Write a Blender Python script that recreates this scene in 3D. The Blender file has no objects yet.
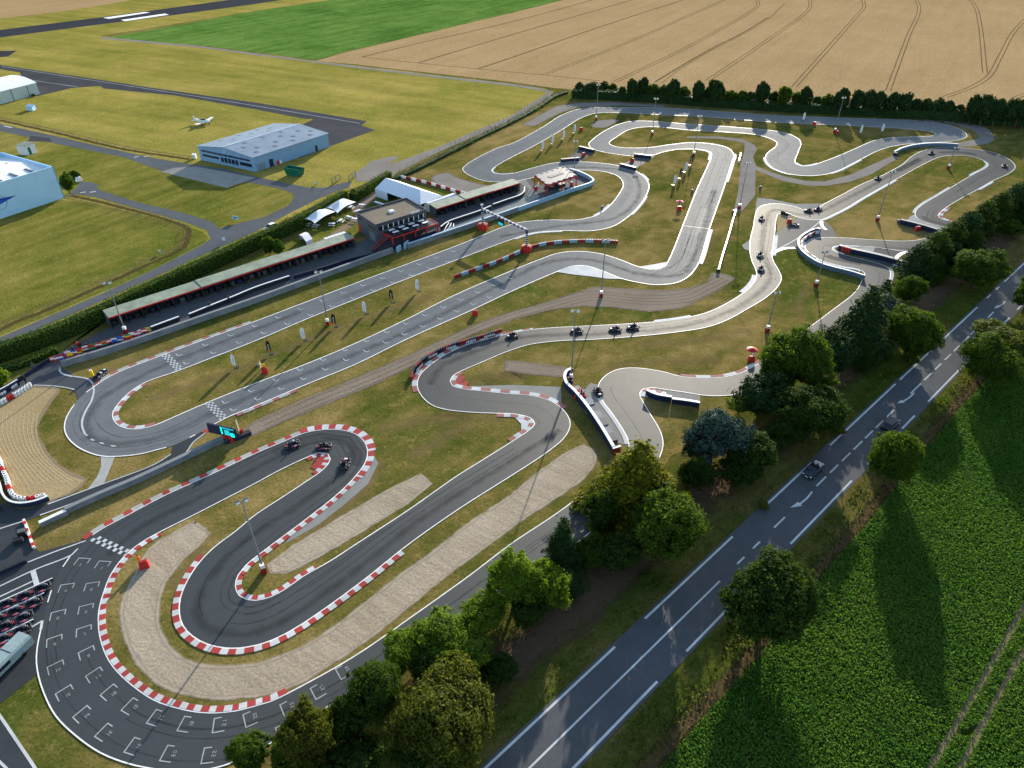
import bpy, math, random
import numpy as np
from mathutils import Vector
from mathutils.geometry import tessellate_polygon

R = math.radians
rnd = random.Random(7)
scene = bpy.context.scene
COL = scene.collection

# ---------------------------------------------------------------- camera
CAM_H, PITCH, FPX = 72.0, R(35.7), 705.0
CP, SP = math.cos(PITCH), math.sin(PITCH)
cam = bpy.data.cameras.new('camera')
cam.sensor_width = 36.0
cam.lens = FPX / 1024.0 * 36.0
cam.clip_end = 8000
cam.clip_start = 1.0
co = bpy.data.objects.new('camera', cam)
COL.objects.link(co)
co.location = (0, 0, CAM_H)
co.rotation_euler = (math.pi / 2 - PITCH, 0, 0)
scene.camera = co


def W(u, v, z=0.0):
    """survey point: where the sight line of a map pixel meets the plane at height z"""
    dx, dy = (u - 512) / FPX, (384 - v) / FPX
    wy, wz = CP + SP * dy, -SP + CP * dy
    t = (z - CAM_H) / wz
    return Vector((dx * t, wy * t, z))


def ht(u, v, vt):
    """height of something standing at (u, v) whose top is seen at row vt"""
    y = W(u, v)[1]
    lo, hi = 0.0, 50.0
    for _ in range(50):
        m = (lo + hi) / 2
        if W(512, vt, m)[1] > y:
            lo = m
        else:
            hi = m
    return lo


# ---------------------------------------------------------------- materials
MATS = {}


def new_mat(name):
    m = bpy.data.materials.new(name)
    m.use_nodes = True
    nt = m.node_tree
    b = nt.nodes['Principled BSDF']
    MATS[name] = m
    return m, nt, b


def node(nt, t, **kw):
    n = nt.nodes.new(t)
    for k, v in kw.items():
        if k in n.inputs.keys():
            n.inputs[k].default_value = v
        else:
            setattr(n, k, v)
    return n


def noise(nt, vec, scale, detail=4.0, rough=0.6, dist=0.0):
    n = node(nt, 'ShaderNodeTexNoise', Scale=scale, Detail=detail, Roughness=rough, Distortion=dist)
    nt.links.new(vec, n.inputs['Vector'])
    return n.outputs['Fac']


def ramp(nt, fac, stops):
    n = nt.nodes.new('ShaderNodeValToRGB')
    e = n.color_ramp.elements
    while len(e) < len(stops):
        e.new(0.5)
    for el, (p, c) in zip(e, stops):
        el.position = p
        el.color = (*c, 1) if len(c) == 3 else c
    nt.links.new(fac, n.inputs['Fac'])
    return n.outputs['Color']


def mix(nt, fac, a, b, mode='MIX'):
    n = nt.nodes.new('ShaderNodeMix')
    n.data_type = 'RGBA'
    n.blend_type = mode
    for sock, val in ((n.inputs[0], fac), (n.inputs[6], a), (n.inputs[7], b)):
        if hasattr(val, 'node'):
            nt.links.new(val, sock)
        elif isinstance(val, (int, float)):
            sock.default_value = val
        else:
            sock.default_value = (*val, 1)
    return n.outputs[2]


def mth(nt, op, a, b=None, clamp=False):
    n = nt.nodes.new('ShaderNodeMath')
    n.operation = op
    n.use_clamp = clamp
    for i, val in enumerate((a, b)):
        if val is None:
            continue
        if hasattr(val, 'node'):
            nt.links.new(val, n.inputs[i])
        else:
            n.inputs[i].default_value = val
    return n.outputs[0]


def wpos(nt, scale=None, rot=0.0):
    g = nt.nodes.new('ShaderNodeNewGeometry').outputs['Position']
    if scale is None:
        return g
    mp = nt.nodes.new('ShaderNodeMapping')
    mp.vector_type = 'TEXTURE' if False else 'POINT'
    mp.inputs['Scale'].default_value = scale
    mp.inputs['Rotation'].default_value = (0, 0, 0)
    if rot:
        m0 = nt.nodes.new('ShaderNodeMapping')
        m0.inputs['Rotation'].default_value = (0, 0, rot)
        nt.links.new(g, m0.inputs['Vector'])
        g = m0.outputs[0]
    nt.links.new(g, mp.inputs['Vector'])
    return mp.outputs[0]


def bump(nt, b, h, strength=0.3, dist=0.1):
    n = node(nt, 'ShaderNodeBump', Strength=strength, Distance=dist)
    nt.links.new(h, n.inputs['Height'])
    nt.links.new(n.outputs[0], b.inputs['Normal'])


def plain(name, col, rough=0.6, metal=0.0, var=0.12, scale=3.0, spec=0.15):
    """painted / moulded surfaces: base colour with slight wear variation"""
    m, nt, b = new_mat(name)
    oc = nt.nodes.new('ShaderNodeTexCoord').outputs['Object']
    f = noise(nt, oc, scale, 5, 0.65)
    dark = tuple(c * (1 - var * 1.6) for c in col)
    lite = tuple(min(1, c * (1 + var)) for c in col)
    nt.links.new(ramp(nt, f, [(0.3, dark), (0.7, lite)]), b.inputs['Base Color'])
    b.inputs['Roughness'].default_value = rough
    b.inputs['Metallic'].default_value = metal
    b.inputs['Specular IOR Level'].default_value = spec
    return m


def grass_mat(name, c_dry, c_mid, c_green, green=0.5, fine=2.2, streak=0.0, streak_scale=(0.02, 0.3, 1), bmp=0.6, wide=1.0, sk=1.0):
    m, nt, b = new_mat(name)
    p = wpos(nt)
    big = noise(nt, p, 0.022, 5, 0.62, 0.6)
    med = noise(nt, p, 0.16, 6, 0.7, 0.3)
    fin = noise(nt, p, fine, 4, 0.75)
    fin2 = noise(nt, p, fine * 0.28, 5, 0.75, 0.5)
    a = mth(nt, 'ADD', mth(nt, 'MULTIPLY', big, 0.6), mth(nt, 'MULTIPLY', med, 0.4))
    col = ramp(nt, a, [(0.49 - 0.09 * wide, c_dry), (0.49, c_mid), (0.49 + 0.12 * wide * (1.5 - green), c_green)])
    # small bare / dead tufts
    col = mix(nt, ramp(nt, fin2, [(0.53, (0, 0, 0)), (0.68, (0.75, 0.75, 0.75))]), col, c_dry)
    col = mix(nt, 1.0, col, ramp(nt, fin, [(0.25, (0.50, 0.51, 0.48)), (0.75, (1.45, 1.42, 1.32))]), 'MULTIPLY')
    if streak:
        sf = noise(nt, wpos(nt, streak_scale, streak), 1.0, 4, 0.6)
        col = mix(nt, 1.0, col, ramp(nt, sf, [(0.3, (1 - .26 * sk, 1 - .22 * sk, 1 - .32 * sk)), (0.7, (1 + .22 * sk, 1 + .16 * sk, 1 + .12 * sk))]), 'MULTIPLY')
    nt.links.new(col, b.inputs['Base Color'])
    b.inputs['Roughness'].default_value = 1.0
    b.inputs['Specular IOR Level'].default_value = 0.0
    bump(nt, b, fin, bmp, 0.12)
    return m


def asphalt_mat(name, col, rough=0.5, var=0.22, gloss=0.022):
    m, nt, b = new_mat(name)
    p = wpos(nt)
    big = noise(nt, p, 0.07, 5, 0.65, 0.8)
    med = noise(nt, p, 0.5, 5, 0.7)
    fin = noise(nt, p, 9.0, 2, 0.8)
    d = tuple(c * (1 - var) for c in col)
    l = tuple(c * (1 + var) for c in col)
    c = ramp(nt, big, [(0.32, d), (0.68, l)])
    c = mix(nt, 1.0, c, ramp(nt, med, [(0.3, (0.88, 0.88, 0.88)), (0.7, (1.1, 1.1, 1.1))]), 'MULTIPLY')
    c = mix(nt, 1.0, c, ramp(nt, fin, [(0.2, (0.8, 0.8, 0.8)), (0.8, (1.2, 1.2, 1.2))]), 'MULTIPLY')
    df = nt.nodes.new('ShaderNodeBsdfDiffuse')
    nt.links.new(c, df.inputs[0])
    df.inputs['Roughness'].default_value = 0.6
    gl = nt.nodes.new('ShaderNodeBsdfGlossy')
    gl.inputs['Color'].default_value = (1.0, 0.99, 0.96, 1)
    nt.links.new(ramp(nt, med, [(0.3, (rough + 0.015,) * 3), (0.7, (rough - 0.01,) * 3)]), gl.inputs['Roughness'])
    ms = nt.nodes.new('ShaderNodeMixShader')
    ms.inputs[0].default_value = gloss
    nt.links.new(df.outputs[0], ms.inputs[1])
    nt.links.new(gl.outputs[0], ms.inputs[2])
    nt.links.new(ms.outputs[0], nt.nodes['Material Output'].inputs[0])
    n = node(nt, 'ShaderNodeBump', Strength=0.12, Distance=0.02)
    nt.links.new(fin, n.inputs['Height'])
    nt.links.new(n.outputs[0], df.inputs['Normal'])
    return m


def gravel_mat(name, c0, c1, rake=0.0, rake_scale=2.6, amt=0.3):
    m, nt, b = new_mat(name)
    p = wpos(nt)
    big = noise(nt, p, 0.1, 4, 0.6)
    fin = noise(nt, p, 3.2, 4, 0.8)
    vor = node(nt, 'ShaderNodeTexVoronoi', Scale=2.6)
    nt.links.new(p, vor.inputs['Vector'])
    c = ramp(nt, big, [(0.3, c0), (0.7, c1)])
    c = mix(nt, 1.0, c, ramp(nt, fin, [(0.25, (0.6, 0.6, 0.6)), (0.75, (1.3, 1.3, 1.3))]), 'MULTIPLY')
    h = mth(nt, 'ADD', fin, vor.outputs['Distance'])
    if rake:
        sf = noise(nt, wpos(nt, (0.12, rake_scale, 1), rake), 1.0, 3, 0.6, 0.4)
        c = mix(nt, 1.0, c, ramp(nt, sf, [(0.35, (1 - amt,) * 3), (0.65, (1 + amt * 0.6,) * 3)]), 'MULTIPLY')
        h = mth(nt, 'ADD', h, sf)
    nt.links.new(c, b.inputs['Base Color'])
    b.inputs['Roughness'].default_value = 1.0
    b.inputs['Specular IOR Level'].default_value = 0.0
    bump(nt, b, h, 0.28, 0.08)
    return m


def feather_mat(name, c0, c1, strength=0.9, edge=0.35):
    """loose surface that thins out towards both sides of its strip (uv.y runs across)"""
    m, nt, b = new_mat(name)
    uv = node(nt, 'ShaderNodeUVMap')
    sx = nt.nodes.new('ShaderNodeSeparateXYZ')
    nt.links.new(uv.outputs[0], sx.inputs[0])
    v = sx.outputs[1]
    e = mth(nt, 'MULTIPLY', mth(nt, 'SUBTRACT', 0.5, mth(nt, 'ABSOLUTE', mth(nt, 'SUBTRACT', v, 0.5))), 2.0)
    p = wpos(nt)
    n1 = noise(nt, p, 0.45, 6, 0.7)
    n2 = noise(nt, p, 2.5, 4, 0.75)
    a = mth(nt, 'ADD', e, mth(nt, 'MULTIPLY', mth(nt, 'SUBTRACT', n1, 0.5), 1.8))
    mr = node(nt, 'ShaderNodeMapRange')
    mr.inputs[1].default_value = edge * 0.5
    mr.inputs[2].default_value = edge * 2.0
    nt.links.new(a, mr.inputs[0])
    al = mth(nt, 'MULTIPLY', mr.outputs[0], strength)
    c = ramp(nt, n2, [(0.25, c0), (0.75, c1)])
    nt.links.new(c, b.inputs['Base Color'])
    nt.links.new(al, b.inputs['Alpha'])
    b.inputs['Roughness'].default_value = 1.0
    b.inputs['Specular IOR Level'].default_value = 0.0
    return m


def leaf_mat(name, c0, c1, trans=0.35, tcol=None, patch=0):
    m, nt, b = new_mat(name)
    g = nt.nodes.new('ShaderNodeNewGeometry')
    oi = nt.nodes.new('ShaderNodeObjectInfo')
    f = mth(nt, 'ADD', mth(nt, 'MULTIPLY', g.outputs['Random Per Island'], 0.75), mth(nt, 'MULTIPLY', oi.outputs['Random'], 0.25))
    c = ramp(nt, f, [(0.05, c0), (0.95, c1)])
    if patch:      # thinner and richer growth across the field
        c = mix(nt, 1.0, c, ramp(nt, noise(nt, wpos(nt), patch, 5, 0.65, 0.5), [(0.35, (1.35, 1.12, 1.1)), (0.65, (0.78, 0.88, 0.85))]), 'MULTIPLY')
    nt.links.new(c, b.inputs['Base Color'])
    b.inputs['Roughness'].default_value = 0.75
    b.inputs['Specular IOR Level'].default_value = 0.06
    tr = nt.nodes.new('ShaderNodeBsdfTranslucent')
    tc = tcol or (1.5, 1.5, 0.5)
    nt.links.new(mix(nt, 1.0, c, tc, 'MULTIPLY'), tr.inputs[0])
    ms = nt.nodes.new('ShaderNodeMixShader')
    ms.inputs[0].default_value = trans
    nt.links.new(b.outputs[0], ms.inputs[1])
    nt.links.new(tr.outputs[0], ms.inputs[2])
    nt.links.new(ms.outputs[0], nt.nodes['Material Output'].inputs[0])
    return m


def emit(name, col, s):
    m, nt, b = new_mat(name)
    b.inputs['Base Color'].default_value = (*[c * 0.2 for c in col], 1)
    b.inputs['Emission Color'].default_value = (*col, 1)
    b.inputs['Emission Strength'].default_value = s
    return m




def along(a, b):
    d = W(*b) - W(*a)
    return -math.atan2(d.y, d.x)


G_INF = grass_mat('infield_grass', (0.235, 0.176, 0.076), (0.140, 0.118, 0.036), (0.070, 0.088, 0.018), 0.75, 2.4, along((145, 383), (511, 240)), (0.05, 0.25, 1))
G_AIR = grass_mat('airfield_grass', (0.325, 0.266, 0.090), (0.246, 0.216, 0.056), (0.148, 0.164, 0.032), 0.65, 1.5, along((0, 65), (255, 103)), (0.012, 0.10, 1), 0.5, 1.8)
G_PAD = grass_mat('paddock_grass', (0.225, 0.192, 0.062), (0.150, 0.148, 0.034), (0.082, 0.108, 0.018), 0.75, 2.0, along((0, 300), (150, 240)), (0.015, 0.25, 1), 0.6, 1.3)
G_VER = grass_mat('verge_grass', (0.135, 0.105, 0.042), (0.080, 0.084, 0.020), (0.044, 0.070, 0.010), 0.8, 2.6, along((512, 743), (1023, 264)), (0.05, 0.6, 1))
G_SOIL = grass_mat('crop_floor', (0.050, 0.048, 0.018), (0.026, 0.045, 0.008), (0.018, 0.040, 0.006), 0.6, 3.0)
G_BEET = grass_mat('maize_field', (0.118, 0.205, 0.052), (0.094, 0.182, 0.042), (0.060, 0.134, 0.027), 0.6, 0.9, along((105, 38), (331, 0)), (0.02, 0.2, 1), 1.0, 1.0, 1.2)
G_WHEAT = grass_mat('ripe_wheat', (0.372, 0.262, 0.148), (0.340, 0.236, 0.130), (0.300, 0.208, 0.110), 0.5, 1.1, along((615, 82), (750, 12)), (0.012, 0.16, 1), 0.5, 1.6, 0.3)
A_T2 = asphalt_mat('new_tarmac', (0.042, 0.048, 0.051), 0.54, 0.12, 0.042)
A_T1 = asphalt_mat('worn_tarmac', (0.185, 0.187, 0.186), 0.58, 0.07, 0.020)
A_ROAD = asphalt_mat('road_tarmac', (0.082, 0.085, 0.092), 0.55, 0.15)
A_PIT = asphalt_mat('pit_tarmac', (0.080, 0.083, 0.092), 0.55)
A_YARD = asphalt_mat('yard_tarmac', (0.046, 0.050, 0.055), 0.55)
A_ACC = asphalt_mat('access_tarmac', (0.120, 0.124, 0.128), 0.6, 0.12)
A_AIR = asphalt_mat('airfield_tarmac', (0.062, 0.058, 0.062), 0.6)
A_RUN = asphalt_mat('runway_tarmac', (0.035, 0.034, 0.042), 0.6, 0.12)
CONC = asphalt_mat('concrete', (0.30, 0.28, 0.245), 0.7, 0.14)
CONC_W = asphalt_mat('pale_concrete', (0.46, 0.44, 0.40), 0.6, 0.1)
GR_BIG = gravel_mat('gravel', (0.31, 0.255, 0.185), (0.39, 0.325, 0.245), R(35), 1.3, 0.12)
GR_SAND = gravel_mat('raked_sand', (0.30, 0.225, 0.115), (0.35, 0.270, 0.150), 0, 1, 0.1)
GR_PATH = gravel_mat('gravel_track', (0.195, 0.158, 0.120), (0.245, 0.200, 0.155))
GR_GREY = gravel_mat('grey_gravel', (0.200, 0.180, 0.160), (0.255, 0.232, 0.208))
DIRT = feather_mat('bare_earth', (0.070, 0.045, 0.026), (0.130, 0.088, 0.055), 0.92, 0.35)
DEADW = feather_mat('dead_grass', (0.050, 0.036, 0.016), (0.115, 0.085, 0.035), 0.95, 0.3)
DRYG = feather_mat('dry_grass', (0.17, 0.12, 0.045), (0.27, 0.20, 0.10), 0.5, 0.6)
SKID = feather_mat('skid_rubber', (0.010, 0.010, 0.011), (0.02, 0.02, 0.021), 0.24, 0.3)
PATCHM = asphalt_mat('repair_tarmac', (0.050, 0.052, 0.054), 0.55, 0.1)
PATCHL = asphalt_mat('old_repair_tarmac', (0.150, 0.152, 0.153), 0.55, 0.1)
GRAVF = feather_mat('spilled_gravel', (0.32, 0.265, 0.195), (0.43, 0.36, 0.275), 0.95, 0.5)
PATHF = feather_mat('spilled_path_gravel', (0.17, 0.14, 0.105), (0.24, 0.20, 0.155), 0.9, 0.45)
SANDY = feather_mat('sandy_ground', (0.22, 0.165, 0.10), (0.30, 0.235, 0.155), 0.85, 0.35)
RUBBER_F = feather_mat('tyre_rubber', (0.016, 0.016, 0.017), (0.024, 0.024, 0.025), 0.30, 0.6)
RUTG = feather_mat('wheel_mark', (0.10, 0.075, 0.055), (0.15, 0.118, 0.092), 0.4, 0.25)
RUT = feather_mat('wheel_rut', (0.14, 0.092, 0.05), (0.20, 0.135, 0.075), 0.75, 0.2)
SANDLINE = feather_mat('rake_line', (0.42, 0.34, 0.19), (0.46, 0.37, 0.22), 0.8, 0.3)
WHITE = plain('white_paint', (0.78, 0.77, 0.74), 0.5, 0, 0.12, 0.8)
MARK = asphalt_mat('marking_paint', (0.62, 0.62, 0.60), 0.45, 0.18)
FADED = asphalt_mat('faded_marking_paint', (0.44, 0.44, 0.43), 0.5, 0.25)
REDP = plain('red_paint', (0.52, 0.050, 0.040), 0.5, 0, 0.18, 0.8)
REDK = asphalt_mat('kerb_red', (0.46, 0.060, 0.050), 0.5, 0.28)
WHK = asphalt_mat('kerb_white', (0.66, 0.65, 0.62), 0.5, 0.24)
REDPALE = asphalt_mat('kerb_faded_red', (0.42, 0.15, 0.13), 0.6, 0.2)
REDD = plain('dark_red_plastic', (0.26, 0.022, 0.020), 0.5)
RED = plain('red_plastic', (0.50, 0.030, 0.025), 0.45)
BLACK = plain('black_rubber', (0.016, 0.016, 0.018), 0.75)
NAVY = plain('navy_paint', (0.018, 0.026, 0.060), 0.5)
DARK = plain('dark_metal', (0.035, 0.037, 0.042), 0.5, 0.3)
STEEL = plain('galvanised_steel', (0.20, 0.21, 0.225), 0.6, 0.15)
GREYW = plain('grey_wall', (0.095, 0.098, 0.11), 0.7)
BLUED = plain('slate_blue_plastic', (0.10, 0.155, 0.22), 0.6)
BLUEW = plain('pale_blue_plastic', (0.26, 0.42, 0.54), 0.5)
BARR = plain('rubber_belt', (0.20, 0.215, 0.235), 0.75, 0.0, 0.2, 0.4)
WPLAST = plain('white_plastic', (0.74, 0.75, 0.76), 0.4)
TENT = plain('tent_canvas', (0.70, 0.74, 0.80), 0.6)
HBLUE = plain('blue_cladding', (0.20, 0.34, 0.52), 0.5)
HROOF = plain('grey_blue_roofing', (0.18, 0.245, 0.32), 0.6, 0.0, 0.12, 0.3)
SKYL = plain('skylight_sheet', (0.10, 0.12, 0.14), 0.4)
GLASS = plain('window_glass', (0.015, 0.018, 0.024), 0.08, 0, 0.05, 1, 0.6)
AZUR = plain('light_blue_cladding', (0.40, 0.62, 0.80), 0.5, 0, 0.06, 0.3)
WROOF = plain('white_roofing', (0.76, 0.80, 0.84), 0.5, 0, 0.06, 0.3)
PALEG = plain('pale_green_cladding', (0.42, 0.50, 0.50), 0.5, 0, 0.1, 0.3)
GROOF = plain('weathered_roofing', (0.25, 0.29, 0.22), 0.7, 0, 0.2, 0.5)
FROOF = gravel_mat('roof_gravel', (0.20, 0.17, 0.13), (0.25, 0.215, 0.165))
ORANGE = plain('orange_cloth', (0.75, 0.16, 0.02), 0.6)
YELLOW = plain('yellow_plastic', (0.75, 0.48, 0.02), 0.5)
BLUE = plain('blue_cloth', (0.03, 0.10, 0.45), 0.6)
GREEN = plain('green_cloth', (0.02, 0.28, 0.09), 0.6)
GREENC = plain('green_container_paint', (0.010, 0.130, 0.085), 0.5)
SKIN = plain('skin', (0.52, 0.32, 0.22), 0.6)
SILVER = plain('silver_car_paint', (0.42, 0.45, 0.50), 0.25, 0.5, 0.04)
BLKCAR = plain('black_car_paint', (0.020, 0.024, 0.034), 0.2, 0.2, 0.04, 1, 0.6)
CREAM = plain('cream_leather', (0.60, 0.56, 0.50), 0.5)
BARK = plain('bark', (0.085, 0.060, 0.040), 0.9, 0, 0.3, 2)
WOOD = plain('fence_post_wood', (0.20, 0.17, 0.12), 0.9, 0, 0.2, 2)
PINK = plain('pink_cloth', (0.62, 0.10, 0.15), 0.6)
SCREEN = emit('lit_screen', (0.0, 0.85, 0.55), 1.0)
SCREEN2 = emit('lit_screen_teal', (0.01, 0.35, 0.42), 0.7)
LAMPG = plain('lamp_glass', (0.75, 0.77, 0.78), 0.2)
L_OAK = leaf_mat('leaves_green', (0.024, 0.054, 0.007), (0.072, 0.120, 0.014), 0.42)
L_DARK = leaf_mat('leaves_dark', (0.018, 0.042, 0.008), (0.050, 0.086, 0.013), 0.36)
L_LIGHT = leaf_mat('leaves_light', (0.060, 0.125, 0.011), (0.140, 0.205, 0.020), 0.45)
L_OLIVE = leaf_mat('leaves_olive', (0.036, 0.050, 0.007), (0.100, 0.112, 0.018), 0.36)
L_GOLD = leaf_mat('leaves_golden', (0.040, 0.062, 0.006), (0.200, 0.195, 0.012), 0.36, (1.4, 1.4, 0.4))
L_BLUE = leaf_mat('needles_blue', (0.024, 0.050, 0.040), (0.070, 0.110, 0.088), 0.15, (1, 1, 0.9))
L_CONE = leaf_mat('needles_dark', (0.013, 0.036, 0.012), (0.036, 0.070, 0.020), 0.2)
L_HEDGE = leaf_mat('hedge_leaves', (0.050, 0.092, 0.008), (0.125, 0.175, 0.018), 0.35)
L_CROP = leaf_mat('beet_leaves', (0.042, 0.110, 0.013), (0.105, 0.208, 0.028), 0.42, (1.2, 1.4, 0.6), 0.07)
L_WEED = leaf_mat('verge_leaves', (0.045, 0.075, 0.010), (0.130, 0.145, 0.026), 0.35)
L_BROWN = leaf_mat('dead_stalks', (0.045, 0.034, 0.014), (0.15, 0.11, 0.045), 0.2, (1.2, 1.0, 0.6))


# ---------------------------------------------------------------- object helpers
def tag(o, label=None, cat=None, group=None, kind=None):
    if label:
        o['label'] = label
    if cat:
        o['category'] = cat
    if group:
        o['group'] = group
    if kind:
        o['kind'] = kind
    return o


def empty(name, loc, rz=0.0, label=None, cat=None, group=None):
    o = bpy.data.objects.new(name, None)
    COL.objects.link(o)
    o.empty_display_size = 0.2
    o.location = loc
    o.rotation_euler = (0, 0, rz)
    return tag(o, label, cat, group)


KIDS = {}


def link(o, parent=None):
    COL.objects.link(o)
    if parent is not None:
        o.parent = parent
        KIDS.setdefault(parent.name, []).append(o)
    return o


def copy_tree(o, parent=None):
    c = o.copy()
    COL.objects.link(c)
    if parent is not None:
        c.parent = parent
        KIDS.setdefault(parent.name, []).append(c)
    for ch in list(KIDS.get(o.name, [])):
        copy_tree(ch, c)
    return c


def place(o, loc, rz=0.0, sc=1.0):
    o.location = loc
    o.rotation_euler = (0, 0, rz)
    o.scale = (sc, sc, sc) if isinstance(sc, (int, float)) else sc
    return o


class MB:
    """collects shapes, then links them as one mesh object"""

    def __init__(s):
        s.v, s.f, s.m, s.uv = [], [], [], None

    def add(s, vs, fs, mi=0):
        k = len(s.v)
        s.v += [tuple(p) for p in vs]
        s.f += [tuple(i + k for i in f) for f in fs]
        s.m += [mi] * len(fs)
        return s

    def box(s, c, size, rz=0.0, mi=0, taper=1.0, bev=0.0):
        x, y, z = size[0] / 2, size[1] / 2, size[2] / 2
        cr, sr = math.cos(rz), math.sin(rz)
        vs = []
        for zz, t in ((-z, 1.0), (z, taper)):
            for sx, sy in ((-1, -1), (1, -1), (1, 1), (-1, 1)):
                px, py = sx * x * t, sy * y * t
                vs.append((c[0] + px * cr - py * sr, c[1] + px * sr + py * cr, c[2] + zz))
        return s.add(vs, [(3, 2, 1, 0), (4, 5, 6, 7), (0, 1, 5, 4), (1, 2, 6, 5), (2, 3, 7, 6), (3, 0, 4, 7)], mi)

    def bar(s, a, b, w, z0, z1, mi=0):
        a, b = Vector(a), Vector(b)
        d = (b - a)
        c = (a + b) / 2
        return s.box((c.x, c.y, (z0 + z1) / 2), (Vector((d.x, d.y)).length, w, z1 - z0), math.atan2(d.y, d.x), mi)

    def cyl(s, p0, p1, r0, r1=None, n=8, mi=0, caps=True):
        p0, p1 = Vector(p0), Vector(p1)
        r1 = r0 if r1 is None else r1
        d = (p1 - p0).normalized()
        a = d.orthogonal().normalized()
        b = d.cross(a)
        vs = []
        for p, r in ((p0, r0), (p1, r1)):
            for i in range(n):
                t = 2 * math.pi * i / n
                vs.append(p + (a * math.cos(t) + b * math.sin(t)) * r)
        fs = [(i, (i + 1) % n, n + (i + 1) % n, n + i) for i in range(n)]
        if caps:
            fs += [tuple(range(n - 1, -1, -1)), tuple(range(n, 2 * n))]
        return s.add(vs, fs, mi)

    def tube(s, pts, r, n=6, mi=0):
        for a, b in zip(pts[:-1], pts[1:]):
            s.cyl(a, b, r, r, n, mi)
        return s

    def ell(s, c, r, n=10, m=6, mi=0):
        vs, fs = [], []
        for j in range(m + 1):
            ph = math.pi * j / m
            for i in range(n):
                t = 2 * math.pi * i / n
                vs.append((c[0] + r[0] * math.sin(ph) * math.cos(t), c[1] + r[1] * math.sin(ph) * math.sin(t), c[2] + r[2] * math.cos(ph)))
        for j in range(m):
            for i in range(n):
                fs.append((j * n + i, (j + 1) * n + i, (j + 1) * n + (i + 1) % n, j * n + (i + 1) % n))
        return s.add(vs, fs, mi)

    def prism(s, poly, z0, z1, mi=0):
        n = len(poly)
        vs = [(p[0], p[1], z0) for p in poly] + [(p[0], p[1], z1) for p in poly]
        fs = [tuple(range(n - 1, -1, -1)), tuple(range(n, 2 * n))]
        fs += [(i, (i + 1) % n, n + (i + 1) % n, n + i) for i in range(n)]
        return s.add(vs, fs, mi)

    def slab(s, quad, t, mi=0):
        """a thick plate from a 3d quad (thickness downwards)"""
        vs = [Vector(p) for p in quad] + [Vector(p) - Vector((0, 0, t)) for p in quad]
        n = len(quad)
        fs = [tuple(range(n)), tuple(range(2 * n - 1, n - 1, -1))] + [(i, n + i, n + (i + 1) % n, (i + 1) % n) for i in range(n)]
        return s.add(vs, fs, mi)

    def loft(s, rings, mi=0, caps=True):
        n = len(rings[0])
        vs = [p for r in rings for p in r]
        fs = []
        for j in range(len(rings) - 1):
            for i in range(n):
                fs.append((j * n + i, j * n + (i + 1) % n, (j + 1) * n + (i + 1) % n, (j + 1) * n + i))
        if caps:
            fs += [tuple(range(n - 1, -1, -1)), tuple(range((len(rings) - 1) * n, len(rings) * n))]
        return s.add(vs, fs, mi)

    def build(s, name, mats, parent=None, origin=(0, 0, 0), smooth=False):
        o3 = Vector(origin)
        me = bpy.data.meshes.new(name)
        me.from_pydata([tuple(Vector(p) - o3) for p in s.v], [], s.f)
        if not isinstance(mats, (list, tuple)):
            mats = [mats]
        for m in mats:
            me.materials.append(m)
        me.polygons.foreach_set('material_index', s.m)
        if smooth:
            me.polygons.foreach_set('use_smooth', [True] * len(s.f))
        if s.uv is not None:
            ul = me.uv_layers.new(name='UVMap')
            for lp in me.loops:
                ul.data[lp.index].uv = s.uv[lp.vertex_index]
        me.update()
        o = bpy.data.objects.new(name, me)
        link(o, parent)
        if parent is None:
            o.location = o3
        return o


def spline(px, closed=False, step=0.8, raw=False):
    """smooth ground curve through surveyed points, evenly resampled"""
    P = [Vector(p) if raw else W(*p) for p in px]
    P = [Vector((p.x, p.y)) for p in P]
    n = len(P)
    out = []
    segs = n if closed else n - 1
    for i in range(segs):
        if closed:
            p0, p1, p2, p3 = P[(i - 1) % n], P[i], P[(i + 1) % n], P[(i + 2) % n]
        else:
            p1, p2 = P[i], P[i + 1]
            p0 = P[i - 1] if i > 0 else p1 * 2 - p2
            p3 = P[i + 2] if i + 2 < n else p2 * 2 - p1
        t0 = 0
        t1 = t0 + max(1e-4, (p1 - p0).length) ** 0.5
        t2 = t1 + max(1e-4, (p2 - p1).length) ** 0.5
        t3 = t2 + max(1e-4, (p3 - p2).length) ** 0.5
        k = max(1, int((p2 - p1).length / step))
        for j in range(k):
            t = t1 + (t2 - t1) * j / k
            a1 = p0 * ((t1 - t) / (t1 - t0)) + p1 * ((t - t0) / (t1 - t0))
            a2 = p1 * ((t2 - t) / (t2 - t1)) + p2 * ((t - t1) / (t2 - t1))
            a3 = p2 * ((t3 - t) / (t3 - t2)) + p3 * ((t - t2) / (t3 - t2))
            b1 = a1 * ((t2 - t) / (t2 - t0)) + a2 * ((t - t0) / (t2 - t0))
            b2 = a2 * ((t3 - t) / (t3 - t1)) + a3 * ((t - t1) / (t3 - t1))
            out.append(b1 * ((t2 - t) / (t2 - t1)) + b2 * ((t - t1) / (t2 - t1)))
    if not closed:
        out.append(P[-1])
    return out


def poly2(px):
    return [Vector(W(*p)[:2]) for p in px]


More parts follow.
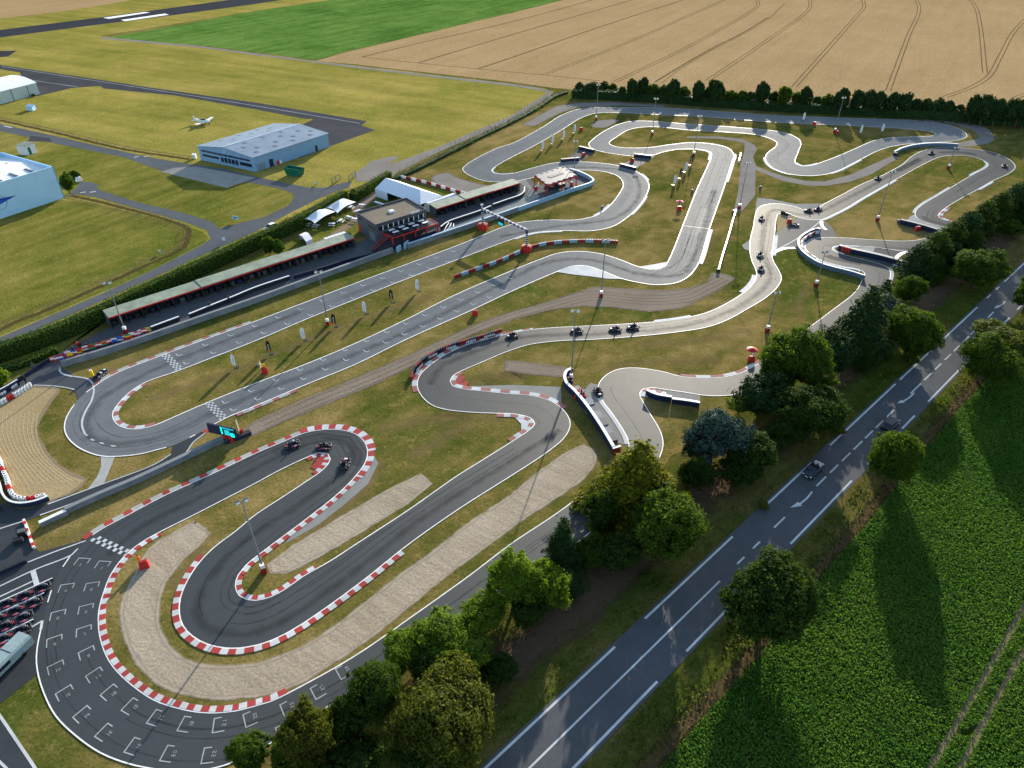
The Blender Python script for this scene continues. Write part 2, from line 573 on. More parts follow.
def sheet(name, loops, z, mat, parent=None, jitter=0.0, kind='structure', label=None, cat=None):
    """flat ground sheet; the first loop is the outline, the others are holes"""
    L3 = []
    for lp in loops:
        q = []
        for p in lp:
            j = (rnd.uniform(-jitter, jitter), rnd.uniform(-jitter, jitter)) if jitter else (0, 0)
            q.append(Vector((p[0] + j[0], p[1] + j[1], 0)))
        L3.append(q)
    tris = tessellate_polygon(L3)
    flat = [p for lp in L3 for p in lp]
    b = MB()
    fs = []
    for t in tris:
        a, bb, c = (flat[i] for i in t)
        if (bb - a).cross(c - a).z < 0:
            t = (t[0], t[2], t[1])
        fs.append(tuple(t))
    b.add([(p.x, p.y, z) for p in flat], fs)
    o = b.build(name, mat, parent)
    if parent is None:
        tag(o, label, cat, None, kind)
    return o


def normals2(pts, closed=False):
    n = len(pts)
    out = []
    for i in range(n):
        a = pts[(i - 1) % n] if (closed or i > 0) else pts[i]
        c = pts[(i + 1) % n] if (closed or i < n - 1) else pts[i]
        d = c - a
        d = d.normalized() if d.length > 1e-9 else Vector((1, 0))
        out.append(Vector((-d.y, d.x)))
    return out


def offset(pts, d, closed=False):
    return [p + nn * d for p, nn in zip(pts, normals2(pts, closed))]


def strip(mb, pts, d0, d1, z, closed=False, mi=0, uv=True):
    """flat ribbon between two offsets of a curve (positive = left of travel)"""
    a, c = offset(pts, d0, closed), offset(pts, d1, closed)
    n = len(pts)
    if d0 > d1:
        pass
    else:
        a, c = c, a
    vs, uvs = [], []
    for i in range(n):
        vs += [(a[i].x, a[i].y, z), (c[i].x, c[i].y, z)]
        uvs += [(i * 0.1, 1.0), (i * 0.1, 0.0)]
    fs = []
    for i in range(n if closed else n - 1):
        j = (i + 1) % n
        fs.append((2 * i, 2 * i + 1, 2 * j + 1, 2 * j))
    k = len(mb.v)
    mb.add(vs, fs, mi)
    if uv:
        if mb.uv is None:
            mb.uv = [(0, 0)] * k
        mb.uv += uvs
    return mb


def kerb(mb, pts, d0, d1, z0, z1, block=1.5, closed=False, start=0, nm=2, ratio=0.5):
    """raised kerb stones alternating between the material slots"""
    fine = []
    for p, q in zip(pts[:-1], pts[1:]):
        k = max(1, int((q - p).length / .16))
        fine += [p + (q - p) * (j / k) for j in range(k)]
    nn = normals2(pts)
    fn = []
    for (p, q), (u, v) in zip(zip(pts[:-1], pts[1:]), zip(nn[:-1], nn[1:])):
        k = max(1, int((q - p).length / .16))
        fn += [u + (v - u) * (j / k) for j in range(k)]
    pts = fine + [pts[-1]]
    fn.append(nn[-1])
    n = len(pts)
    a, c = [p + q * d0 for p, q in zip(pts, fn)], [p + q * d1 for p, q in zip(pts, fn)]
    if d0 < d1:
        a, c = c, a
    s = 0.0
    for i in range(n - 1):
        mi = 0 if (s / (2 * block)) % 1.0 < ratio else 1
        p = [a[i], c[i], c[i + 1], a[i + 1]]
        mb.add([(q.x, q.y, z1) for q in p] + [(q.x, q.y, z0) for q in p],
               [(0, 1, 2, 3), (0, 4, 5, 1), (2, 6, 7, 3), (1, 5, 6, 2), (3, 7, 4, 0)], mi)
        s += (pts[i + 1] - pts[i]).length
    return mb


def sub(pts, a, b):
    """piece of a curve between the points nearest to two surveyed pixels"""
    A, B = Vector(W(*a)[:2]), Vector(W(*b)[:2])
    i = min(range(len(pts)), key=lambda k: (pts[k] - A).length)
    j = min(range(len(pts)), key=lambda k: (pts[k] - B).length)
    if i > j:
        i, j = j, i
    if j - i <= len(pts) // 2:
        return pts[i:j + 1]
    return pts[j:] + pts[:i + 1]


def wallrun(mb, pts, w, z0, z1, mi=0, top=None):
    """continuous wall along a curve"""
    a, c = offset(pts, w / 2), offset(pts, -w / 2)
    n = len(pts)
    vs = []
    for i in range(n):
        vs += [(a[i].x, a[i].y, z0), (c[i].x, c[i].y, z0), (c[i].x, c[i].y, z1), (a[i].x, a[i].y, z1)]
    fs, ms = [], []
    for i in range(n - 1):
        k, j = 4 * i, 4 * (i + 1)
        fs += [(k, j, j + 3, k + 3), (k + 1, k + 2, j + 2, j + 1), (k + 3, j + 3, j + 2, k + 2)]
    fs += [(0, 3, 2, 1), (4 * n - 4, 4 * n - 3, 4 * n - 2, 4 * n - 1)]
    mb.add(vs, fs, mi)
    return mb


def heading(a, b):
    d = W(*b) - W(*a)
    return math.atan2(d.y, d.x) - math.pi / 2      # local +Y looks from a to b
# ================================================================ THE SETTING
HALF = 0.11


def S(name, px, z, mat, smooth=False, **kw):
    pts = spline(px, True, 1.2) if smooth else poly2(px)
    o = sheet(name, [pts], z, mat, **kw)
    if name in ('gravel_trap', 'gravel_track', 'gravel_bed', 'sand_trap'):      # stones thrown out over the edge
        ring = []
        for a, b in zip(pts, pts[1:] + pts[:1]):
            k = max(1, int((b - a).length / 1.2))
            ring += [a + (b - a) * (j / k) for j in range(k)]
        m = MB()
        strip(m, ring, .5, -.5, z + .005, True)
        m.build('gravel_edge', GRAVF if name == 'gravel_trap' else PATHF if name != 'sand_trap' else SANDY, o)
    return o


g = MB()
g.add([(-2500, -60, 0), (2500, -60, 0), (2500, 3500, 0), (-2500, 3500, 0)], [(0, 1, 2, 3)])
tag(g.build('ground', G_INF), kind='structure')

S('airfield', [(-420, 420), (0, 349), (60, 322), (255, 240), (350, 189), (398, 172), (440, 151), (512, 121), (553, 93), (545, 88.5), (511, 83.5),
               (431, 74.5), (256, 53.5), (200, 46), (100, 36), (255, 11), (331, 0), (420, -14), (150, -50), (-900, 60)], 0.012, G_AIR)
# greener lawns near the hangars
S('lawn', [(-60, 120), (0, 131), (62, 145), (125, 158), (162, 169), (161, 172), (222, 188), (239, 183), (246, 183), (268, 186.5), (284, 190), (293, 194),
           (294, 199), (287, 206), (265, 217), (240, 223), (218, 229), (207, 229), (185, 222), (140, 209), (95, 197), (64, 197), (-60, 190)], 0.024, G_PAD)
S('meadow', [(-160, 250), (0, 219), (62, 200), (90, 203), (140, 214), (180, 224), (203, 232), (209, 239), (204, 243), (150, 271), (100, 293), (0, 336), (-120, 390)], 0.022, G_PAD)
S('paddock_lawn', [(0, 362), (40, 348), (107, 321), (180, 290), (255, 256), (300, 236), (350, 204), (392, 183), (400, 181), (452, 193), (430, 209), (404, 199),
                   (360, 228), (352, 240), (256, 266), (112, 313), (60, 352), (0, 388)], 0.018, G_PAD)
S('maize_field', [(106, 37.7), (255, 11.2), (331, 0), (400, -10), (480, -22), (640, -22), (562, 0), (512, 12.5), (406, 37.7), (344, 52), (316, 60), (256, 52.5), (200, 45.5)], 0.03, G_BEET)
wheat = S('wheat_field', [(316, 61), (344, 52.6), (406, 38), (512, 13), (562, 0.5), (640, -21), (1350, -40), (1500, 190), (1024, 126), (960, 116), (860, 109.5), (700, 97), (575, 90),
                          (550, 87.6), (511, 82), (431, 73), (356, 64.5)], 0.03, G_WHEAT)
S('stubble_field', [(-500, 70), (0, 18.5), (60, 12), (125, 1.5), (170, -8), (-300, -40)], 0.03, G_WHEAT)

# tractor lines in the wheat
ruts = [([(362, 57), (420, 43), (511, 22), (592, 0), (640, -14)], 0), ([(418, 63), (511, 35), (570, 18), (632, 0), (690, -16)], 0), ([(478, 69), (512, 57.5), (600, 27), (680, 1), (740, -17)], 0),
        ([(543, 75), (612, 49), (722, 1), (760, -16)], 1), ([(615, 82), (682, 50), (750, 12), (758, 5), (756, -3)], 1),
        ([(707, 81), (768, 40), (808, 10), (810, 0), (806, -8)], 1), ([(794, 87), (855, 18), (864, 7), (862, -2)], 1),
        ([(888, 91), (908, 37), (919, 10), (916, 0), (905, -10)], 1), ([(985, 73), (980, 25), (975, 6), (965, -5)], 1),
        ([(945, 97), (970, 88), (988, 77), (1000, 57), (1013, 33), (1030, 15)], 1), ([(1013, 99), (1045, 86), (1080, 60)], 1)]
for px, twin in ruts:
    c = spline(px, False, 4)
    m = MB()
    if twin:
        strip(m, c, 0.62, 1.28, 0.045)
        strip(m, c, -1.28, -0.62, 0.045)
    else:
        strip(m, c, -0.8, 0.8, 0.045)
    m.build('wheel_rut', RUT, wheat)
m = MB()
strip(m, spline([(362, 57), (418, 63), (478, 69), (543, 75), (600, 81)], False, 4), -0.5, 0.5, 0.046)
m.build('wheel_rut', RUT, wheat)
m = MB()
strip(m, spline([(662, 83), (676, 72), (690, 63), (716, 48), (740, 36), (768, 19), (785, 3)], False, 3), -1.3, 1.3, 0.05)
tag(m.build('dry_bank', DRYG), kind='structure')
m = MB()
strip(m, spline([(655, 82), (674, 70.5), (689, 61.5), (716, 46.5), (740, 34.5), (768, 17.5)], False, 3), -0.7, 0.7, 0.052)
tag(m.build('field_ditch', RUT), kind='structure')

# ---- airfield tarmac
run = S('runway', [(-300, 88), (0, 30), (100, 17.5), (200, 4), (235, -1), (300, -10), (340, -10), (281, 0), (255, 4), (175, 15), (87.5, 26), (0, 37.5), (-300, 105)], 0.03, A_RUN)
for q in ([(103, 17.8), (145, 12), (150, 12.6), (109, 18.9)], [(121, 20), (165, 13.6), (169, 14.8), (125, 21.2)]):
    sheet('runway_marking', [poly2(q)], 0.045, WHITE, run)
tx = S('taxiway', [(-200, 42), (0, 65), (75, 76), (150, 87.5), (255, 102.5), (331, 115), (367, 121.2), (361, 125.6), (375, 130), (331, 146), (300, 158), (296, 128), (308, 122), (314, 118.8), (306, 119),
                   (256, 109.5), (175, 95.5), (104, 88.5), (100, 86), (72, 88), (38, 96), (-60, 112), (-60, 85), (10, 79), (22, 77), (20, 72.5), (0, 69), (-200, 50)], 0.03, A_AIR)
for q in ([(22, 79), (78, 87)], [(2, 66.5), (80, 78.5), (200, 97), (256, 106), (360, 123.5)]):
    m = MB()
    strip(m, spline(q, False, 3), -0.13, 0.13, 0.045)
    m.build('taxiway_marking', MARK, tx)
S('runway_turnpad', [(-30, 50), (0, 51), (17, 50.7), (8, 56.5), (-30, 60)], 0.03, A_RUN)
S('farm_track', [(102, 37), (200, 46), (256, 53.5), (306, 60), (356, 66), (431, 75), (511, 83.8), (540, 88), (554, 92), (549, 97), (512, 120), (441, 151), (437, 147.5), (511, 116), (545, 95), (548, 92.5),
                 (538, 90), (511, 86), (431, 77), (356, 68), (306, 61.5), (256, 55.3), (200, 47.6), (100, 38.6)], 0.034, GR_GREY)
S('gravel_yard', [(437, 147.5), (396, 162.5), (388, 164.5), (399, 157), (393, 156), (372, 161), (354, 174), (357, 181.5), (391, 181), (396, 173), (441, 151)], 0.03, GR_GREY)
m = MB()
strip(m, spline([(306, 252), (325, 240), (343, 229), (356, 219), (360, 210), (372, 198), (384, 189)], False, 1), -2.0, 2.0, .027)
tag(m.build('footpath', SANDY), kind='structure')
S('footpath', [(352, 206), (358, 203), (372, 193), (376, 188), (384, 192), (376, 199), (364, 207), (352, 212)], 0.03, GR_PATH)

# ---- access roads
acc = S('access_road', [(-120, 386), (0, 337.5), (100, 294.5), (150, 271.5), (204, 244), (210.5, 238.5), (207, 230), (185, 222), (140, 209.5), (95, 197), (76, 194), (66, 198), (74, 190), (82, 181), (98, 184), (97, 189),
                        (108, 193), (140, 203), (185, 213.5), (212, 222), (219, 229), (240, 223), (265, 217), (287.5, 206), (294.5, 198), (291, 192.5), (281, 189), (265, 185.6), (247.5, 182.5), (239, 183.3),
                        (226, 187.6), (163, 171.5), (160, 169), (125, 157.5), (62, 145), (0, 131), (-60, 120), (-60, 112), (0, 124), (30, 131), (42, 137), (26, 141), (24, 139), (24, 139), (50, 141), (50, 135), (100, 146.5), (150, 157.5), (195, 165), (225, 169), (256, 177),
                        (290, 184), (310, 188), (327, 187.5), (338, 184), (352, 181), (349, 188), (340, 190), (320, 198), (290, 213), (255, 232), (212, 251), (155, 277), (100, 302), (0, 346.5), (-120, 398)][:30] +
        [(226, 187.6), (163, 171.5), (125, 157.5), (62, 145), (0, 131), (-60, 120), (-60, 112), (0, 124), (50, 135), (100, 146.5), (150, 157.5), (195, 165), (225, 169), (256, 177),
         (290, 184), (310, 188), (327, 187.5), (338, 184), (352, 181), (349, 188), (340, 190), (320, 198), (290, 213), (255, 232), (212, 251), (155, 277), (100, 302), (0, 346.5), (-120, 398)], 0.036, A_ACC)
m = MB()
for q in ([(4, 126), (12, 127.8)], [(134, 157.5), (139, 156.5)], [(144, 157), (149, 156)], [(80, 193), (86, 192)], [(90, 192.5), (96, 191.5)]):
    strip(m, spline(q, False, 2), -0.3, 0.3, 0.052)
m.build('road_marking', MARK, acc)
S('hangar_apron', [(161, 172), (174, 168), (196, 166.5), (256, 178), (240, 183.3), (227, 188)], 0.046, CONC)
S('shed_yard', [(28, 141), (52, 142), (50, 138.2), (31, 136)], 0.042, A_AIR)

for q, w_ in (([(-40, 361), (0, 329), (50, 308), (100, 286), (150, 263), (181, 249), (187, 237), (187, 229), (172, 222), (130, 210), (90, 200), (70, 196)], 1.1), ([(-30, 114), (0, 120), (62, 134), (125, 149), (190, 159)], 1.3)):
    m = MB()
    strip(m, spline(q, False, 1.5), -w_, w_ * .6, .028)
    tag(m.build('fence_strip', DEADW), kind='structure')
    m = MB()
    strip(m, spline(q, False, 1.5), w_ * .4, w_ * 2.6, .026)
    tag(m.build('fence_strip', DRYG), kind='structure')
# ---- gravel and sand of the circuit
S('gravel_trap', [(194.4, 522.4), (194, 522.7), (193, 523.2), (172.5, 534), (150, 549), (135, 576), (125, 596), (121.5, 613.5), (125, 633.5), (132.5, 653.5), (145, 671), (162.5, 685), (185, 693.5), (212.5, 698), (237.5, 697), (255, 696),
                  (271, 693), (301, 682), (331, 663.5), (368.5, 638.5), (406, 608.5), (446, 575.5), (481, 550), (511, 527.5), (549.5, 501.5), (582, 479), (595, 461.5), (593, 450), (584.5, 445), (572, 450), (537, 474),
                  (512, 495), (468.5, 524), (431, 554), (401, 575), (356, 611), (318.5, 638.5), (288.5, 653.5), (256, 665), (240, 666.5), (215, 667), (192.5, 663.5), (175, 653.5), (162.5, 637), (157.5, 621), (159, 601),
                  (165, 581), (172.5, 571.5), (182.5, 559), (197.5, 546.5), (208.4, 533.8), (209, 533), (208.2, 532.4)], 0.026, GR_BIG, True, jitter=0.14)
S('gravel_trap', [(421, 474.5), (431, 484), (406, 504), (361, 531.5), (318.5, 556.5), (286, 573), (271, 573), (268.5, 565), (293.5, 546.5), (343.5, 516.5), (386, 491.5)], 0.026, GR_BIG, False, jitter=0.2)
sand = S('sand_trap', [(-60, 400), (0, 404), (12.5, 399), (25, 390.6), (34, 387), (52.5, 387.5), (59, 389), (50, 402.5), (39, 420), (36, 430), (39, 440), (46, 452.5), (57.5, 465), (71, 474), (86, 480), (67.5, 495),
                       (50, 502), (14, 498), (7.5, 477), (0, 462.5), (-30, 450)], 0.026, GR_SAND, True, jitter=0.1)
for k in range(11):
    f = k / 10
    a = (-6 + 44 * f, 412 + 2 * f)
    q = [a, (-6 + 42 * f, 432), (2 + 42 * f, 452 + 2 * f), (13 + 50 * f, 470 + 2 * f), (28 + 52 * f - 6 * (1 - f), 486 - 4 * f)]
    m = MB()
    strip(m, spline(q, False, 0.8), -0.13, 0.13, 0.04)
    m.build('rake_line', SANDLINE, sand)
S('gravel_track', [(240, 432), (246, 428), (256, 421.5), (306, 399), (343.5, 384), (406, 357), (443.5, 339.5), (476, 324.5), (511, 312.5), (549.5, 302), (594.5, 287), (612, 288), (662, 291), (687, 289), (707, 283), (713, 273),
                   (724.5, 274), (734.5, 278.5), (720, 289), (704.5, 297), (682, 308), (649.5, 311.5), (612, 307), (582, 306), (549.5, 309.5), (512, 319.5), (481, 331), (446, 345), (406, 369.5), (376, 383), (331, 402), (281, 422),
                   (256, 434), (246, 437)], 0.026, GR_PATH, jitter=0.12)
for dd in (-.9, -.3, .35, .95):
    m = MB()
    strip(m, offset(spline([(262, 424), (320, 398), (375, 376), (440, 347), (500, 321), (550, 306), (592, 296), (640, 300), (684, 298), (708, 288), (726, 279)], False, 1.5), dd * 2.0), -.14, .14, .034)
    tag(m.build('wheel_mark', RUTG), kind='structure')
S('gravel_bed', [(507, 361), (527, 362.5), (567.6, 368.5), (564, 377), (530, 374), (505, 370)], 0.026, GR_PATH, jitter=0.15)
S('gravel_bed', [(432, 179), (437.5, 174.5), (448, 173), (458, 178), (479, 184), (493, 187), (480, 195), (450, 190)], 0.026, GR_GREY, True)
S('gravel_bed', [(522, 125), (539.5, 115), (557, 106), (577, 103), (612, 102), (664.5, 105), (664, 107), (617, 105.7), (577, 107.5), (560, 113), (534.5, 126)], 0.026, GR_GREY)
S('gravel_bed', [(592, 127), (599, 120.5), (618, 120), (612, 124.5), (604, 127.7)], 0.026, GR_GREY, True)
S('service_path', [(687, 138), (719, 139), (735, 141), (744.5, 143.5), (744.5, 150), (741, 163), (737.5, 195), (734, 210), (737, 213), (743, 210), (755, 195.6), (755.5, 170), (764, 173.5), (783, 181), (806, 185.5), (825, 186),
                   (850, 182), (872, 174), (888, 164), (899, 158), (893, 155.5), (870, 165.5), (850, 175), (825, 181.5), (806, 181), (785, 176.5), (766, 170.5), (756, 166), (753, 157), (757, 149), (754, 144.5), (742, 139), (719, 136.5), (687, 136.3)], 0.028, GR_GREY)
S('service_path', [(898, 117), (947.5, 120), (969, 123.5), (985, 127.5), (992, 134), (993.6, 140), (985, 144), (960, 147), (930, 146), (930, 144.5), (958, 142.5), (972, 140), (979, 137), (975.6, 132.5), (963, 127), (948, 123.5), (922, 120)], 0.028, GR_GREY, True)
S('concrete_apron', [(464.5, 386.5), (514, 385), (561, 387), (561.5, 406), (548, 399.2), (529, 395.3), (503, 393), (466.6, 389.4)], 0.028, CONC)
S('concrete_apron', [(378.5, 463), (368, 484), (343.5, 505.5), (318.5, 525), (285, 544), (300, 524), (340, 495), (366, 468), (373, 455)], 0.028, CONC)
S('concrete_apron', [(757, 198), (770, 199), (795, 204), (826, 203.5), (818, 209), (802, 212), (790, 208), (768, 205.5), (755, 213)], 0.028, CONC)
S('concrete_apron', [(597, 398), (603, 386), (590, 383), (578, 399), (585, 412), (612, 441), (630, 447), (622, 430), (610, 412)], 0.026, CONC)
S('concrete_apron', [(614, 379), (608, 373.5), (601, 379), (606, 382)], 0.03, CONC)
S('concrete_apron', [(652, 389), (668, 389.5), (700, 394), (700, 404), (688, 403), (652, 394)], 0.027, CONC)
S('concrete_apron', [(911, 216), (916, 214), (921, 221), (940, 227), (947, 228.5), (938, 236), (930, 231), (905, 223)], 0.026, CONC_W)
S('concrete_apron', [(750, 240), (742, 245), (744, 249), (750, 251)], 0.026, CONC)
S('chicane_path', [(563, 162), (580, 148), (595, 151), (580, 162.5)], 0.03, A_PIT)
S('chicane_path', [(619, 166), (640, 155.5), (655, 156), (634, 170)], 0.03, A_PIT)
S('crossover_apron', [(776, 233), (799, 217), (821, 219), (831, 226), (838, 238), (812, 239), (805, 243), (797, 247), (772, 252)], 0.03, A_PIT)
S('sand_patch', [(777, 215), (789, 214.6), (797, 218), (788, 226), (777, 232)], 0.044, DRYG if False else GR_SAND)
S('crossover_apron', [(875, 247), (900, 251), (903, 252), (895, 260), (893, 267), (860, 257)], 0.03, A_PIT)
S('concrete_apron', [(838, 246), (858, 246.5), (875, 247.5), (872, 255), (850, 250)], 0.034, CONC_W)
S('link_path', [(101, 456), (115, 457), (110, 469), (104, 484), (98, 489), (87.5, 489.5), (97, 477), (101, 467)], 0.03, CONC_W)

# ---- paddock, pit lane and pit entry tarmac
S('pit_entry', [(-60, 470), (0, 503), (22, 510), (48, 504), (58, 498.5), (87.5, 489.5), (155, 464), (171, 454), (173, 446), (190, 437), (209, 430), (192.5, 443), (185, 453), (172.5, 461.5), (125, 481.5), (25, 521.5), (0, 530), (-60, 552)], 0.034, A_YARD)
S('paddock_yard', [(-160, 590), (-60, 552), (0, 530), (25, 521.5), (36, 549), (40, 552), (84, 540), (120, 560), (80, 640), (40, 672), (0, 703.5), (-160, 790)], 0.034, A_YARD)
S('pit_lane', [(-120, 438), (0, 388), (52, 357), (112, 326), (180, 304), (256, 280), (352, 247), (372, 236), (378, 244), (430, 226), (435, 216), (518, 190), (522, 182), (516, 180), (528, 178), (540, 186), (562, 171.5), (580, 172.5), (590, 181),
               (518, 209), (440, 237), (393, 253.5), (255, 303), (150, 341), (62, 368), (78, 378), (105, 378), (95, 392), (78, 401), (76, 393), (66, 387.5), (34, 385), (0, 402), (-120, 460)], 0.030, A_PIT)
S('pit_lane_concrete', [(516, 181), (525, 179), (540, 197), (518, 208), (460, 229), (440, 236), (445, 229), (500, 208), (526, 197), (529, 189)], 0.046, CONC)
S('paddock_yard', [(-60, 690), (0, 716), (35, 768), (60, 810), (-60, 840)], 0.03, A_YARD)

# ---- right hand side: verge, dirt track, road, beet field
S('verge_and_tree_shade', [(215, 840), (240, 775), (297, 735), (327, 715), (370, 690), (430, 654), (490, 615), (540, 580), (590, 542), (637, 503), (672, 455), (700, 445), (745, 405), (800, 372), (850, 335), (885, 302), (908, 262), (950, 237), (1010, 192), (1120, 110), (1300, 160), (1024, 332), (985, 374), (955, 407), (905, 467), (870, 512), (800, 592), (757, 652), (690, 724), (600, 840)], 0.012, G_VER)  # roadside verge; its darker grass runs on under the belt as painted tree shade
S('beet_field', [(600, 860), (648, 768), (692, 720), (758, 650), (801, 591), (871, 511), (906, 466), (956, 406), (986, 373), (1024, 331), (1200, 190), (1500, 500), (1300, 900)], 0.016, G_SOIL)
m = MB()
strip(m, spline([(420, 765), (470, 697), (512, 658), (560, 621), (612, 577), (650, 540), (692, 500), (730, 471), (767, 444), (829, 383), (880, 341), (929, 298), (1005, 234), (1080, 172)], False, 1.5), -4.2, 3.6, 0.03)
tag(m.build('dirt_track', DIRT), kind='structure')
m = MB()
strip(m, spline([(610, 810), (648, 765), (690, 719), (757, 650), (800, 591), (870, 511), (905, 466), (955, 406), (985, 373), (1024, 331), (1100, 268)], False, 1.2), -1.25, 1.25, 0.034)
tag(m.build('field_margin', DEADW), kind='structure')
# the road: left edge line runs from (512,743.5) to (1023,264.5)
Ra, Rb = Vector(W(512, 743.5)[:2]), Vector(W(1023, 264.5)[:2])
rd = (Rb - Ra).normalized()
rn = Vector((rd.y, -rd.x))              # to the right
RW_ = (Vector(W(790.5, 544)[:2]) - Ra).dot(rn)


def rp(s, d):
    return Ra + rd * s + rn * d


b = MB()
b.add([(*rp(-80, -0.45), 0.04), (*rp(-80, RW_ + 0.45), 0.04), (*rp(700, RW_ + 0.45), 0.04), (*rp(700, -0.45), 0.04)], [(0, 1, 2, 3)])
road = tag(b.build('road', A_ROAD), kind='structure')


def rs(px):
    return (Vector(W(*px)[:2]) - Ra).dot(rd)


def dash(m, s0, s1, d, w=0.13):
    m.add([(*rp(s0, d - w), 0.055), (*rp(s0, d + w), 0.055), (*rp(s1, d + w), 0.055), (*rp(s1, d - w), 0.055)], [(0, 1, 2, 3)])


le, re_, ce = MB(), MB(), MB()
s0, s1 = rs((645, 608)), rs((615, 647))
L1 = rs((895.5, 384)) - rs((830, 445.5))
for a, c in (((480, 773), (615, 647)), ((645, 619), (733, 537)), ((768, 504), (812, 462.5)), ((830, 445.5), (895, 384)), ((900, 380), (932, 350)), ((944, 338.5), (977.5, 307.5)), ((987, 298.5), (991, 295)), ((996, 290), (999, 287)), ((1004, 282), (1040, 248)), ((1050, 240), (1090, 202))):
    dash(le, rs(a), rs(c), 0.0, 0.14)
for a, c in (((560, 782), (657.5, 682)), ((687, 652), (727, 612)), ((790.5, 544), (852, 481)), ((868, 465), (871, 462)), ((902, 429), (915, 416)), ((928, 402), (963, 366)), ((998, 329), (1010, 318)), ((1017, 310), (1050, 278))):
    dash(re_, rs(a), rs(c), RW_, 0.14)
dash(ce, rs((520, 777)), rs((719.5, 581)), RW_ / 2, 0.11)
for a, c in (((737, 564), (744, 557)), ((750, 547), (757, 540)), ((774.5, 528), (785, 517.5)), ((816, 486), (826, 477)), ((830, 473), (838, 465)), ((842, 461.5), (850, 453)), ((854, 450), (862, 441)), ((865, 438.5), (873, 431)), ((875.5, 428), (883, 420.5)), ((887, 417), (894, 410)), ((911, 394), (921, 384)),
             ((923, 380), (930, 373)), ((933, 369), (939, 363)), ((942, 359), (948, 353)), ((950, 350), (956, 344)), ((958, 341), (964, 335)), ((966, 333), (972, 327)), ((974, 325.5), (980, 319)), ((983, 316.5), (989, 310.5)), ((1010, 290), (1016, 284)), ((1021, 279), (1030, 270))):
    dash(ce, rs(a), rs(c), RW_ / 2 + (0.0), 0.12)
le.build('edge_line', MARK, road)
re_.build('edge_line', MARK, road)
ce.build('centre_line', MARK, road)
for (tip, bend, tail) in (((790, 508), (800, 504), (812, 492)), ((897, 403.5), (903, 401.5), (914, 393)), ((994, 309), (999, 306), (1005, 301.5))):
    m = MB()
    c = spline([bend, ((bend[0] * 0.5 + tail[0] * 0.5) + 0.6, (bend[1] + tail[1]) / 2 + 0.6), tail], False, 0.4)
    strip(m, c, -0.13, 0.13, 0.055, uv=False)
    t = Vector(W(*tip)[:2])
    q = c[0]
    d = (q - t)
    nn = Vector((-d.y, d.x)).normalized() * 0.42
    k = [t, q - nn, q + nn]
    m.add([(p.x, p.y, 0.057) for p in k], [(0, 1, 2)])
    m.build('arrow_marking', MARK, road)

# ================================================================ THE TWO TRACKS
T1L = [(256, 321), (306, 302), (356, 283), (406, 264.5), (456, 246), (511, 224.5), (527, 221.5), (549.5, 220), (574.5, 220), (594.5, 216), (607, 208), (619.5, 193), (623, 184), (617, 176), (602, 171.5), (585, 170.3), (568, 170.7), (545, 175), (526, 179.5),
       (511, 182), (487, 181.5), (471, 176.5), (462.5, 169.5), (466, 165), (479, 157), (498, 148), (512, 143.5), (542, 127.5), (562, 115), (579.5, 109), (597, 107.5), (619.5, 107.5), (662, 108), (712, 111), (767, 115), (830.5, 117.5), (893, 119.5),
       (923, 121), (948, 125), (963, 131), (967, 136.5), (960, 140), (938, 142.5), (918, 143.2), (898, 145.5), (880.5, 150), (863, 158.5), (850.5, 165), (838, 171), (823, 175), (805.5, 176), (788, 174), (773, 168.5), (765.5, 160.5), (767, 153.4), (775, 147), (776.5, 142.5),
       (769, 138.4), (754.7, 134.7), (731, 132.6), (700, 131), (687, 130), (652, 127), (632, 129), (617, 137), (609.5, 143.5), (617, 147), (637, 148), (652, 147.3), (667, 145), (692, 142.6), (712, 144), (727, 147.5), (734, 155), (732, 163), (723, 191), (709.5, 229.5), (698, 265),
       (687, 278), (674.5, 283.5), (654.5, 285), (637, 282.5), (622, 279), (599.5, 270), (584.5, 266), (572, 266.5), (557, 272), (512, 291.5), (468.5, 312), (406, 340), (356, 364.5), (311, 383), (255, 406.5), (225, 419), (207, 429), (190, 438), (172.5, 446),
       (160, 449.5), (140, 454.5), (115, 457), (100, 456.3), (80, 449), (67.5, 438), (64, 428), (66, 418), (71, 409), (77.5, 400.6), (86, 392.5), (95, 386), (105, 379), (121, 371), (160, 356), (206, 339)]
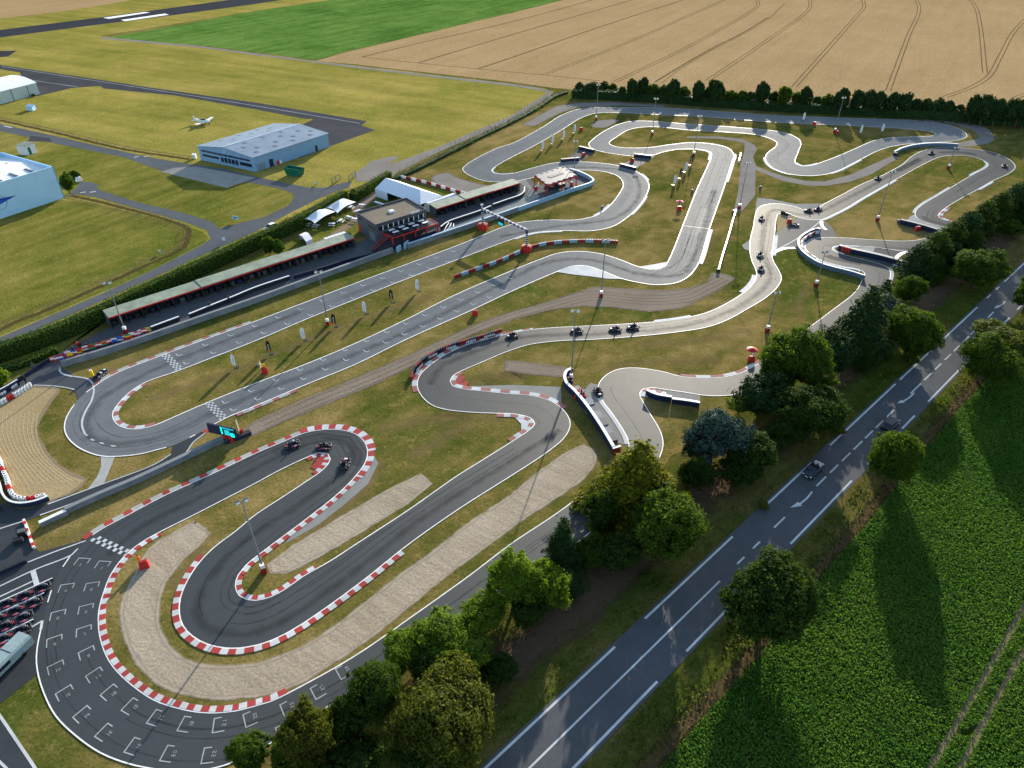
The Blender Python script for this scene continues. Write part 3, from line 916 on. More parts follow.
T1R = [(256, 341), (306, 319.7), (356, 299.5), (406, 279.5), (456, 260.5), (511, 240), (534.5, 233), (562, 231), (592, 231), (612, 227), (627, 218), (639.5, 206), (648, 192), (649, 184), (642, 175), (627, 167.5), (612, 164.5), (599.5, 163), (580.5, 161.8), (559, 162.3),
       (540, 166), (524, 170.5), (513.5, 173.3), (502.5, 174.3), (494, 173), (492, 170.3), (499, 164.7), (515, 155.8), (537, 144.5), (562, 130), (582, 117.8), (597, 113.3), (619.5, 113), (662, 115), (712, 117.5), (767, 122), (830.5, 125), (880.5, 127.5), (918, 130), (932, 132.3),
       (936, 134.6), (930, 136.2), (908, 137), (888, 138), (873, 141), (855.5, 148.5), (838, 156), (825, 161), (811, 165.5), (802, 166), (796, 163.5), (798, 153), (801, 144), (799, 139.5), (790.6, 134.7), (778, 131.5), (762.5, 129.5), (731, 127), (687, 124), (652, 121.2), (632, 121.3),
       (619.5, 124), (604.5, 131), (592, 140), (588.5, 144.5), (593.5, 149.5), (610, 153.4), (635, 156.4), (652, 155.5), (662, 152.6), (677, 149.7), (700.6, 149.8), (710, 152.3), (711, 156), (696, 191), (683, 224.5), (668.5, 260), (664, 266.5), (654, 269.3), (639.5, 267), (619.5, 259.5),
       (599.5, 253.5), (577, 251.3), (557, 253.5), (537, 260.5), (512, 270.5), (456, 294.5), (406, 319.5), (356, 343), (306, 364), (256, 383), (202.5, 404.5), (175, 416.5), (155, 425), (140, 428.7), (127.5, 428.3), (119, 425), (114, 419), (113.7, 412), (119, 404), (127.5, 394.8),
       (145, 383), (177.5, 371.5), (206, 360.5)]
T2L = [(860, 200), (875.6, 191), (899, 178), (922.5, 165), (935, 159), (947.5, 156), (966, 156), (979, 159), (987.5, 163.5), (986.5, 167), (972.5, 174.7), (954, 185.6), (935, 197), (922.5, 204.5), (915.5, 211), (915.8, 217), (922.5, 221.5), (938, 226), (948, 228.8), (951, 230.8), (946, 233.5),
       (928, 238), (908, 241), (875.5, 240), (843, 237.8), (820, 237.8), (810, 240), (805.3, 244), (805.5, 249), (811, 254.8), (823, 261.5), (843, 266.8), (858, 269.5), (864, 273), (861.5, 281), (854, 293), (833, 309.5), (813, 324.5), (790, 341), (765, 359.5), (752.5, 367), (740, 373), (721, 377.3), (699, 377.8),
       (680.6, 376.3), (662, 371.5), (637, 368), (619.5, 369), (607, 374.5), (599, 383), (598, 391), (603, 402), (612, 414), (622, 429), (628, 441), (628, 451), (621, 463), (603, 478), (557, 513), (512, 543), (468.5, 576), (416, 613.5), (356, 655), (306, 683.5), (271, 701), (256, 705.5), (242, 709.3), (225, 712), (200, 712), (175, 707),
       (155, 700), (140, 690.5), (122.5, 676), (110, 661), (102.5, 643.5), (99.3, 626), (100, 608.5), (105, 591), (112, 574), (125, 556.5), (140, 544), (160, 532.5), (190, 517.5), (225, 499.5), (255, 484), (281, 470), (306, 458.3), (318.5, 453.3), (327.5, 454), (330, 459.5), (323.5, 469), (306, 481.5), (281, 498),
       (255, 515), (235, 531.5), (215, 546.5), (200, 561.5), (187.5, 580), (180, 598.5), (179, 613.5), (182.5, 626), (192.5, 637), (207.5, 645), (225, 648.7), (240, 648.7), (256, 646), (271, 641.3), (293.5, 630), (326, 608.5), (366, 579), (406, 547), (456, 511.5), (511, 476.5), (529, 465), (550.4, 450.4), (565.4, 437),
       (570.6, 424.6), (567.8, 415.5), (559, 406), (546, 399), (529, 395.2), (507.4, 393.5), (486, 391.3), (464.5, 389), (453, 386), (450.5, 381.5), (454, 375.5), (464.5, 370), (486, 360.8), (507.4, 351.8), (529, 345), (550, 342), (562, 341), (597, 339.5), (632, 337), (672, 333), (704.5, 328), (724.5, 321.5), (749.5, 308),
       (765, 298.5), (777, 288), (781.6, 278.4), (779, 270.6), (773.6, 261.5), (772, 254), (773, 247), (775, 231.6), (776.7, 218), (779, 214.2), (788, 214.4), (799.4, 218), (810, 220), (821, 220), (834, 214.6), (849.4, 206.6)]
T2R = [(860, 185), (883, 175), (902, 164.5), (911.5, 156.5), (922.5, 151), (938, 148), (957, 147.8), (979, 149.7), (997.5, 154), (1010, 160), (1015.3, 167), (1010, 173), (993, 181), (979, 189), (961.5, 198.5), (947.5, 207), (940, 213), (938.5, 216.5), (944, 220), (960, 223.7), (969, 226.5), (974, 231), (968, 237.5), (948, 244),
       (930, 249), (915.5, 251.3), (900.5, 251), (875.5, 247.5), (858, 246.3), (838, 245.8), (832.5, 248), (834, 251), (843, 254.5), (873, 262), (886, 266.5), (890.5, 272), (888, 283), (876, 300), (856, 320), (835, 337), (790, 364), (760, 384), (745, 392), (730.6, 395.5), (707, 396), (687, 393), (666.5, 390), (652, 388), (644.5, 389), (640, 393.5), (644.5, 404),
       (652, 416.5), (659.5, 429), (663.3, 441), (662, 452), (654, 468), (631, 496), (590, 533), (540, 572), (490, 607), (430, 647), (370, 683), (327, 708), (297, 727), (260, 750), (225, 766), (185, 773), (146, 768.5), (125, 763.5), (100, 753.5), (75, 736), (55, 716), (42.5, 691), (37, 671), (36, 657), (38, 641), (43, 620), (49, 597), (56, 578), (66, 562), (75, 550),
       (86, 540), (100, 530), (125, 516.5), (162.5, 496.5), (207.5, 476), (255, 453.5), (281, 442.5), (306, 432.5), (325, 429.5), (341, 429.7), (356, 434), (365, 442), (368, 451.5), (366, 462), (356, 476.5), (338.5, 494), (306, 520), (268.5, 548), (256, 557.5), (246, 566), (239, 575), (236, 586), (240, 595.5), (247, 599.3), (256, 600.2), (271, 596.5), (285, 589),
       (303.5, 576), (330, 561), (356, 544), (406, 511.5), (456, 476.5), (476, 464), (511, 442), (528, 430.8), (534.3, 424), (530, 418.3), (514, 414.3), (496.7, 413.7), (468.8, 412.5), (445, 409.7), (432, 405.5), (421.7, 396.7), (417, 386), (419.3, 376), (428, 366.8), (443, 356), (464.5, 346), (486, 339.5), (507.4, 334), (529, 330),
       (549.5, 328), (587, 326), (624.5, 324), (667, 320.5), (702, 314), (724.5, 304.5), (748, 289), (755.5, 279), (756, 272), (751.7, 261), (749.4, 250), (750, 239), (753, 227), (755.6, 213), (759, 207.3), (768, 204.2), (780.6, 204), (794.7, 206.6), (805.6, 210.3), (815, 209.2), (824, 204), (846, 192.5)]
c1L, c1R = spline(T1L, True, 0.9), spline(T1R, True, 0.9)
c2L, c2R = spline(T2L, True, 0.8), spline(T2R, True, 0.8)


def area(p):
    return abs(sum(a.x * b_.y - a.y * b_.x for a, b_ in zip(p, p[1:] + p[:1]))) / 2


ZT = 0.05
t1 = sheet('kart_track', [c1L, c1R] if area(c1L) > area(c1R) else [c1R, c1L], ZT, A_T1)
t2 = sheet('kart_track', [c2L, c2R] if area(c2L) > area(c2R) else [c2R, c2L], ZT, A_T2)
ZM = ZT + 0.015


def idx(c, px):
    P = Vector(W(*px)[:2])
    return min(range(len(c)), key=lambda k: (c[k] - P).length)


def edge(tr, c, d0, d1, gaps):
    """white edge line round a closed edge, left out in the gaps where it is only dashed"""
    n = len(c)
    on = [True] * n
    for a, b in gaps:
        i, j = sorted((idx(c, a), idx(c, b)))
        for k in range(i, j + 1):
            on[k] = False
            if (k // 3) % 2 == 0 and k > i + 1:
                on[k] = 'd'
    m = MB()
    if not gaps:
        strip(m, c, d0, d1, ZM, True, uv=False)
    else:
        st = next(k for k in range(n) if not on[k])
        run = []
        for k in list(range(st, n)) + list(range(st)):
            if on[k]:
                run.append(c[k])
            if (not on[k] or k == (st - 1) % n) and len(run) > 1:
                strip(m, run, d0, d1, ZM, False, uv=False)
            if not on[k]:
                run = []
    m.build('edge_line', WHITE, tr)


edge(t1, c1L, .02, -.17, [((206, 429.5), (173, 445.8)), ((78, 400), (96, 385.5))])
edge(t1, c1R, .17, -.02, [])
edge(t2, c2L, -.01, .13, [])
edge(t2, c2R, -.13, .01, [((42.5, 622), (85, 541))])


def K(tr, curve, a, b_, w, side, mats=None, block=1.5, z=0.085, inset=0.0, ratio=0.5):
    """kerb outside (side=+1 left, -1 right) the given edge between two surveyed points"""
    p = sub(curve, a, b_)
    side = -side if tr is t2 else side          # the second circuit is surveyed against the driving direction
    m = MB()
    kerb(m, p, side * (inset + 0.02), side * (w + inset), 0.0, z, block, nm=2, ratio=ratio)
    return m.build('kerb', mats or [REDK, WHK], tr)


WW = [WHK, WHK]
PALE = [REDPALE, WHK]
# new loop, left edge (start loop inner side and hairpin outer side)
K(t2, c2L, (285, 693), (160, 532.5), 0.7, 1, block=.82)
K(t2, c2L, (203, 558), (401, 551), 0.75, 1, block=.92)
K(t2, c2L, (306, 458.3), (316, 474), 0.8, 1, block=0.8)
m = MB()
strip(m, sub(c2L, (322, 453.3), (318, 472)), -0.8, -2.0, 0.07, uv=False)
m.build('kerb', REDK, t2)
# right edge
K(t2, c2R, (86, 540), (300, 435), 0.8, -1, [REDK, CONC_W], 1.35, ratio=.42)
K(t2, c2R, (300, 435), (368, 452), 1.2, -1, block=1.05)
K(t2, c2R, (368, 452), (356, 476.5), 1.0, -1, block=1.05)
K(t2, c2R, (356, 476.5), (240, 573), 0.7, -1, block=.95)
K(t2, c2R, (240, 573), (318, 568), 0.65, -1, block=.85)
K(t2, c2R, (496.7, 413.7), (511, 442), 0.85, -1, PALE, 1.2)
K(t2, c2R, (418, 392), (507, 334), 0.9, -1, [REDPALE, WHK], 1.6)
K(t2, c2R, (507, 334), (532, 329.6), 0.5, -1, PALE, 1.6)
K(t2, c2L, (561, 407.5), (462, 371), 0.85, 1, PALE, 1.7)
m = MB()
strip(m, sub(c2L, (465, 389), (457, 373.5)), -0.85, -2.2, 0.07, uv=False)
m.build('kerb', REDK, t2)
sheet('painted_apron', [poly2([(512, 414.6), (520, 416), (528, 419), (532.5, 424), (528, 429.5), (521.5, 433), (521, 424)])], 0.072, WHK, t2)
K(t2, c2L, (764, 360), (680, 376), 0.75, 1, PALE, 2.6)
K(t2, c2R, (947.5, 207), (955, 222.6), 1.0, -1, PALE, 2.0)
K(t2, c2R, (756.5, 276), (742, 292), 0.94, -1, WW)
K(t2, c2R, (690, 317), (655, 322), 0.58, -1, WW)
K(t2, c2L, (772, 256), (774.5, 236), 0.86, 1, WW)
K(t2, c2L, (821, 220), (896, 180), 0.65, 1, WW)
K(t2, c2L, (950, 187.5), (914, 213), 0.58, 1, WW)
K(t2, c2R, (992, 182), (978, 189.5), 0.65, -1, WW)
K(t2, c2L, (984, 162), (970, 176), 0.65, 1, WW)
K(t2, c2L, (600, 399), (629, 446), 0.65, 1, WW)
K(t2, c2R, (655, 388), (641, 398), 1.4, -1, PALE, 3)
K(t2, c2L, (806, 242), (862, 270), 0.72, 1, WW)
K(t2, c2R, (860, 246.6), (842, 254), 0.58, -1, WW)
K(t2, c2R, (889, 268), (886, 286), 0.65, -1, WW)
m = MB()
strip(m, spline([(772, 254), (777, 251), (785, 248.5), (795, 248)], False, 0.8), -0.5, 0.5, 0.062, uv=False)
strip(m, spline([(821.5, 221), (822, 226), (826, 230)], False, 0.8), -0.4, 0.4, 0.062, uv=False)
strip(m, spline([(895, 266), (896, 259), (903, 253), (914, 252)], False, 0.8), -0.5, 0.5, 0.062, uv=False)
m.build('edge_line', WHITE, t2)
m = MB()
strip(m, spline([(773, 252), (800, 237), (821, 221)], False, 0.8), -0.18, 0.18, 0.045, uv=False)
m.build('edge_line', MARK, t2)
# older circuit
K(t1, c1L, (95, 386), (250, 323.5), 0.75, 1, [REDPALE, CONC_W], 1.7, ratio=.4)
K(t1, c1L, (296, 389), (236, 414), 0.75, 1, [REDPALE, CONC_W], 1.6, ratio=.4)
K(t1, c1L, (214, 425), (202, 431), 0.75, 1, [REDK, WHK], 2.2)
K(t1, c1R, (152, 426), (143, 384), 0.75, -1, [REDPALE, WHK], 1.5)
K(t1, c1L, (709.5, 229.5), (698, 264), 0.86, 1, WW)
K(t1, c1L, (594.5, 216), (610, 205), 0.65, 1, WW)
K(t1, c1R, (630, 215), (645, 196), 0.50, -1, WW)
K(t1, c1R, (649, 181), (641, 174.5), 0.65, -1, WW)
K(t1, c1R, (516, 238.5), (562, 231), 0.65, -1, WW)
K(t1, c1L, (735, 154), (726, 182), 0.72, 1, WW)
K(t1, c1R, (697, 149.5), (709, 160), 0.72, -1, WW)
K(t1, c1R, (817, 163.5), (796, 163), 0.65, -1, WW)
K(t1, c1L, (790, 174.4), (766, 158), 0.58, 1, WW)
K(t1, c1L, (860, 160), (830, 173.5), 0.65, 1, WW)
K(t1, c1R, (512, 173.6), (494, 168), 0.43, -1, WW)
m = MB()
sheet('painted_apron', [poly2([(557, 272.2), (565, 268), (572, 266.3), (584.5, 265.8), (599.5, 269.7), (622, 279.2), (608, 279), (590, 276.5), (575, 275)])], 0.072, WHK, t1)
sheet('painted_apron', [poly2([(639, 267), (654, 264.5), (667.5, 262), (664, 266.8), (654, 269.6)])], 0.072, WHK, t1)

# ---- markings
m = MB()
strip(m, spline([(59, 370), (61, 373), (70, 376), (87.5, 379), (92, 382.5), (94, 390), (92, 400), (86, 411), (82.5, 420), (82.5, 427.5), (85, 434)], False, 0.7), -0.15, 0.15, ZM + .003, uv=False)
strip(m, spline([(42.5, 621), (41, 630)], False, 0.7), -0.15, 0.15, ZM + .003, uv=False)
dsh = spline([(85, 434), (92.5, 440), (104, 444), (116, 446.5), (128, 446)], False, 0.4)
for i in range(0, len(dsh) - 3, 5):
    strip(m, dsh[i:i + 3], -0.13, 0.13, ZM + .003, uv=False)
m.build('pit_exit_line', MARK, t1)
m = MB()
for q in ([(0, 586.5), (35, 570), (72, 555), (78, 549)], [(28, 562.5), (55, 552), (86, 541)], [(-20, 595), (0, 597), (34, 581)][1:], [(31, 628), (42.5, 621)], [(35, 571), (38.5, 588)], [(25, 521), (0, 529), (-40, 543)], [(48, 504.5), (87.5, 489.8), (155, 464.4), (171, 454.4)], [(40, 515.5), (69, 505), (125, 481.7), (172.5, 461.5), (186, 453), (193, 443), (209, 430.5)],
          [(34, 385.4), (52, 386), (67, 388), (75, 390)], [(60, 368), (62, 374), (72, 377)]):
    strip(m, spline(q, False, 0.6), -0.11, 0.11, ZM + .006, uv=False)
strip(m, spline([(33, 571), (38, 588)], False, 0.6), -0.3, 0.3, ZM + .009, uv=False)
strip(m, spline([(-6, 708), (0, 716), (17, 741), (35, 768), (48, 790)], False, 1), -.14, .14, .045, uv=False)
strip(m, spline([(-20, 748), (0, 762), (8, 770)], False, 1), -.12, .12, .045, uv=False)
m.build('paddock_line', MARK, t2)


def checks(tr, a, b_, rows, cols, depth):
    """chequered line across the track from a to b"""
    A, B = Vector(W(*a)[:2]), Vector(W(*b_)[:2])
    d = (B - A) / cols
    nn = Vector((-d.y, d.x)).normalized() * depth / rows
    mm = MB()
    for i in range(cols):
        for j in range(rows):
            if (i + j) % 2 == 0:
                p = A + d * i + nn * j
                q = [p, p + d * .96, p + d * .96 + nn * .96, p + nn * .96]
                mm.add([(t.x, t.y, ZM + .004) for t in q], [(0, 1, 2, 3)])
    mm.build('start_line', MARK, tr)


checks(t2, (90, 541), (126, 557.5), 2, 13, 1.15)
checks(t1, (161, 356), (176, 371.3), 4, 11, 1.35)
checks(t1, (204, 404), (220, 420.5), 4, 11, 1.35)


def lmark(mm, p, d, nn, a=1.0, c=0.75, w=0.085):
    """L shaped grid slot mark"""
    q = [p - nn * a / 2 - d * w, p + nn * a / 2 - d * w, p + nn * a / 2 + d * w, p - nn * a / 2 + d * w]
    mm.add([(t.x, t.y, ZM + .003) for t in q], [(0, 1, 2, 3)])
    e = p - nn * a / 2
    q = [e - nn * w, e + nn * w, e + nn * w + d * c, e - nn * w + d * c]
    mm.add([(t.x, t.y, ZM + .0045) for t in q], [(0, 1, 2, 3)])


for rows in (((177, 355), (452, 251.5), 14), ((184.5, 363.5), (446, 261.5), 13)), (((223, 402.5), (508.5, 278.5), 15), ((231, 410), (503, 290.5), 15)):
    mm = MB()
    for a, b_, n in rows:
        A, B = Vector(W(*a)[:2]), Vector(W(*b_)[:2])
        d = (B - A).normalized()
        for i in range(n):
            lmark(mm, A + (B - A) * i / (n - 1), d, Vector((-d.y, d.x)))
    mm.build('grid_marking', MARK, t1)

SEG = {'0': 'abcdef', '1': 'bc', '2': 'abged', '3': 'abgcd', '4': 'fgbc', '5': 'afgcd', '6': 'afgedc', '7': 'abc', '8': 'abcdefg', '9': 'abcdfg'}
SL = {'a': ((0, 1), (1, 1)), 'b': ((1, 1), (1, .5)), 'c': ((1, .5), (1, 0)), 'd': ((0, 0), (1, 0)), 'e': ((0, 0), (0, .5)), 'f': ((0, .5), (0, 1)), 'g': ((0, .5), (1, .5))}
boxes = [((103, 565), (116, 592)), ((82.5, 562), (62, 590)), ((92, 586.5), (97, 600)), ((66.5, 588), (58, 604)), ((86, 609), (86, 622)), ((58, 615), (54, 630)), ((84, 631), (84, 645)), ((54.5, 641), (55, 656)), ((87, 653), (91, 665)), ((56, 667.5), (60, 680)),
         ((95, 675), (104, 686)), ((65, 693), (73, 705)), ((110, 692.5), (122, 700)), ((83, 714.5), (93, 724)), ((131, 706.5), (144, 711)), ((105, 732.5), (118, 739)), ((156, 718), (170, 720)), ((134, 746.5), (148, 751)), ((186, 724.5), (202, 723)), ((169, 754), (184, 754)),
         ((219, 725), (234, 722)), ((208.5, 755.5), (222, 754)), ((250, 719), (264, 713)), ((250, 748), (262, 742)), ((287.5, 708.5), (300, 702)), ((283, 732), (296, 724)), ((318, 691.5), (332, 683)), ((343, 672), (356, 664))]
mm = MB()
nb = MB()
for k, (p, q) in enumerate(boxes):
    P0, P1 = Vector(W(*p)[:2]), Vector(W(*q)[:2])
    d = (P1 - P0).normalized()
    # follow the local direction of the loop
    i = min(range(len(c2L)), key=lambda t: (c2L[t] - P0).length)
    tl = (c2L[(i + 3) % len(c2L)] - c2L[(i - 3) % len(c2L)]).normalized()
    i2 = min(range(len(c2R)), key=lambda t: (c2R[t] - P0).length)
    tr_ = (c2R[(i2 + 3) % len(c2R)] - c2R[(i2 - 3) % len(c2R)]).normalized()
    fw = (tl * 1.0 + tr_ * (1.4 if tl.dot(tr_) > 0 else -1.4)).normalized()
    rt = Vector((fw.y, -fw.x))
    w = 0.06
    hw, ln = 0.78, 1.2
    for s0_, s1_ in (((-hw, .55), (hw, .55)), ((-hw, .55 + w), (-hw, .55 - ln)), ((hw, .55 + w), (hw, .55 - ln * .62))):
        a = P0 + rt * s0_[0] + fw * s0_[1]
        b_ = P0 + rt * s1_[0] + fw * s1_[1]
        e = (b_ - a).normalized()
        nn = Vector((-e.y, e.x)) * w
        mm.add([(t.x, t.y, ZM + .003 + (.001 if s0_[0] == s1_[0] else 0)) for t in (a - nn, b_ - nn, b_ + nn, a + nn)], [(0, 1, 2, 3)])
    txt = str(k + 1)
    for c_i, ch in enumerate(txt):
        ox = 0.1 + 0.36 * (c_i - (len(txt) - 1) / 2) - 0.12
        for s_ in SEG[ch]:
            (x0, y0), (x1, y1) = SL[s_]
            a = P0 + rt * (ox + x0 * .19) + fw * (-0.70 + y0 * .32)
            b_ = P0 + rt * (ox + x1 * .19) + fw * (-0.70 + y1 * .32)
            e = (b_ - a).normalized()
            nn = Vector((-e.y, e.x)) * .035
            nb.add([(t.x, t.y, ZM + .003) for t in (a - nn - e * .035, b_ - nn + e * .035, b_ + nn + e * .035, a + nn - e * .035)], [(0, 1, 2, 3)])
mm.build('grid_box', FADED, t2)
nb.build('grid_number', FADED, t2)
m = MB()
strip(m, spline([(683, 226), (709, 229)], False, 1), -0.14, 0.14, ZM + .003, uv=False)
m.build('timing_line', MARK, t1)

# dark rubber where the karts run
for tr, q, w in ((t2, [(560, 430), (545, 440), (500, 468), (420, 520), (330, 590), (270, 628), (225, 634), (200, 620), (203, 590), (240, 545), (300, 505), (345, 470), (352, 450), (335, 440), (300, 447), (220, 488), (140, 528), (108, 556)], 1.2),
                 (t2, [(430, 385), (440, 368), (480, 350), (520, 338), (600, 334), (690, 325), (745, 303), (770, 278), (762, 250), (765, 225), (775, 210), (805, 215), (850, 197), (920, 158)], 1.5),
                 (t1, [(500, 237), (560, 226), (615, 218), (640, 190), (625, 171), (560, 166.5)], 1.4), (t1, [(715, 190), (695, 255), (680, 275), (640, 274), (590, 260), (550, 262), (500, 285), (400, 335), (230, 405), (150, 440), (95, 440), (88, 420), (100, 400), (150, 372), (300, 312)], 1.5),
                 (t1, [(700, 232), (688, 266), (660, 278), (630, 274)], 0.5), (t1, [(690, 236), (676, 264), (650, 275)], 0.4)):
    m = MB()
    strip(m, spline(q, False, 1.2), -w, w, ZT + .006)
    m.build('tyre_marks', RUBBER_F, tr)
# worn, dusty ground beside the kerbs
for q, w in (([(500, 418), (470, 416), (440, 414)], 1.5), ([(380, 460), (372, 480), (350, 505), (300, 545)], 2.2), ([(118, 560), (105, 585), (104, 620)], 1.0), ([(470, 383), (500, 381), (520, 372), (480, 378)], 3.0), ([(330, 474), (318, 460), (300, 470)], 1.6),
             ([(205, 545), (195, 556), (170, 590)], 1.6), ([(150, 400), (230, 372), (320, 335), (430, 296)], 2.4), ([(250, 405), (330, 372), (420, 335)], 1.0), ([(105, 372), (160, 350), (250, 315)], 1.0), ([(380, 430), (420, 420), (470, 417)], 3.0), ([(410, 460), (440, 440), (470, 425)], 3.0),
             ([(590, 455), (600, 440), (590, 430)], 1.6), ([(600, 370), (650, 362), (720, 360)], 2.5), ([(640, 345), (700, 340), (750, 330)], 2.5), ([(800, 320), (800, 300), (810, 285)], 2.0), ([(840, 205), (880, 190), (920, 175)], 2.0), ([(716, 235), (712, 245), (709, 255)], 1.2), ([(745, 262), (746, 270)], 1.4), ([(765, 150), (763, 160), (768, 168)], 1.3),
             ([(985, 170), (975, 178)], 1.3), ([(1003, 180), (980, 193)], 1.3), ([(640, 420), (650, 440), (652, 460)], 2.5), ([(30, 545), (60, 545), (90, 530)], 1.4), ([(130, 452), (160, 446), (172, 442)], 1.4)):
    m = MB()
    strip(m, spline(q, False, 1.2), -w, w, 0.024)
    tag(m.build('worn_ground', DRYG), kind='structure')

# skid marks, seams and repairs in the tarmac
r5 = random.Random(21)
for tr, c, sg, n in ((t2, c2L, 1, 34), (t1, c1L, -1, 34)):
    m = MB()
    for k in range(n):
        i = r5.randrange(len(c))
        ln = r5.randrange(14, 70)
        run = [c[(i + j) % len(c)] for j in range(ln)]
        o_ = r5.uniform(1.2, 5.6)
        for dd in ((0, .95) if r5.random() < .6 else (0,)):
            a_, b_ = offset(run, sg * (o_ + dd)), None
            w_ = r5.uniform(.06, .13)
            strip(m, a_, -w_, w_, ZT + .009)
    m.build('skid_marks', SKID, tr)
for k, (tr, c, sg) in enumerate(((t2, c2L, 1), (t1, c1L, -1)) * 6):
    i = r5.randrange(len(c))
    run = [c[(i + j) % len(c)] for j in range(r5.randrange(5, 22))]
    o_ = r5.uniform(.8, 4.0)
    m = MB()
    strip(m, run, sg * o_, sg * (o_ + r5.uniform(1.0, 2.4)), ZT + .003)
    m.build('tar_repair', PATCHL if tr is t1 else PATCHM, tr)
# ================================================================ BUILDINGS
def V2(px):
    return Vector(W(*px))


def gable_hall(name, A, B, C, eave, apex, wall_m, roof_m, label, cat, ridge_m=None):
    """hall on the footprint A (front left), B (front right), C (back right)"""
    A, B, C = V2(A), V2(B), V2(C)
    D = A + (C - B)
    root = empty(name, A, 0, label, cat)
    up = Vector((0, 0, 1))
    M0, M1 = (A + B) / 2, (D + C) / 2
    m = MB()
    m.add([A, B, B + up * eave, M0 + up * apex, A + up * eave], [(0, 1, 2, 3, 4)])
    m.add([D, C, C + up * eave, M1 + up * apex, D + up * eave], [(4, 3, 2, 1, 0)])
    m.add([A, D, D + up * eave, A + up * eave], [(3, 2, 1, 0)])
    m.add([B, C, C + up * eave, B + up * eave], [(0, 1, 2, 3)])
    m.build('wall', wall_m, root, A)
    m = MB()
    fx = (A - D).normalized() * 0.35
    for P, Q, s in ((A, D, 1), (B, C, -1)):
        ex = ((A - B).normalized() * 0.3) * s
        m.slab([P + up * (eave + .05) + fx + ex, M0 + up * (apex + .12) + fx, M1 + up * (apex + .12) - fx, Q + up * (eave + .05) - fx + ex], 0.1)
    m.build('roof', roof_m, root, A)
    if ridge_m:
        m = MB()
        a, b_ = M0 + up * (apex + .15) + fx, M1 + up * (apex + .15) - fx
        m.cyl(a, b_, 0.16, 0.16, 6)
        m.build('ridge_cap', ridge_m, root, A)
    return root, A, B, C, D, M0, M1


def wallbox(root, A, a, b_, s0, s1, z0, z1, mat, name, proud=0.06):
    """panel fixed on the wall from a to b between the fractions s0 and s1"""
    d = b_ - a
    p, q = a + d * s0, a + d * s1
    nn = Vector((d.y, -d.x, 0)).normalized()
    m = MB()
    vs = []
    for o_ in (-.02, proud):
        for t in (p, q):
            for z in (z0, z1):
                vs.append(t + nn * o_ + Vector((0, 0, z)))
    m.add(vs, [(4, 6, 7, 5), (0, 1, 3, 2), (0, 4, 5, 1), (2, 3, 7, 6), (1, 5, 7, 3), (0, 2, 6, 4)])
    return m.build(name, mat, root, A)


up = Vector((0, 0, 1))
ea = ht(256, 172, 157.5)
hall, A, B, C, D, M0, M1 = gable_hall('aircraft_hangar', (201, 160), (256, 172), (329.5, 147), ea, ht(227, 165.5, 147), HBLUE, HROOF,
                                      'blue metal hangar with grey skylit roof and two rows of front windows', 'hangar', WROOF)
for z0, z1, s0, s1 in ((2.9, 3.45, .05, .93), (1.5, 2.15, .06, .36), (1.2, 2.2, .74, .95)):
    wallbox(hall, A, A, B, s0, s1, z0, z1, GLASS, 'window_band')
for k in range(5):
    wallbox(hall, A, A, B, .40 + k * .065, .45 + k * .065, 0.9, 2.4, GLASS if k % 2 else NAVY, 'door')
for k in range(9):
    wallbox(hall, A, A, B, .055 + k * .098, .058 + k * .098, 2.88, 3.47, HBLUE, 'mullion', 0.09)
m = MB()
e0 = M0 + up * (ea + .25) + (A - D).normalized() * 0.08
dx = (B - A).normalized()
ring = [e0 + dx * math.cos(t * math.pi / 8) * .55 + up * math.sin(t * math.pi / 8) * .55 for t in range(17)]
m.tube(ring, 0.09, 5)
m.build('emblem', WPLAST, hall, A)
m = MB()
for px_u in range(4):
    for row in range(4):
        if (px_u * 3 + row) % 7 == 5:
            continue
        s, t = 0.10 + px_u * 0.24 + (row % 2) * .09, 0.16 + row * 0.22
        p = (B * (1 - t) + M0 * t) + (C - B) * s
        q = (B * (1 - t - .1) + M0 * (t + .1)) + (C - B) * s
        lp = (C - B).normalized() * 1.1
        h0 = ea + (ht(227, 165.5, 147) - ea) * t + .09 + .05
        h1 = ea + (ht(227, 165.5, 147) - ea) * (t + .1) + .09 + .05
        m = MB()
        m.slab([p + up * h0, p + lp + up * h0, q + lp + up * h1, q + up * h1], .06)
        m.build('skylight', SKYL, hall, A)
        if row < 3 and px_u < 3:
            p2, q2 = A + (B - M0) * 0 + (M0 - A) * t + (C - B) * (s + .1), A + (M0 - A) * (t + .1) + (C - B) * (s + .1)
            m = MB()
            m.slab([p2 + up * h0, q2 + up * h1, q2 + lp + up * h1, p2 + lp + up * h0], .06)
            m.build('skylight', SKYL, hall, A)
for s0, s1, z1, mt in ((.03, .13, 2.1, HROOF), (.18, .23, 2.3, NAVY), (.80, .83, 1.9, DARK), (.27, .30, 1.2, RED), (.31, .335, 1.0, WPLAST)):
    wallbox(hall, A, B, C, s0, s1, 0.05, z1, mt, 'door', .08)

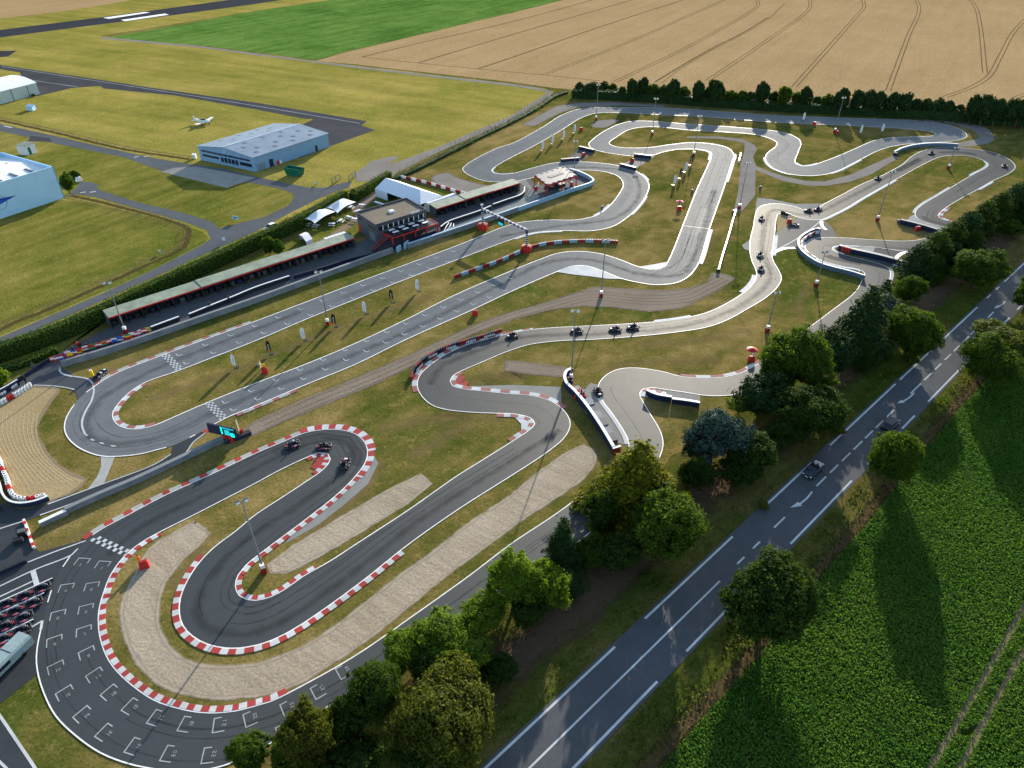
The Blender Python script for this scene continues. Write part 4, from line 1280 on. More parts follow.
# white hangar with parapet roof and painted aircraft emblem, cut by the picture edge
Bw = V2((64, 197.5))
dirw = (V2((0, 219)) - Bw).normalized()
nw = Vector((-dirw.y, dirw.x, 0))
if nw.y < 0:
    nw = -nw
hw_ = ht(64, 197.5, 166.5)
Aw = Bw + dirw * 40
root = empty('white_hangar', Bw, 0, 'pale blue and white hangar with parapet roof and painted aircraft emblem', 'hangar')
m = MB()
Cw, Dw = Bw + nw * 24, Aw + nw * 24
for p, q in ((Aw, Bw), (Bw, Cw), (Cw, Dw), (Dw, Aw)):
    d = (q - p).normalized()
    wallrun(m, [Vector((p - d * .15)[:2]), Vector((q + d * .15)[:2])], .3, 0, hw_)
m.build('wall', AZUR, root, Bw)
m = MB()
zr = hw_ - 1.1
mid = (nw * 12)
m.slab([Bw + up * zr, Bw + mid + up * (zr + .7), Aw + mid + up * (zr + .7), Aw + up * zr], .2)
m.slab([Bw + mid + up * (zr + .7), Cw + up * zr, Dw + up * zr, Aw + mid + up * (zr + .7)], .2)
m.build('roof', WROOF, root, Bw)
m = MB()
for k in range(5):
    for j in range(2):
        p = Bw + dirw * (3.5 + 4.2 * k) + nw * (3 + j * 9) + up * (zr + .5)
        m = MB()
        m.slab([p, p + nw * 3.6 + up * .05, p + nw * 3.6 + dirw * .6 + up * .05, p + dirw * .6], .2)
        m.build('skylight', SKYL, root, Bw)
m = MB()
fr = -nw * 0.19
cz = hw_ * .45
cc = Bw + dirw * 16.0 + fr + up * cz
ring = [cc + dirw * math.cos(t * math.pi / 14) * 1.7 + up * math.sin(t * math.pi / 14) * 1.7 for t in range(29)]
m.tube(ring, .035, 4)
m.build('emblem_ring', NAVY, root, Bw)
m = MB()
tip = Bw + dirw * 11.6 + up * (cz + .55)
for base0, base1 in (((15.6, .9), (15.6, .35)), ((18.0, 1.3), (17.2, -.6))):
    a, b_ = Bw + dirw * base0[0] + up * (cz + base0[1]), Bw + dirw * base1[0] + up * (cz + base1[1])
    m.add([tip + fr, a + fr, b_ + fr, tip + fr * 1.15, a + fr * 1.15, b_ + fr * 1.15], [(0, 1, 2), (5, 4, 3), (0, 3, 4, 1), (1, 4, 5, 2), (2, 5, 3, 0)])
m.build('emblem', BLUE, root, Bw)

# far hangar with curved roof at the left edge
Bf, Af = V2((40, 94)), V2((0, 104.5))
df = (Af - Bf).normalized()
nf = Vector((-df.y, df.x, 0))
if nf.y < 0:
    nf = -nf
hf = ht(40, 94, 83)
root = empty('arched_hangar', Bf, 0, 'pale grey green hangar with shallow curved roof beside the taxiway', 'hangar')
prof = [(0, 0), (0, hf), (2.5, hf + .9), (6, hf + 1.7), (10, hf + 2.0), (14, hf + 1.7), (17.5, hf + .9), (20, hf), (20, 0)]
m = MB()
r0 = [Bf + nf * y + up * z for y, z in prof]
r1 = [Bf + df * 38 + nf * y + up * z for y, z in prof]
m.add(r0, [tuple(range(9))])
m.add(r1, [tuple(range(8, -1, -1))])
m.add([r0[0], r0[1], r1[1], r1[0]], [(0, 1, 2, 3)])
m.add([r0[7], r0[8], r1[8], r1[7]], [(0, 1, 2, 3)])
m.build('wall', PALEG, root, Bf)
m = MB()
for i in range(1, 7):
    m.slab([r0[i] - df * .3 + up * .1, r0[i + 1] - df * .3 + up * .1, r1[i + 1] + up * .1, r1[i] + up * .1], .08)
m.build('roof', WROOF, root, Bf)
m = MB()
for k in range(5):
    m = MB()
    m.box(Bf + df * (4.5 + 7 * k) - nf * .06 + up * hf / 2, (.18, .12, hf), math.atan2(df.y, df.x))
    m.build('downpipe', GREYW, root, Bf)
m = MB()
m.cyl(Bf + df * 12 + nf * 6 + up * (hf + 1.7), Bf + df * 12 + nf * 6 + up * (hf + 2.3), .9, .7, 10)
m.build('roof_vent', WPLAST, root, Bf)


def hut(name, A, B, C, h, rise, wall_m, roof_m, label, door=None):
    A, B, C = V2(A), V2(B), V2(C)
    D = A + C - B
    root = empty(name, A, 0, label, 'shed')
    m = MB()
    m.add([A, B, C, D, A + up * h, B + up * h, C + up * (h + rise), D + up * (h + rise)], [(3, 2, 1, 0), (0, 1, 5, 4), (1, 2, 6, 5), (2, 3, 7, 6), (3, 0, 4, 7)])
    m.build('wall', wall_m, root, A)
    e = (A - D).normalized() * .15
    f = (A - B).normalized() * .15
    m = MB()
    m.slab([A + up * (h + .08) + e + f, B + up * (h + .08) + e - f, C + up * (h + rise + .08) - e - f, D + up * (h + rise + .08) - e + f], .1)
    m.build('roof', roof_m, root, A)
    if door:
        wallbox(root, A, B, C, door[0], door[1], .05, h * .8, GREENC, 'door')
    return root


hut('garden_shed', (19, 154.5), (28, 155.5), (37.5, 152.5), ht(28, 155.5, 146.5), .3, WPLAST, GROOF, 'small white shed with dark green door beside the road', (.2, .45))
hut('utility_shed', (27, 110.5), (33, 111), (36.5, 109.5), 1.5, .2, AZUR, HBLUE, 'tiny light blue shed on the airfield grass', None)
hut('pump_cabinet', (193, 158.5), (196, 159), (197, 158), 1.2, .1, WPLAST, WPLAST, 'small white cabinet at the left corner of the blue hangar')

# ---------------------------------------------------------------- pit garages
FRONT = None


def garage(P0, P1, n, label, depth=2.8):
    A, B = V2(P0), V2(P1)
    d = (B - A).normalized()
    back = Vector((-d.y, d.x, 0))
    if back.y < 0:
        back = -back
    L = (B - A).length
    h, hb = 2.55, 2.85
    root = empty('pit_garage_row', A, 0, label, 'pit garages')
    m = MB()
    steps = 3
    for k in range(steps):
        a, b_ = A + d * (L * k / steps), A + d * (L * (k + 1) / steps - .02)
        z = .0 + .12 * (k % 2)
        m.slab([a - back * .5 + up * (h + z), b_ - back * .5 + up * (h + z), b_ + back * depth + up * (hb + z), a + back * depth + up * (hb + z)], .09)
    m.build('roof', GROOF, root, A)
    m = MB()
    m.bar(A - back * .55, B - back * .55, .08, h - .25, h + .03)
    m.build('fascia', RED, root, A)
    m = MB()
    m.bar(A + back * (depth - .1), B + back * (depth - .1), .15, 0, hb - .1)
    m.build('back_wall', GREYW, root, A)
    for k in range(n + 1):
        p = A + d * (L * k / n)
        q = Vector((p.x, p.y, 0))
        m = MB()
        m.bar(q + back * .05, q + back * (depth - .25), .12, 0, h - .1)
        m.build('partition_wall', DARK if 0 < k < n else GREYW, root, A)
        m = MB()
        m.box(q - back * .3 + up * (h - .4) / 2, (.14, .14, h - .4), math.atan2(d.y, d.x))
        m.build('post', DARK, root, A)
    m = MB()
    r2 = random.Random(n)
    for k in range(n):
        for j in range(2):
            p = A + d * (L * (k + .25 + .45 * j) / n) + back * r2.uniform(.6, 1.6)
            m = MB()
            m.box(p + up * .5, (r2.uniform(.5, 1.1), r2.uniform(.4, .8), 1.0), math.atan2(d.y, d.x), 0)
            m.build('workbench', r2.choice([DARK, GREYW, NAVY]), root, A)
    return root, A, B, d, back, L


ga, gA, gB, gd, gback, gL = garage((112, 328), (355, 247), 18, 'long left row of open pit garages with red fascia and weathered roof')
gb, hA, hB, hd, hback, hL = garage((436, 217.5), (519, 191), 9, 'shorter right row of pit garages beyond the clubhouse and marquee', 2.8)

# ---------------------------------------------------------------- clubhouse
L0, F, Rr = V2((359, 231)), V2((377.5, 244)), V2((427.5, 228))
BB = L0 + Rr - F
hc = ht(377.5, 244, 225)
club = empty('clubhouse', F, 0, 'dark grey flat roofed clubhouse with red railed terrace over the pit lane', 'clubhouse')
fx = (Rr - F).normalized()
fy = (L0 - F).normalized()
m = MB()
m.add([F, Rr, BB, L0, F + up * hc, Rr + up * hc, BB + up * hc, L0 + up * hc], [(0, 1, 5, 4), (1, 2, 6, 5), (2, 3, 7, 6), (3, 0, 4, 7)])
m.build('wall', GREYW, club, F)
m = MB()
m.slab([F + up * (hc - .25), Rr + up * (hc - .25), BB + up * (hc - .25), L0 + up * (hc - .25)], .2)
m.build('roof', FROOF, club, F)
m = MB()
q = [F, Rr, BB, L0]
for i in range(4):
    a, b_ = q[i], q[(i + 1) % 4]
    e = (b_ - a).normalized() * .15
    m.bar(a - e, b_ + e - e * 2 * (i % 2), .3, hc, hc + .12 + .004 * i)
m.build('parapet', NAVY, club, F)
m = MB()
cc = (F + Rr + BB + L0) / 4 + up * (hc - .05)
m.box(cc, (1.5, 1.3, .5), math.atan2(fx.y, fx.x), 0, .8)
m.build('roof_light', WPLAST, club, F)
for k in range(9):
    wallbox(club, F, F, Rr, .05 + k * .1, .125 + k * .1, hc - 1.75, hc - .75, GLASS, 'window')
    wallbox(club, F, F, Rr, .128 + k * .1, .143 + k * .1, hc - 1.75, hc - .72, WPLAST, 'mullion')
for k in range(3):
    wallbox(club, F, L0, F, .62 + k * .12, .70 + k * .12, hc - 1.7, hc - 1.0, GLASS, 'window')
wallbox(club, F, L0, F, .12, .22, hc - 1.3, hc - .8, GLASS, 'window')
wallbox(club, F, L0, F, .62, .9, .1, 2.1, STEEL, 'door')
wallbox(club, F, L0, F, .02, .14, .1, 1.9, RED, 'door')
m = MB()
for k in range(6):        # white house letters, unreadable strokes in the photo
    p = F + fx * (10.2 + k * .45) - Vector((-fx.y, fx.x, 0)) * .25 + up * (hc + .35)
    m.box(p, (.3, .08, .55), math.atan2(fx.y, fx.x))
m.build('roof_sign', WPLAST, club, F)
m = MB()
m.cyl(Rr + fy * 1.5 - fx * 1.0 + up * hc, Rr + fy * 1.5 - fx * 1.0 + up * (hc + 1.6), .05, .03, 6)
m.cyl(Rr + fy * .6 - fx * 1.6 + up * hc, Rr + fy * .6 - fx * 1.6 + up * (hc + 1.1), .04, .03, 6)
m.build('antenna', STEEL, club, F)
# terrace
ox = -Vector((-fx.y, fx.x, 0))
if ox.y > 0:
    ox = -ox
T0, T1 = V2((394, 247.5)), V2((438.5, 232.8))
tz = ht(395.7, 247, 237.5)
G0, G1 = F + fx * 1.6, Rr + fx * .6
m = MB()
m.slab([T0 + up * tz, T1 + up * tz, G1 + ox * .12 + up * tz, G0 + ox * .12 + up * tz], .15)
m.build('terrace_floor', DARK, club, F)
m = MB()
m.bar(T0, T1, .2, tz - .16, tz + .1)
m.bar(T0, G0 + ox * .2, .2, tz - .16, tz + .095)
m.bar(T1, G1 + ox * .2, .2, tz - .16, tz + .095)
m.build('terrace_beam', RED, club, F)
td = (T1 - T0)
for k in range(5):
    p = T0 + td * (k / 4.0) + (G0 - T0).normalized() * .3
    m = MB()
    m.box(p + up * tz / 2, (.3, .3, tz - .12), math.atan2(td.y, td.x))
    m.build('post', RED, club, F)
m = MB()
for k in range(19):
    p = T0 + td * (k / 18.0)
    m.box(p + up * (tz + .6), (.05, .05, 1.0), 0)
m.bar(T0, T1, .06, tz + 1.08, tz + 1.15)
m.bar(T0, T1, .05, tz + .6, tz + .65)
m.build('railing', NAVY, club, F)
st0 = T0 + (G0 - T0) * .25 - td.normalized() * .1
st1 = V2((372.5, 252))
m = MB()
for k in range(10):
    p = st0 + (st1 - st0) * ((k + .5) / 10)
    m.box(Vector((p.x, p.y, tz * (1 - (k + .7) / 10.5))), ((st1 - st0).length / 10 + .06, 1.1, .08), math.atan2((st1 - st0).y, (st1 - st0).x))
m.build('stair', DARK, club, F)
sn = Vector((-(st1 - st0).y, (st1 - st0).x, 0)).normalized()
for s in (-.6, .6):
    m = MB()
    a, b_ = st0 + sn * s, st1 + sn * s
    m.slab([a + up * (tz + .75), b_ + up * .75, b_ + up * .75 + sn * .08, a + up * (tz + .75) + sn * .08], .14)
    m.build('stair_rail', RED, club, F)
for k in range(4):
    for j in range(2):
        p = T0 + td * ((k + .6) / 4.6) + (G0 - T0) * (.28 + .38 * j) + up * tz
        t = empty('terrace_table', p, math.atan2(td.y, td.x), 'white topped terrace table on the clubhouse, %s in the %s row' % (['leftmost', 'second from left', 'third from left', 'rightmost'][k], ['front', 'back'][j]), 'table', 'tables on the clubhouse terrace')
        m = MB()
        m.box((0, 0, .74), (1.55, .8, .06))
        m.build('table_top', WPLAST, t)
        m = MB()
        for sx in (-.6, .6):
            m.box((sx, 0, .36), (.08, .6, .7))
        m.build('table_frame', DARK, t)
        for sy in (-.75, .75):
            m = MB()
            m.box((0, sy, .44), (1.5, .3, .05))
            m.box((-.6, sy, .21), (.06, .26, .41))
            m.box((.6, sy, .21), (.06, .26, .41))
            m.build('bench', NAVY, t)

# ---------------------------------------------------------------- marquee behind the clubhouse
Q0, Q1 = V2((376, 196.5)), V2((421, 213))
md = (Q1 - Q0).normalized()
mb_ = Vector((-md.y, md.x, 0))
if mb_.x < 0:
    mb_ = -mb_
Q2, Q3 = Q1 + mb_ * 8.2, Q0 + mb_ * 8.2
he = ht(376, 196.5, 188.5)
tent = empty('marquee_tent', Q0, 0, 'large white marquee with pitched canvas roof behind the clubhouse', 'tent')
r0, r1 = (Q0 + Q3) / 2 + up * (he + 1.9), (Q1 + Q2) / 2 - md * 4.2 + up * (he + 1.9)
m = MB()
e = up * he
m.add([Q0 + e, Q1 + e, Q2 + e, Q3 + e, r0, r1], [(0, 1, 5, 4), (1, 2, 5), (2, 3, 4, 5), (3, 0, 4)])
m.build('canopy', TENT, tent, Q0)
m = MB()
m.bar(Q3, Q0, .06, 0, he)
m.bar(Q3, Q2, .06, 0, he - .01)
m.bar(Q0, Q0 + md * 5, .06, 0, he - .02)
m.build('side_wall', TENT, tent, Q0)
for k in range(5):
    m = MB()
    m.cyl(Q0 + md * ((Q1 - Q0).length * k / 4) + mb_ * .05, Q0 + md * ((Q1 - Q0).length * k / 4) + mb_ * .05 + up * he, .06, .06, 6)
    m.build('pole', STEEL, tent, Q0)
a, b_ = V2((427.5, 211.5)), V2((455, 201.5))
d = (b_ - a).normalized()
s = Vector((-d.y, d.x, 0))
tun = empty('tunnel_tent', a, 0, 'long white barrel roofed tunnel tent beside the right pit garages', 'tent')
m = MB()
ring = [s * 1.4 * math.cos(t * math.pi / 10) + up * (.9 + 1.5 * math.sin(t * math.pi / 10)) for t in range(11)]
ring = [s * 1.4 + up * 0] + ring + [s * -1.4]
m.loft([[a + p for p in ring], [b_ + p for p in ring]])
m.build('canopy', WPLAST, tun, a)

# ---------------------------------------------------------------- small tents, tables, garden things
for k, (cpx, cs, lab) in enumerate((((317, 228), [(300.6, 219), (315, 223.5), (336, 211.5), (322, 207)], 'pale star shaped canopy tent beside the hedge, nearer of the two'),
                                     ((341, 216), [(324.5, 208), (337.5, 213), (356, 202), (342, 197.5)], 'pale star shaped canopy tent beside the hedge, farther of the two'))):
    zc = 2.1
    P = [W(*q, zc) for q in cs]
    cen = sum(P, Vector()) / 4
    base = Vector((cen.x, cen.y, 0))
    t = empty('canopy_tent', base, 0, lab, 'tent', 'star canopies by the hedge')
    m = MB()
    N = 10
    top = cen + up * 1.35
    rows = []
    for i in range(4):
        a, b_ = P[i], P[(i + 1) % 4]
        for j in range(N):
            f = j / N
            e_ = a + (b_ - a) * f
            pull = 4 * f * (1 - f)
            rows.append(e_ + (Vector((cen.x, cen.y, zc)) - e_) * .13 * pull + up * .22 * pull)
    n = len(rows)
    vs = [top]
    for lv in (.25, .5, .75, 1.0):
        for r_ in rows:
            p = top + (r_ - top) * lv
            p.z = r_.z + (top.z - r_.z) * (1 - lv) ** 1.6
            vs.append(p)
    fs = [(0, 1 + i, 1 + (i + 1) % n) for i in range(n)]
    for lv in range(3):
        for i in range(n):
            fs.append((1 + lv * n + i, 1 + (lv + 1) * n + i, 1 + (lv + 1) * n + (i + 1) % n, 1 + lv * n + (i + 1) % n))
    m.add(vs, fs)
    m.build('canopy', TENT, t, base, True)
    m = MB()
    m.cyl(base, base + up * (zc + 1.3), .06, .05, 6)
    for q in P:
        m.cyl((q.x, q.y, 0), q, .04, .04, 5)
    m.build('pole', STEEL, t, base)
A, B, C = V2((300, 240.5)), V2((307, 247.5)), V2((313.5, 244.5))
D = A + C - B
t = empty('gazebo', A, 0, 'small white pop up gazebo behind the left pit garages', 'tent')
m = MB()
cen = (A + B + C + D) / 4
e = up * 1.5
m.add([A + e, B + e, C + e, D + e, (A + B) / 2 + up * 2.1, (D + C) / 2 + up * 2.1], [(0, 4, 5, 3), (1, 2, 5, 4), (0, 1, 4), (3, 5, 2)])
m.build('canopy', WPLAST, t, A)
m = MB()
m.bar(B, C, .05, .0, 1.48)
m.bar(D, C, .05, 0, 1.47)
m.bar(A, D, .05, 0, 1.46)
m.build('side_wall', WPLAST, t, A)
m = MB()
for p in (A, B, C, D):
    m.cyl(p, p + up * 1.5, .04, .04, 5)
m.build('pole', STEEL, t, A)
# white tarpaulin over a stack behind the garages
A, B = V2((326, 245)), V2((347, 238))
m = MB()
d = (B - A).normalized()
s = Vector((-d.y, d.x, 0))
for k in range(6):
    p = A + (B - A) * ((k + .5) / 6)
    m.box(p + s * 0 + up * .75, ((B - A).length / 6 - .08, 1.9, 1.5), math.atan2(d.y, d.x), 0, .9)
tag(m.build('storage_crates', WPLAST, None, A), 'row of white covered crates behind the left pit garages', 'crates')
m = MB()
a, b_ = V2((375, 204)), V2((386, 207.5))
m.bar(a, b_, .7, .68, .76)
m.bar(a, b_, .1, 0, .68, 1)
tag(m.build('serving_counter', [WPLAST, STEEL], None, a), 'long white serving counter beside the marquee', 'table')
tb = None
garden = [(308, 226), (316, 227.5), (332, 226), (341, 222.5), (349, 219), (355, 221), (351, 209), (358, 213), (347.5, 205.5), (362, 207)]
words = ['at the near corner of the nearer star canopy', 'round the front corner of the nearer star canopy', 'nearest the white gazebo', 'between gazebo and clubhouse', 'third from the clubhouse wall', 'closest to the clubhouse wall', 'on the gravel path edge', 'behind the clubhouse corner',
         'under the far canopy edge', 'farthest along the path']
for k, q in enumerate(garden):
    p = V2(q)
    t = empty('picnic_table', p, rnd.uniform(0, 3), 'white picnic table with benches ' + words[k], 'table', 'picnic tables on the paddock lawn')
    m = MB()
    m.box((0, 0, .74), (1.6, .75, .07))
    m.build('table_top', WPLAST, t)
    for sy in (-.7, .7):
        m = MB()
        m.box((0, sy, .44), (1.6, .3, .06))
        m.build('bench', WPLAST, t)
    m = MB()
    for sx in (-.55, .55):
        m.box((sx, 0, .36), (.08, 1.4, .07))
        m.box((sx, .3, .36), (.07, .07, .7))
        m.box((sx, -.3, .36), (.07, .07, .7))
    m.build('table_frame', STEEL, t)

# ---------------------------------------------------------------- podium
pA, pB, pC = V2((547, 196)), V2((576, 186)), V2((563, 176.5))
pD = pA + pC - pB
z = ht(547, 196, 185)
pod = empty('podium_canopy', pA, 0, 'red framed podium with black and white canopy roof in the pit island', 'podium')
m = MB()
m.slab([pA + up * z, pB + up * z, pC + up * z, pD + up * z], .12)
m.build('roof', NAVY, pod, pA)
m = MB()
for i, (a, b_) in enumerate(((pA, pB), (pB, pC), (pC, pD), (pD, pA))):
    n = 11 if i % 2 == 0 else 7
    ins = ((pA + pC) / 2 - (a + b_) / 2).normalized() * .35
    for k in range(n):
        if k % 2 == 0:
            p = a + (b_ - a) * ((k + .5) / n) + ins
            m.box(p + up * (z + .06), ((b_ - a).length / n * .6, .45, .1), math.atan2((b_ - a).y, (b_ - a).x))
m.build('roof_panel', HROOF, pod, pA)
m = MB()
m.box((pA + pC) / 2 + up * (z + .05), (5.4, 1.3, .07), math.atan2((pB - pA).y, (pB - pA).x))
m.build('roof_light', GREYW, pod, pA)
m = MB()
for i, (a, b_) in enumerate(((pA, pB), (pB, pC), (pC, pD), (pD, pA))):
    e = (b_ - a).normalized() * .1 * (i % 2)
    m.bar(a + e, b_ - e, .18, z - .5, z - .14 - .004 * (i % 2))
m.build('beam', RED, pod, pA)
for k, p in enumerate((pA, (pA + pB) / 2, pB, pC, pD)):
    m = MB()
    m.box(p + up * (z - .5) / 2, (.24, .24, z - .5), .3)
    m.build('post', RED, pod, pA)
m = MB()
cen = (pA + pC) / 2
m.box(cen + up * .3, (5.5, 3, .6), math.atan2((pB - pA).y, (pB - pA).x))
m.box(cen + up * .75, (1.2, 1.2, .3), math.atan2((pB - pA).y, (pB - pA).x))
m.build('stage', DARK, pod, pA)
m = MB()
m.cyl(pC + up * z, pC + up * (z + 1.6), .06, .05, 6)
m.build('mast', DARK, pod, pA)
for k, q in enumerate(((535.5, 190.5), (538, 187), (571.5, 186), (567, 187.5))):
    p = V2(q)
    m = MB()
    m.box(p + up * .55, (.9, .5, 1.1), .4 + k, k % 2, .85)
    m.box(p + up * 1.16, (.6, .35, .12), .4 + k, 1 - k % 2)
    tag(m.build('podium_board', [RED, WPLAST], None, p), ['red board standing at the left end of the podium', 'white topped red board behind the podium left post', 'red and white board at the right podium corner', 'white cone shaped board near the podium right post'][k], 'board')
# ================================================================ VEGETATION
def leaves(name, C, size, nrm, mat, seed, asp=0.62):
    """many small leaf faces as one mesh"""
    rg = np.random.default_rng(seed)
    n = len(C)
    nrm = nrm / np.maximum(1e-6, np.linalg.norm(nrm, axis=1, keepdims=True))
    t = rg.normal(size=(n, 3))
    a = np.cross(nrm, t)
    a /= np.maximum(1e-6, np.linalg.norm(a, axis=1, keepdims=True))
    b = np.cross(nrm, a)
    s = np.asarray(size).reshape(-1, 1) * np.ones((n, 1)) / 2
    v = np.empty((n, 4, 3))
    v[:, 0] = C - a * s
    v[:, 1] = C - b * s * asp + nrm * s * .25
    v[:, 2] = C + a * s
    v[:, 3] = C + b * s * asp + nrm * s * .25
    me = bpy.data.meshes.new(name)
    me.vertices.add(4 * n)
    me.loops.add(4 * n)
    me.polygons.add(n)
    me.vertices.foreach_set('co', v.reshape(-1).astype(np.float32))
    me.loops.foreach_set('vertex_index', np.arange(4 * n, dtype=np.int32))
    me.polygons.foreach_set('loop_start', np.arange(0, 4 * n, 4, dtype=np.int32))
    try:
        me.polygons.foreach_set('loop_total', np.full(n, 4, dtype=np.int32))
    except Exception:
        pass
    me.materials.append(mat)
    me.update(calc_edges=True)
    return me


def unit(rg, n):
    d = rg.normal(size=(n, 3))
    return d / np.linalg.norm(d, axis=1, keepdims=True)


def crown_round(seed, n, leaf, lobes=16, rough=1.0):
    """unit crown (radius 1 in each axis, centre at the origin) built of leafy clumps"""
    rg = np.random.default_rng(seed)
    ld = unit(rg, lobes)
    lw = rg.uniform(.5, 1.0, lobes)

    def surf(d):
        g_ = (lw * np.exp(-(1 - d @ ld.T) * 6.5)).max(axis=1)
        return (.50 + .52 * g_ * rough) * (1 + .10 * np.sin(d[:, 0] * 3.1 + seed) * np.sin(d[:, 1] * 2.7 + 2 * seed))
    k = lobes * 22
    cd = unit(rg, k)
    cc = cd * (surf(cd) * rg.uniform(.80, 1.0, k))[:, None]
    cr = rg.uniform(.05, .19, k)
    ki = rg.integers(0, k, n)
    dd = unit(rg, n)
    P = cc[ki] + dd * cr[ki][:, None] * rg.uniform(.4, 1.1, (n, 1))
    # some leaves deeper inside and on stray twigs
    m_ = n // 7
    id_ = unit(rg, m_)
    P[:m_] = id_ * (surf(id_) * rg.uniform(.35, 1.06, m_))[:, None]
    dd[:m_] = id_
    nr = dd * .6 + P * .8 + rg.normal(size=P.shape) * .5
    return P, nr, leaf * rg.uniform(.6, 1.3, len(P))


def crown_cone(seed, n, leaf, tiers=13, droop=.25, power=.8, gap=.9):
    """unit conifer crown: spreading branch sprays in tiers"""
    rg = np.random.default_rng(seed)
    P, N = [], []
    for t in range(tiers):
        z = -1 + 2 * (t + .5) / tiers
        R_ = max(.06, (1 - (z + 1) / 2) ** power)
        nb_ = int(7 + 9 * R_)
        for b in range(nb_):
            a = rg.uniform(0, 6.283)
            L = R_ * rg.uniform(.72, 1.08)
            m = max(6, int(n / (tiers * 11) * (L + .15)))
            f = rg.uniform(.12, 1, m) ** .7
            w = .13 * (1.25 - f) + .03
            x = f * L
            y = rg.normal(size=m) * w
            zz = z + .07 * np.sin(f * 3) - droop * .3 * f * f * R_ + rg.normal(size=m) * .028 + rg.uniform(-.03, .03)
            P.append(np.stack([x * math.cos(a) - y * math.sin(a), x * math.sin(a) + y * math.cos(a), zz], 1))
            q = rg.normal(size=(m, 3)) * .5
            q[:, 2] += .8
            q[:, 0] += .5 * math.cos(a)
            q[:, 1] += .5 * math.sin(a)
            N.append(q)
    P, N = np.concatenate(P), np.concatenate(N)
    return P, N, leaf * rg.uniform(.6, 1.3, len(P))


def trunk_mesh(seed, h0, h1, r):
    """tapered trunk with limbs, unit horizontal scale is metres"""
    rg = random.Random(seed)
    m = MB()
    pts = [Vector((0, 0, -.2)), Vector((rg.uniform(-.1, .1), rg.uniform(-.1, .1), h0 * .6)), Vector((rg.uniform(-.2, .2), rg.uniform(-.2, .2), h0 + (h1 - h0) * .35)), Vector((rg.uniform(-.3, .3), rg.uniform(-.3, .3), h0 + (h1 - h0) * .75))]
    rr = [r * 1.25, r, r * .7, r * .3]
    for i in range(3):
        m.cyl(pts[i], pts[i + 1], rr[i], rr[i + 1], 8)
    for k in range(7):
        a = k * 2.4 + rg.uniform(-.4, .4)
        s = pts[1] + (pts[2] - pts[1]) * rg.uniform(.2, 1.0)
        L = (h1 - h0) * rg.uniform(.28, .42)
        mid = s + Vector((math.cos(a) * L * .5, math.sin(a) * L * .5, L * .35))
        e = s + Vector((math.cos(a) * L, math.sin(a) * L, L * .8))
        m.cyl(s, mid, r * .45, r * .28, 6)
        m.cyl(mid, e, r * .28, r * .08, 6)
    return m


def tree_dims(cx, cy, rw, rv, clear):
    dy = (384 - cy) / FPX
    th = PITCH - math.atan(dy)
    hc = 3.0
    for _ in range(12):
        P = W(cx, cy, hc)
        depth = (P.y * CP - (P.z - CAM_H) * SP)
        a, v = rw * depth / FPX, rv * depth / FPX
        b = math.sqrt(max((v * v - (a * math.sin(th)) ** 2), (.55 * a * math.cos(th)) ** 2)) / math.cos(th)
        b = min(b, 1.9 * a)
        hc = b + clear
    P = W(cx, cy, hc)
    return P, a, b, hc


CROWNS = {}


def crown_me(kind, var, mat, big):
    key = (kind, var, mat.name, big)
    if key not in CROWNS:
        if kind == 'round':
            P, N, s = crown_round(11 + var, 22000 if big else 4600, .066 if big else .15, 15 if big else 9, 1.0 if big else .7)
        elif kind == 'bush':
            P, N, s = crown_round(51 + var, 14000 if big else 3000, .080 if big else .18, 10, 1.1 if big else .7)
        elif kind == 'cone':
            P, N, s = crown_cone(81 + var, 15000 if big else 3500, .085 if big else .15, 10, .75, .85)
        elif kind == 'cedar':
            P, N, s = crown_cone(91 + var, 17000, .075, 9, .9, .55)
        elif kind == 'cypress':
            P, N, s = crown_cone(71 + var, 8000 if big else 2400, .10 if big else .16, 14, -.5, .42)
        CROWNS[key] = leaves('crown', P, s, N, mat, var)
    return CROWNS[key]


def tree(cx, cy, rw, rv, kind, mat, label, cat='tree', name='tree', clear=1.2, var=None, group=None, big=True):
    clear = min(clear, 1.1)
    if mat is L_LIGHT and big:
        rw, rv = rw * 1.14, rv * 1.12
    P, a, b, hc = tree_dims(cx, cy, rw * 1.08, rv * 1.06, clear)
    root = empty(name, (P.x, P.y, 0), 0, label, cat, group)
    var = rnd.randrange(3) if var is None else var
    c = bpy.data.objects.new('crown', crown_me(kind, var, mat, big))
    link(c, root)
    c.location = (0, 0, hc)
    c.rotation_euler = (rnd.uniform(-.12, .12) if kind in ('round', 'bush') else 0, 0, rnd.uniform(0, 6.28))
    k = rnd.uniform(.94, 1.1)
    c.scale = (a * k * 1.04, a / k * 1.04, b)
    if cat != 'shrub':
        t = trunk_mesh(int(cx * 7 + cy), max(.4, clear + b * .35), hc + b * .9, max(.12, a * .055))
        t.build('trunk', BARK, root)
    else:
        m = MB()
        for q in range(4):
            m.cyl((0, 0, -.1), (math.cos(q * 1.7) * a * .3, math.sin(q * 1.7) * a * .3, b), .05, .03, 5)
        m.build('stem', BARK, root)
    return root


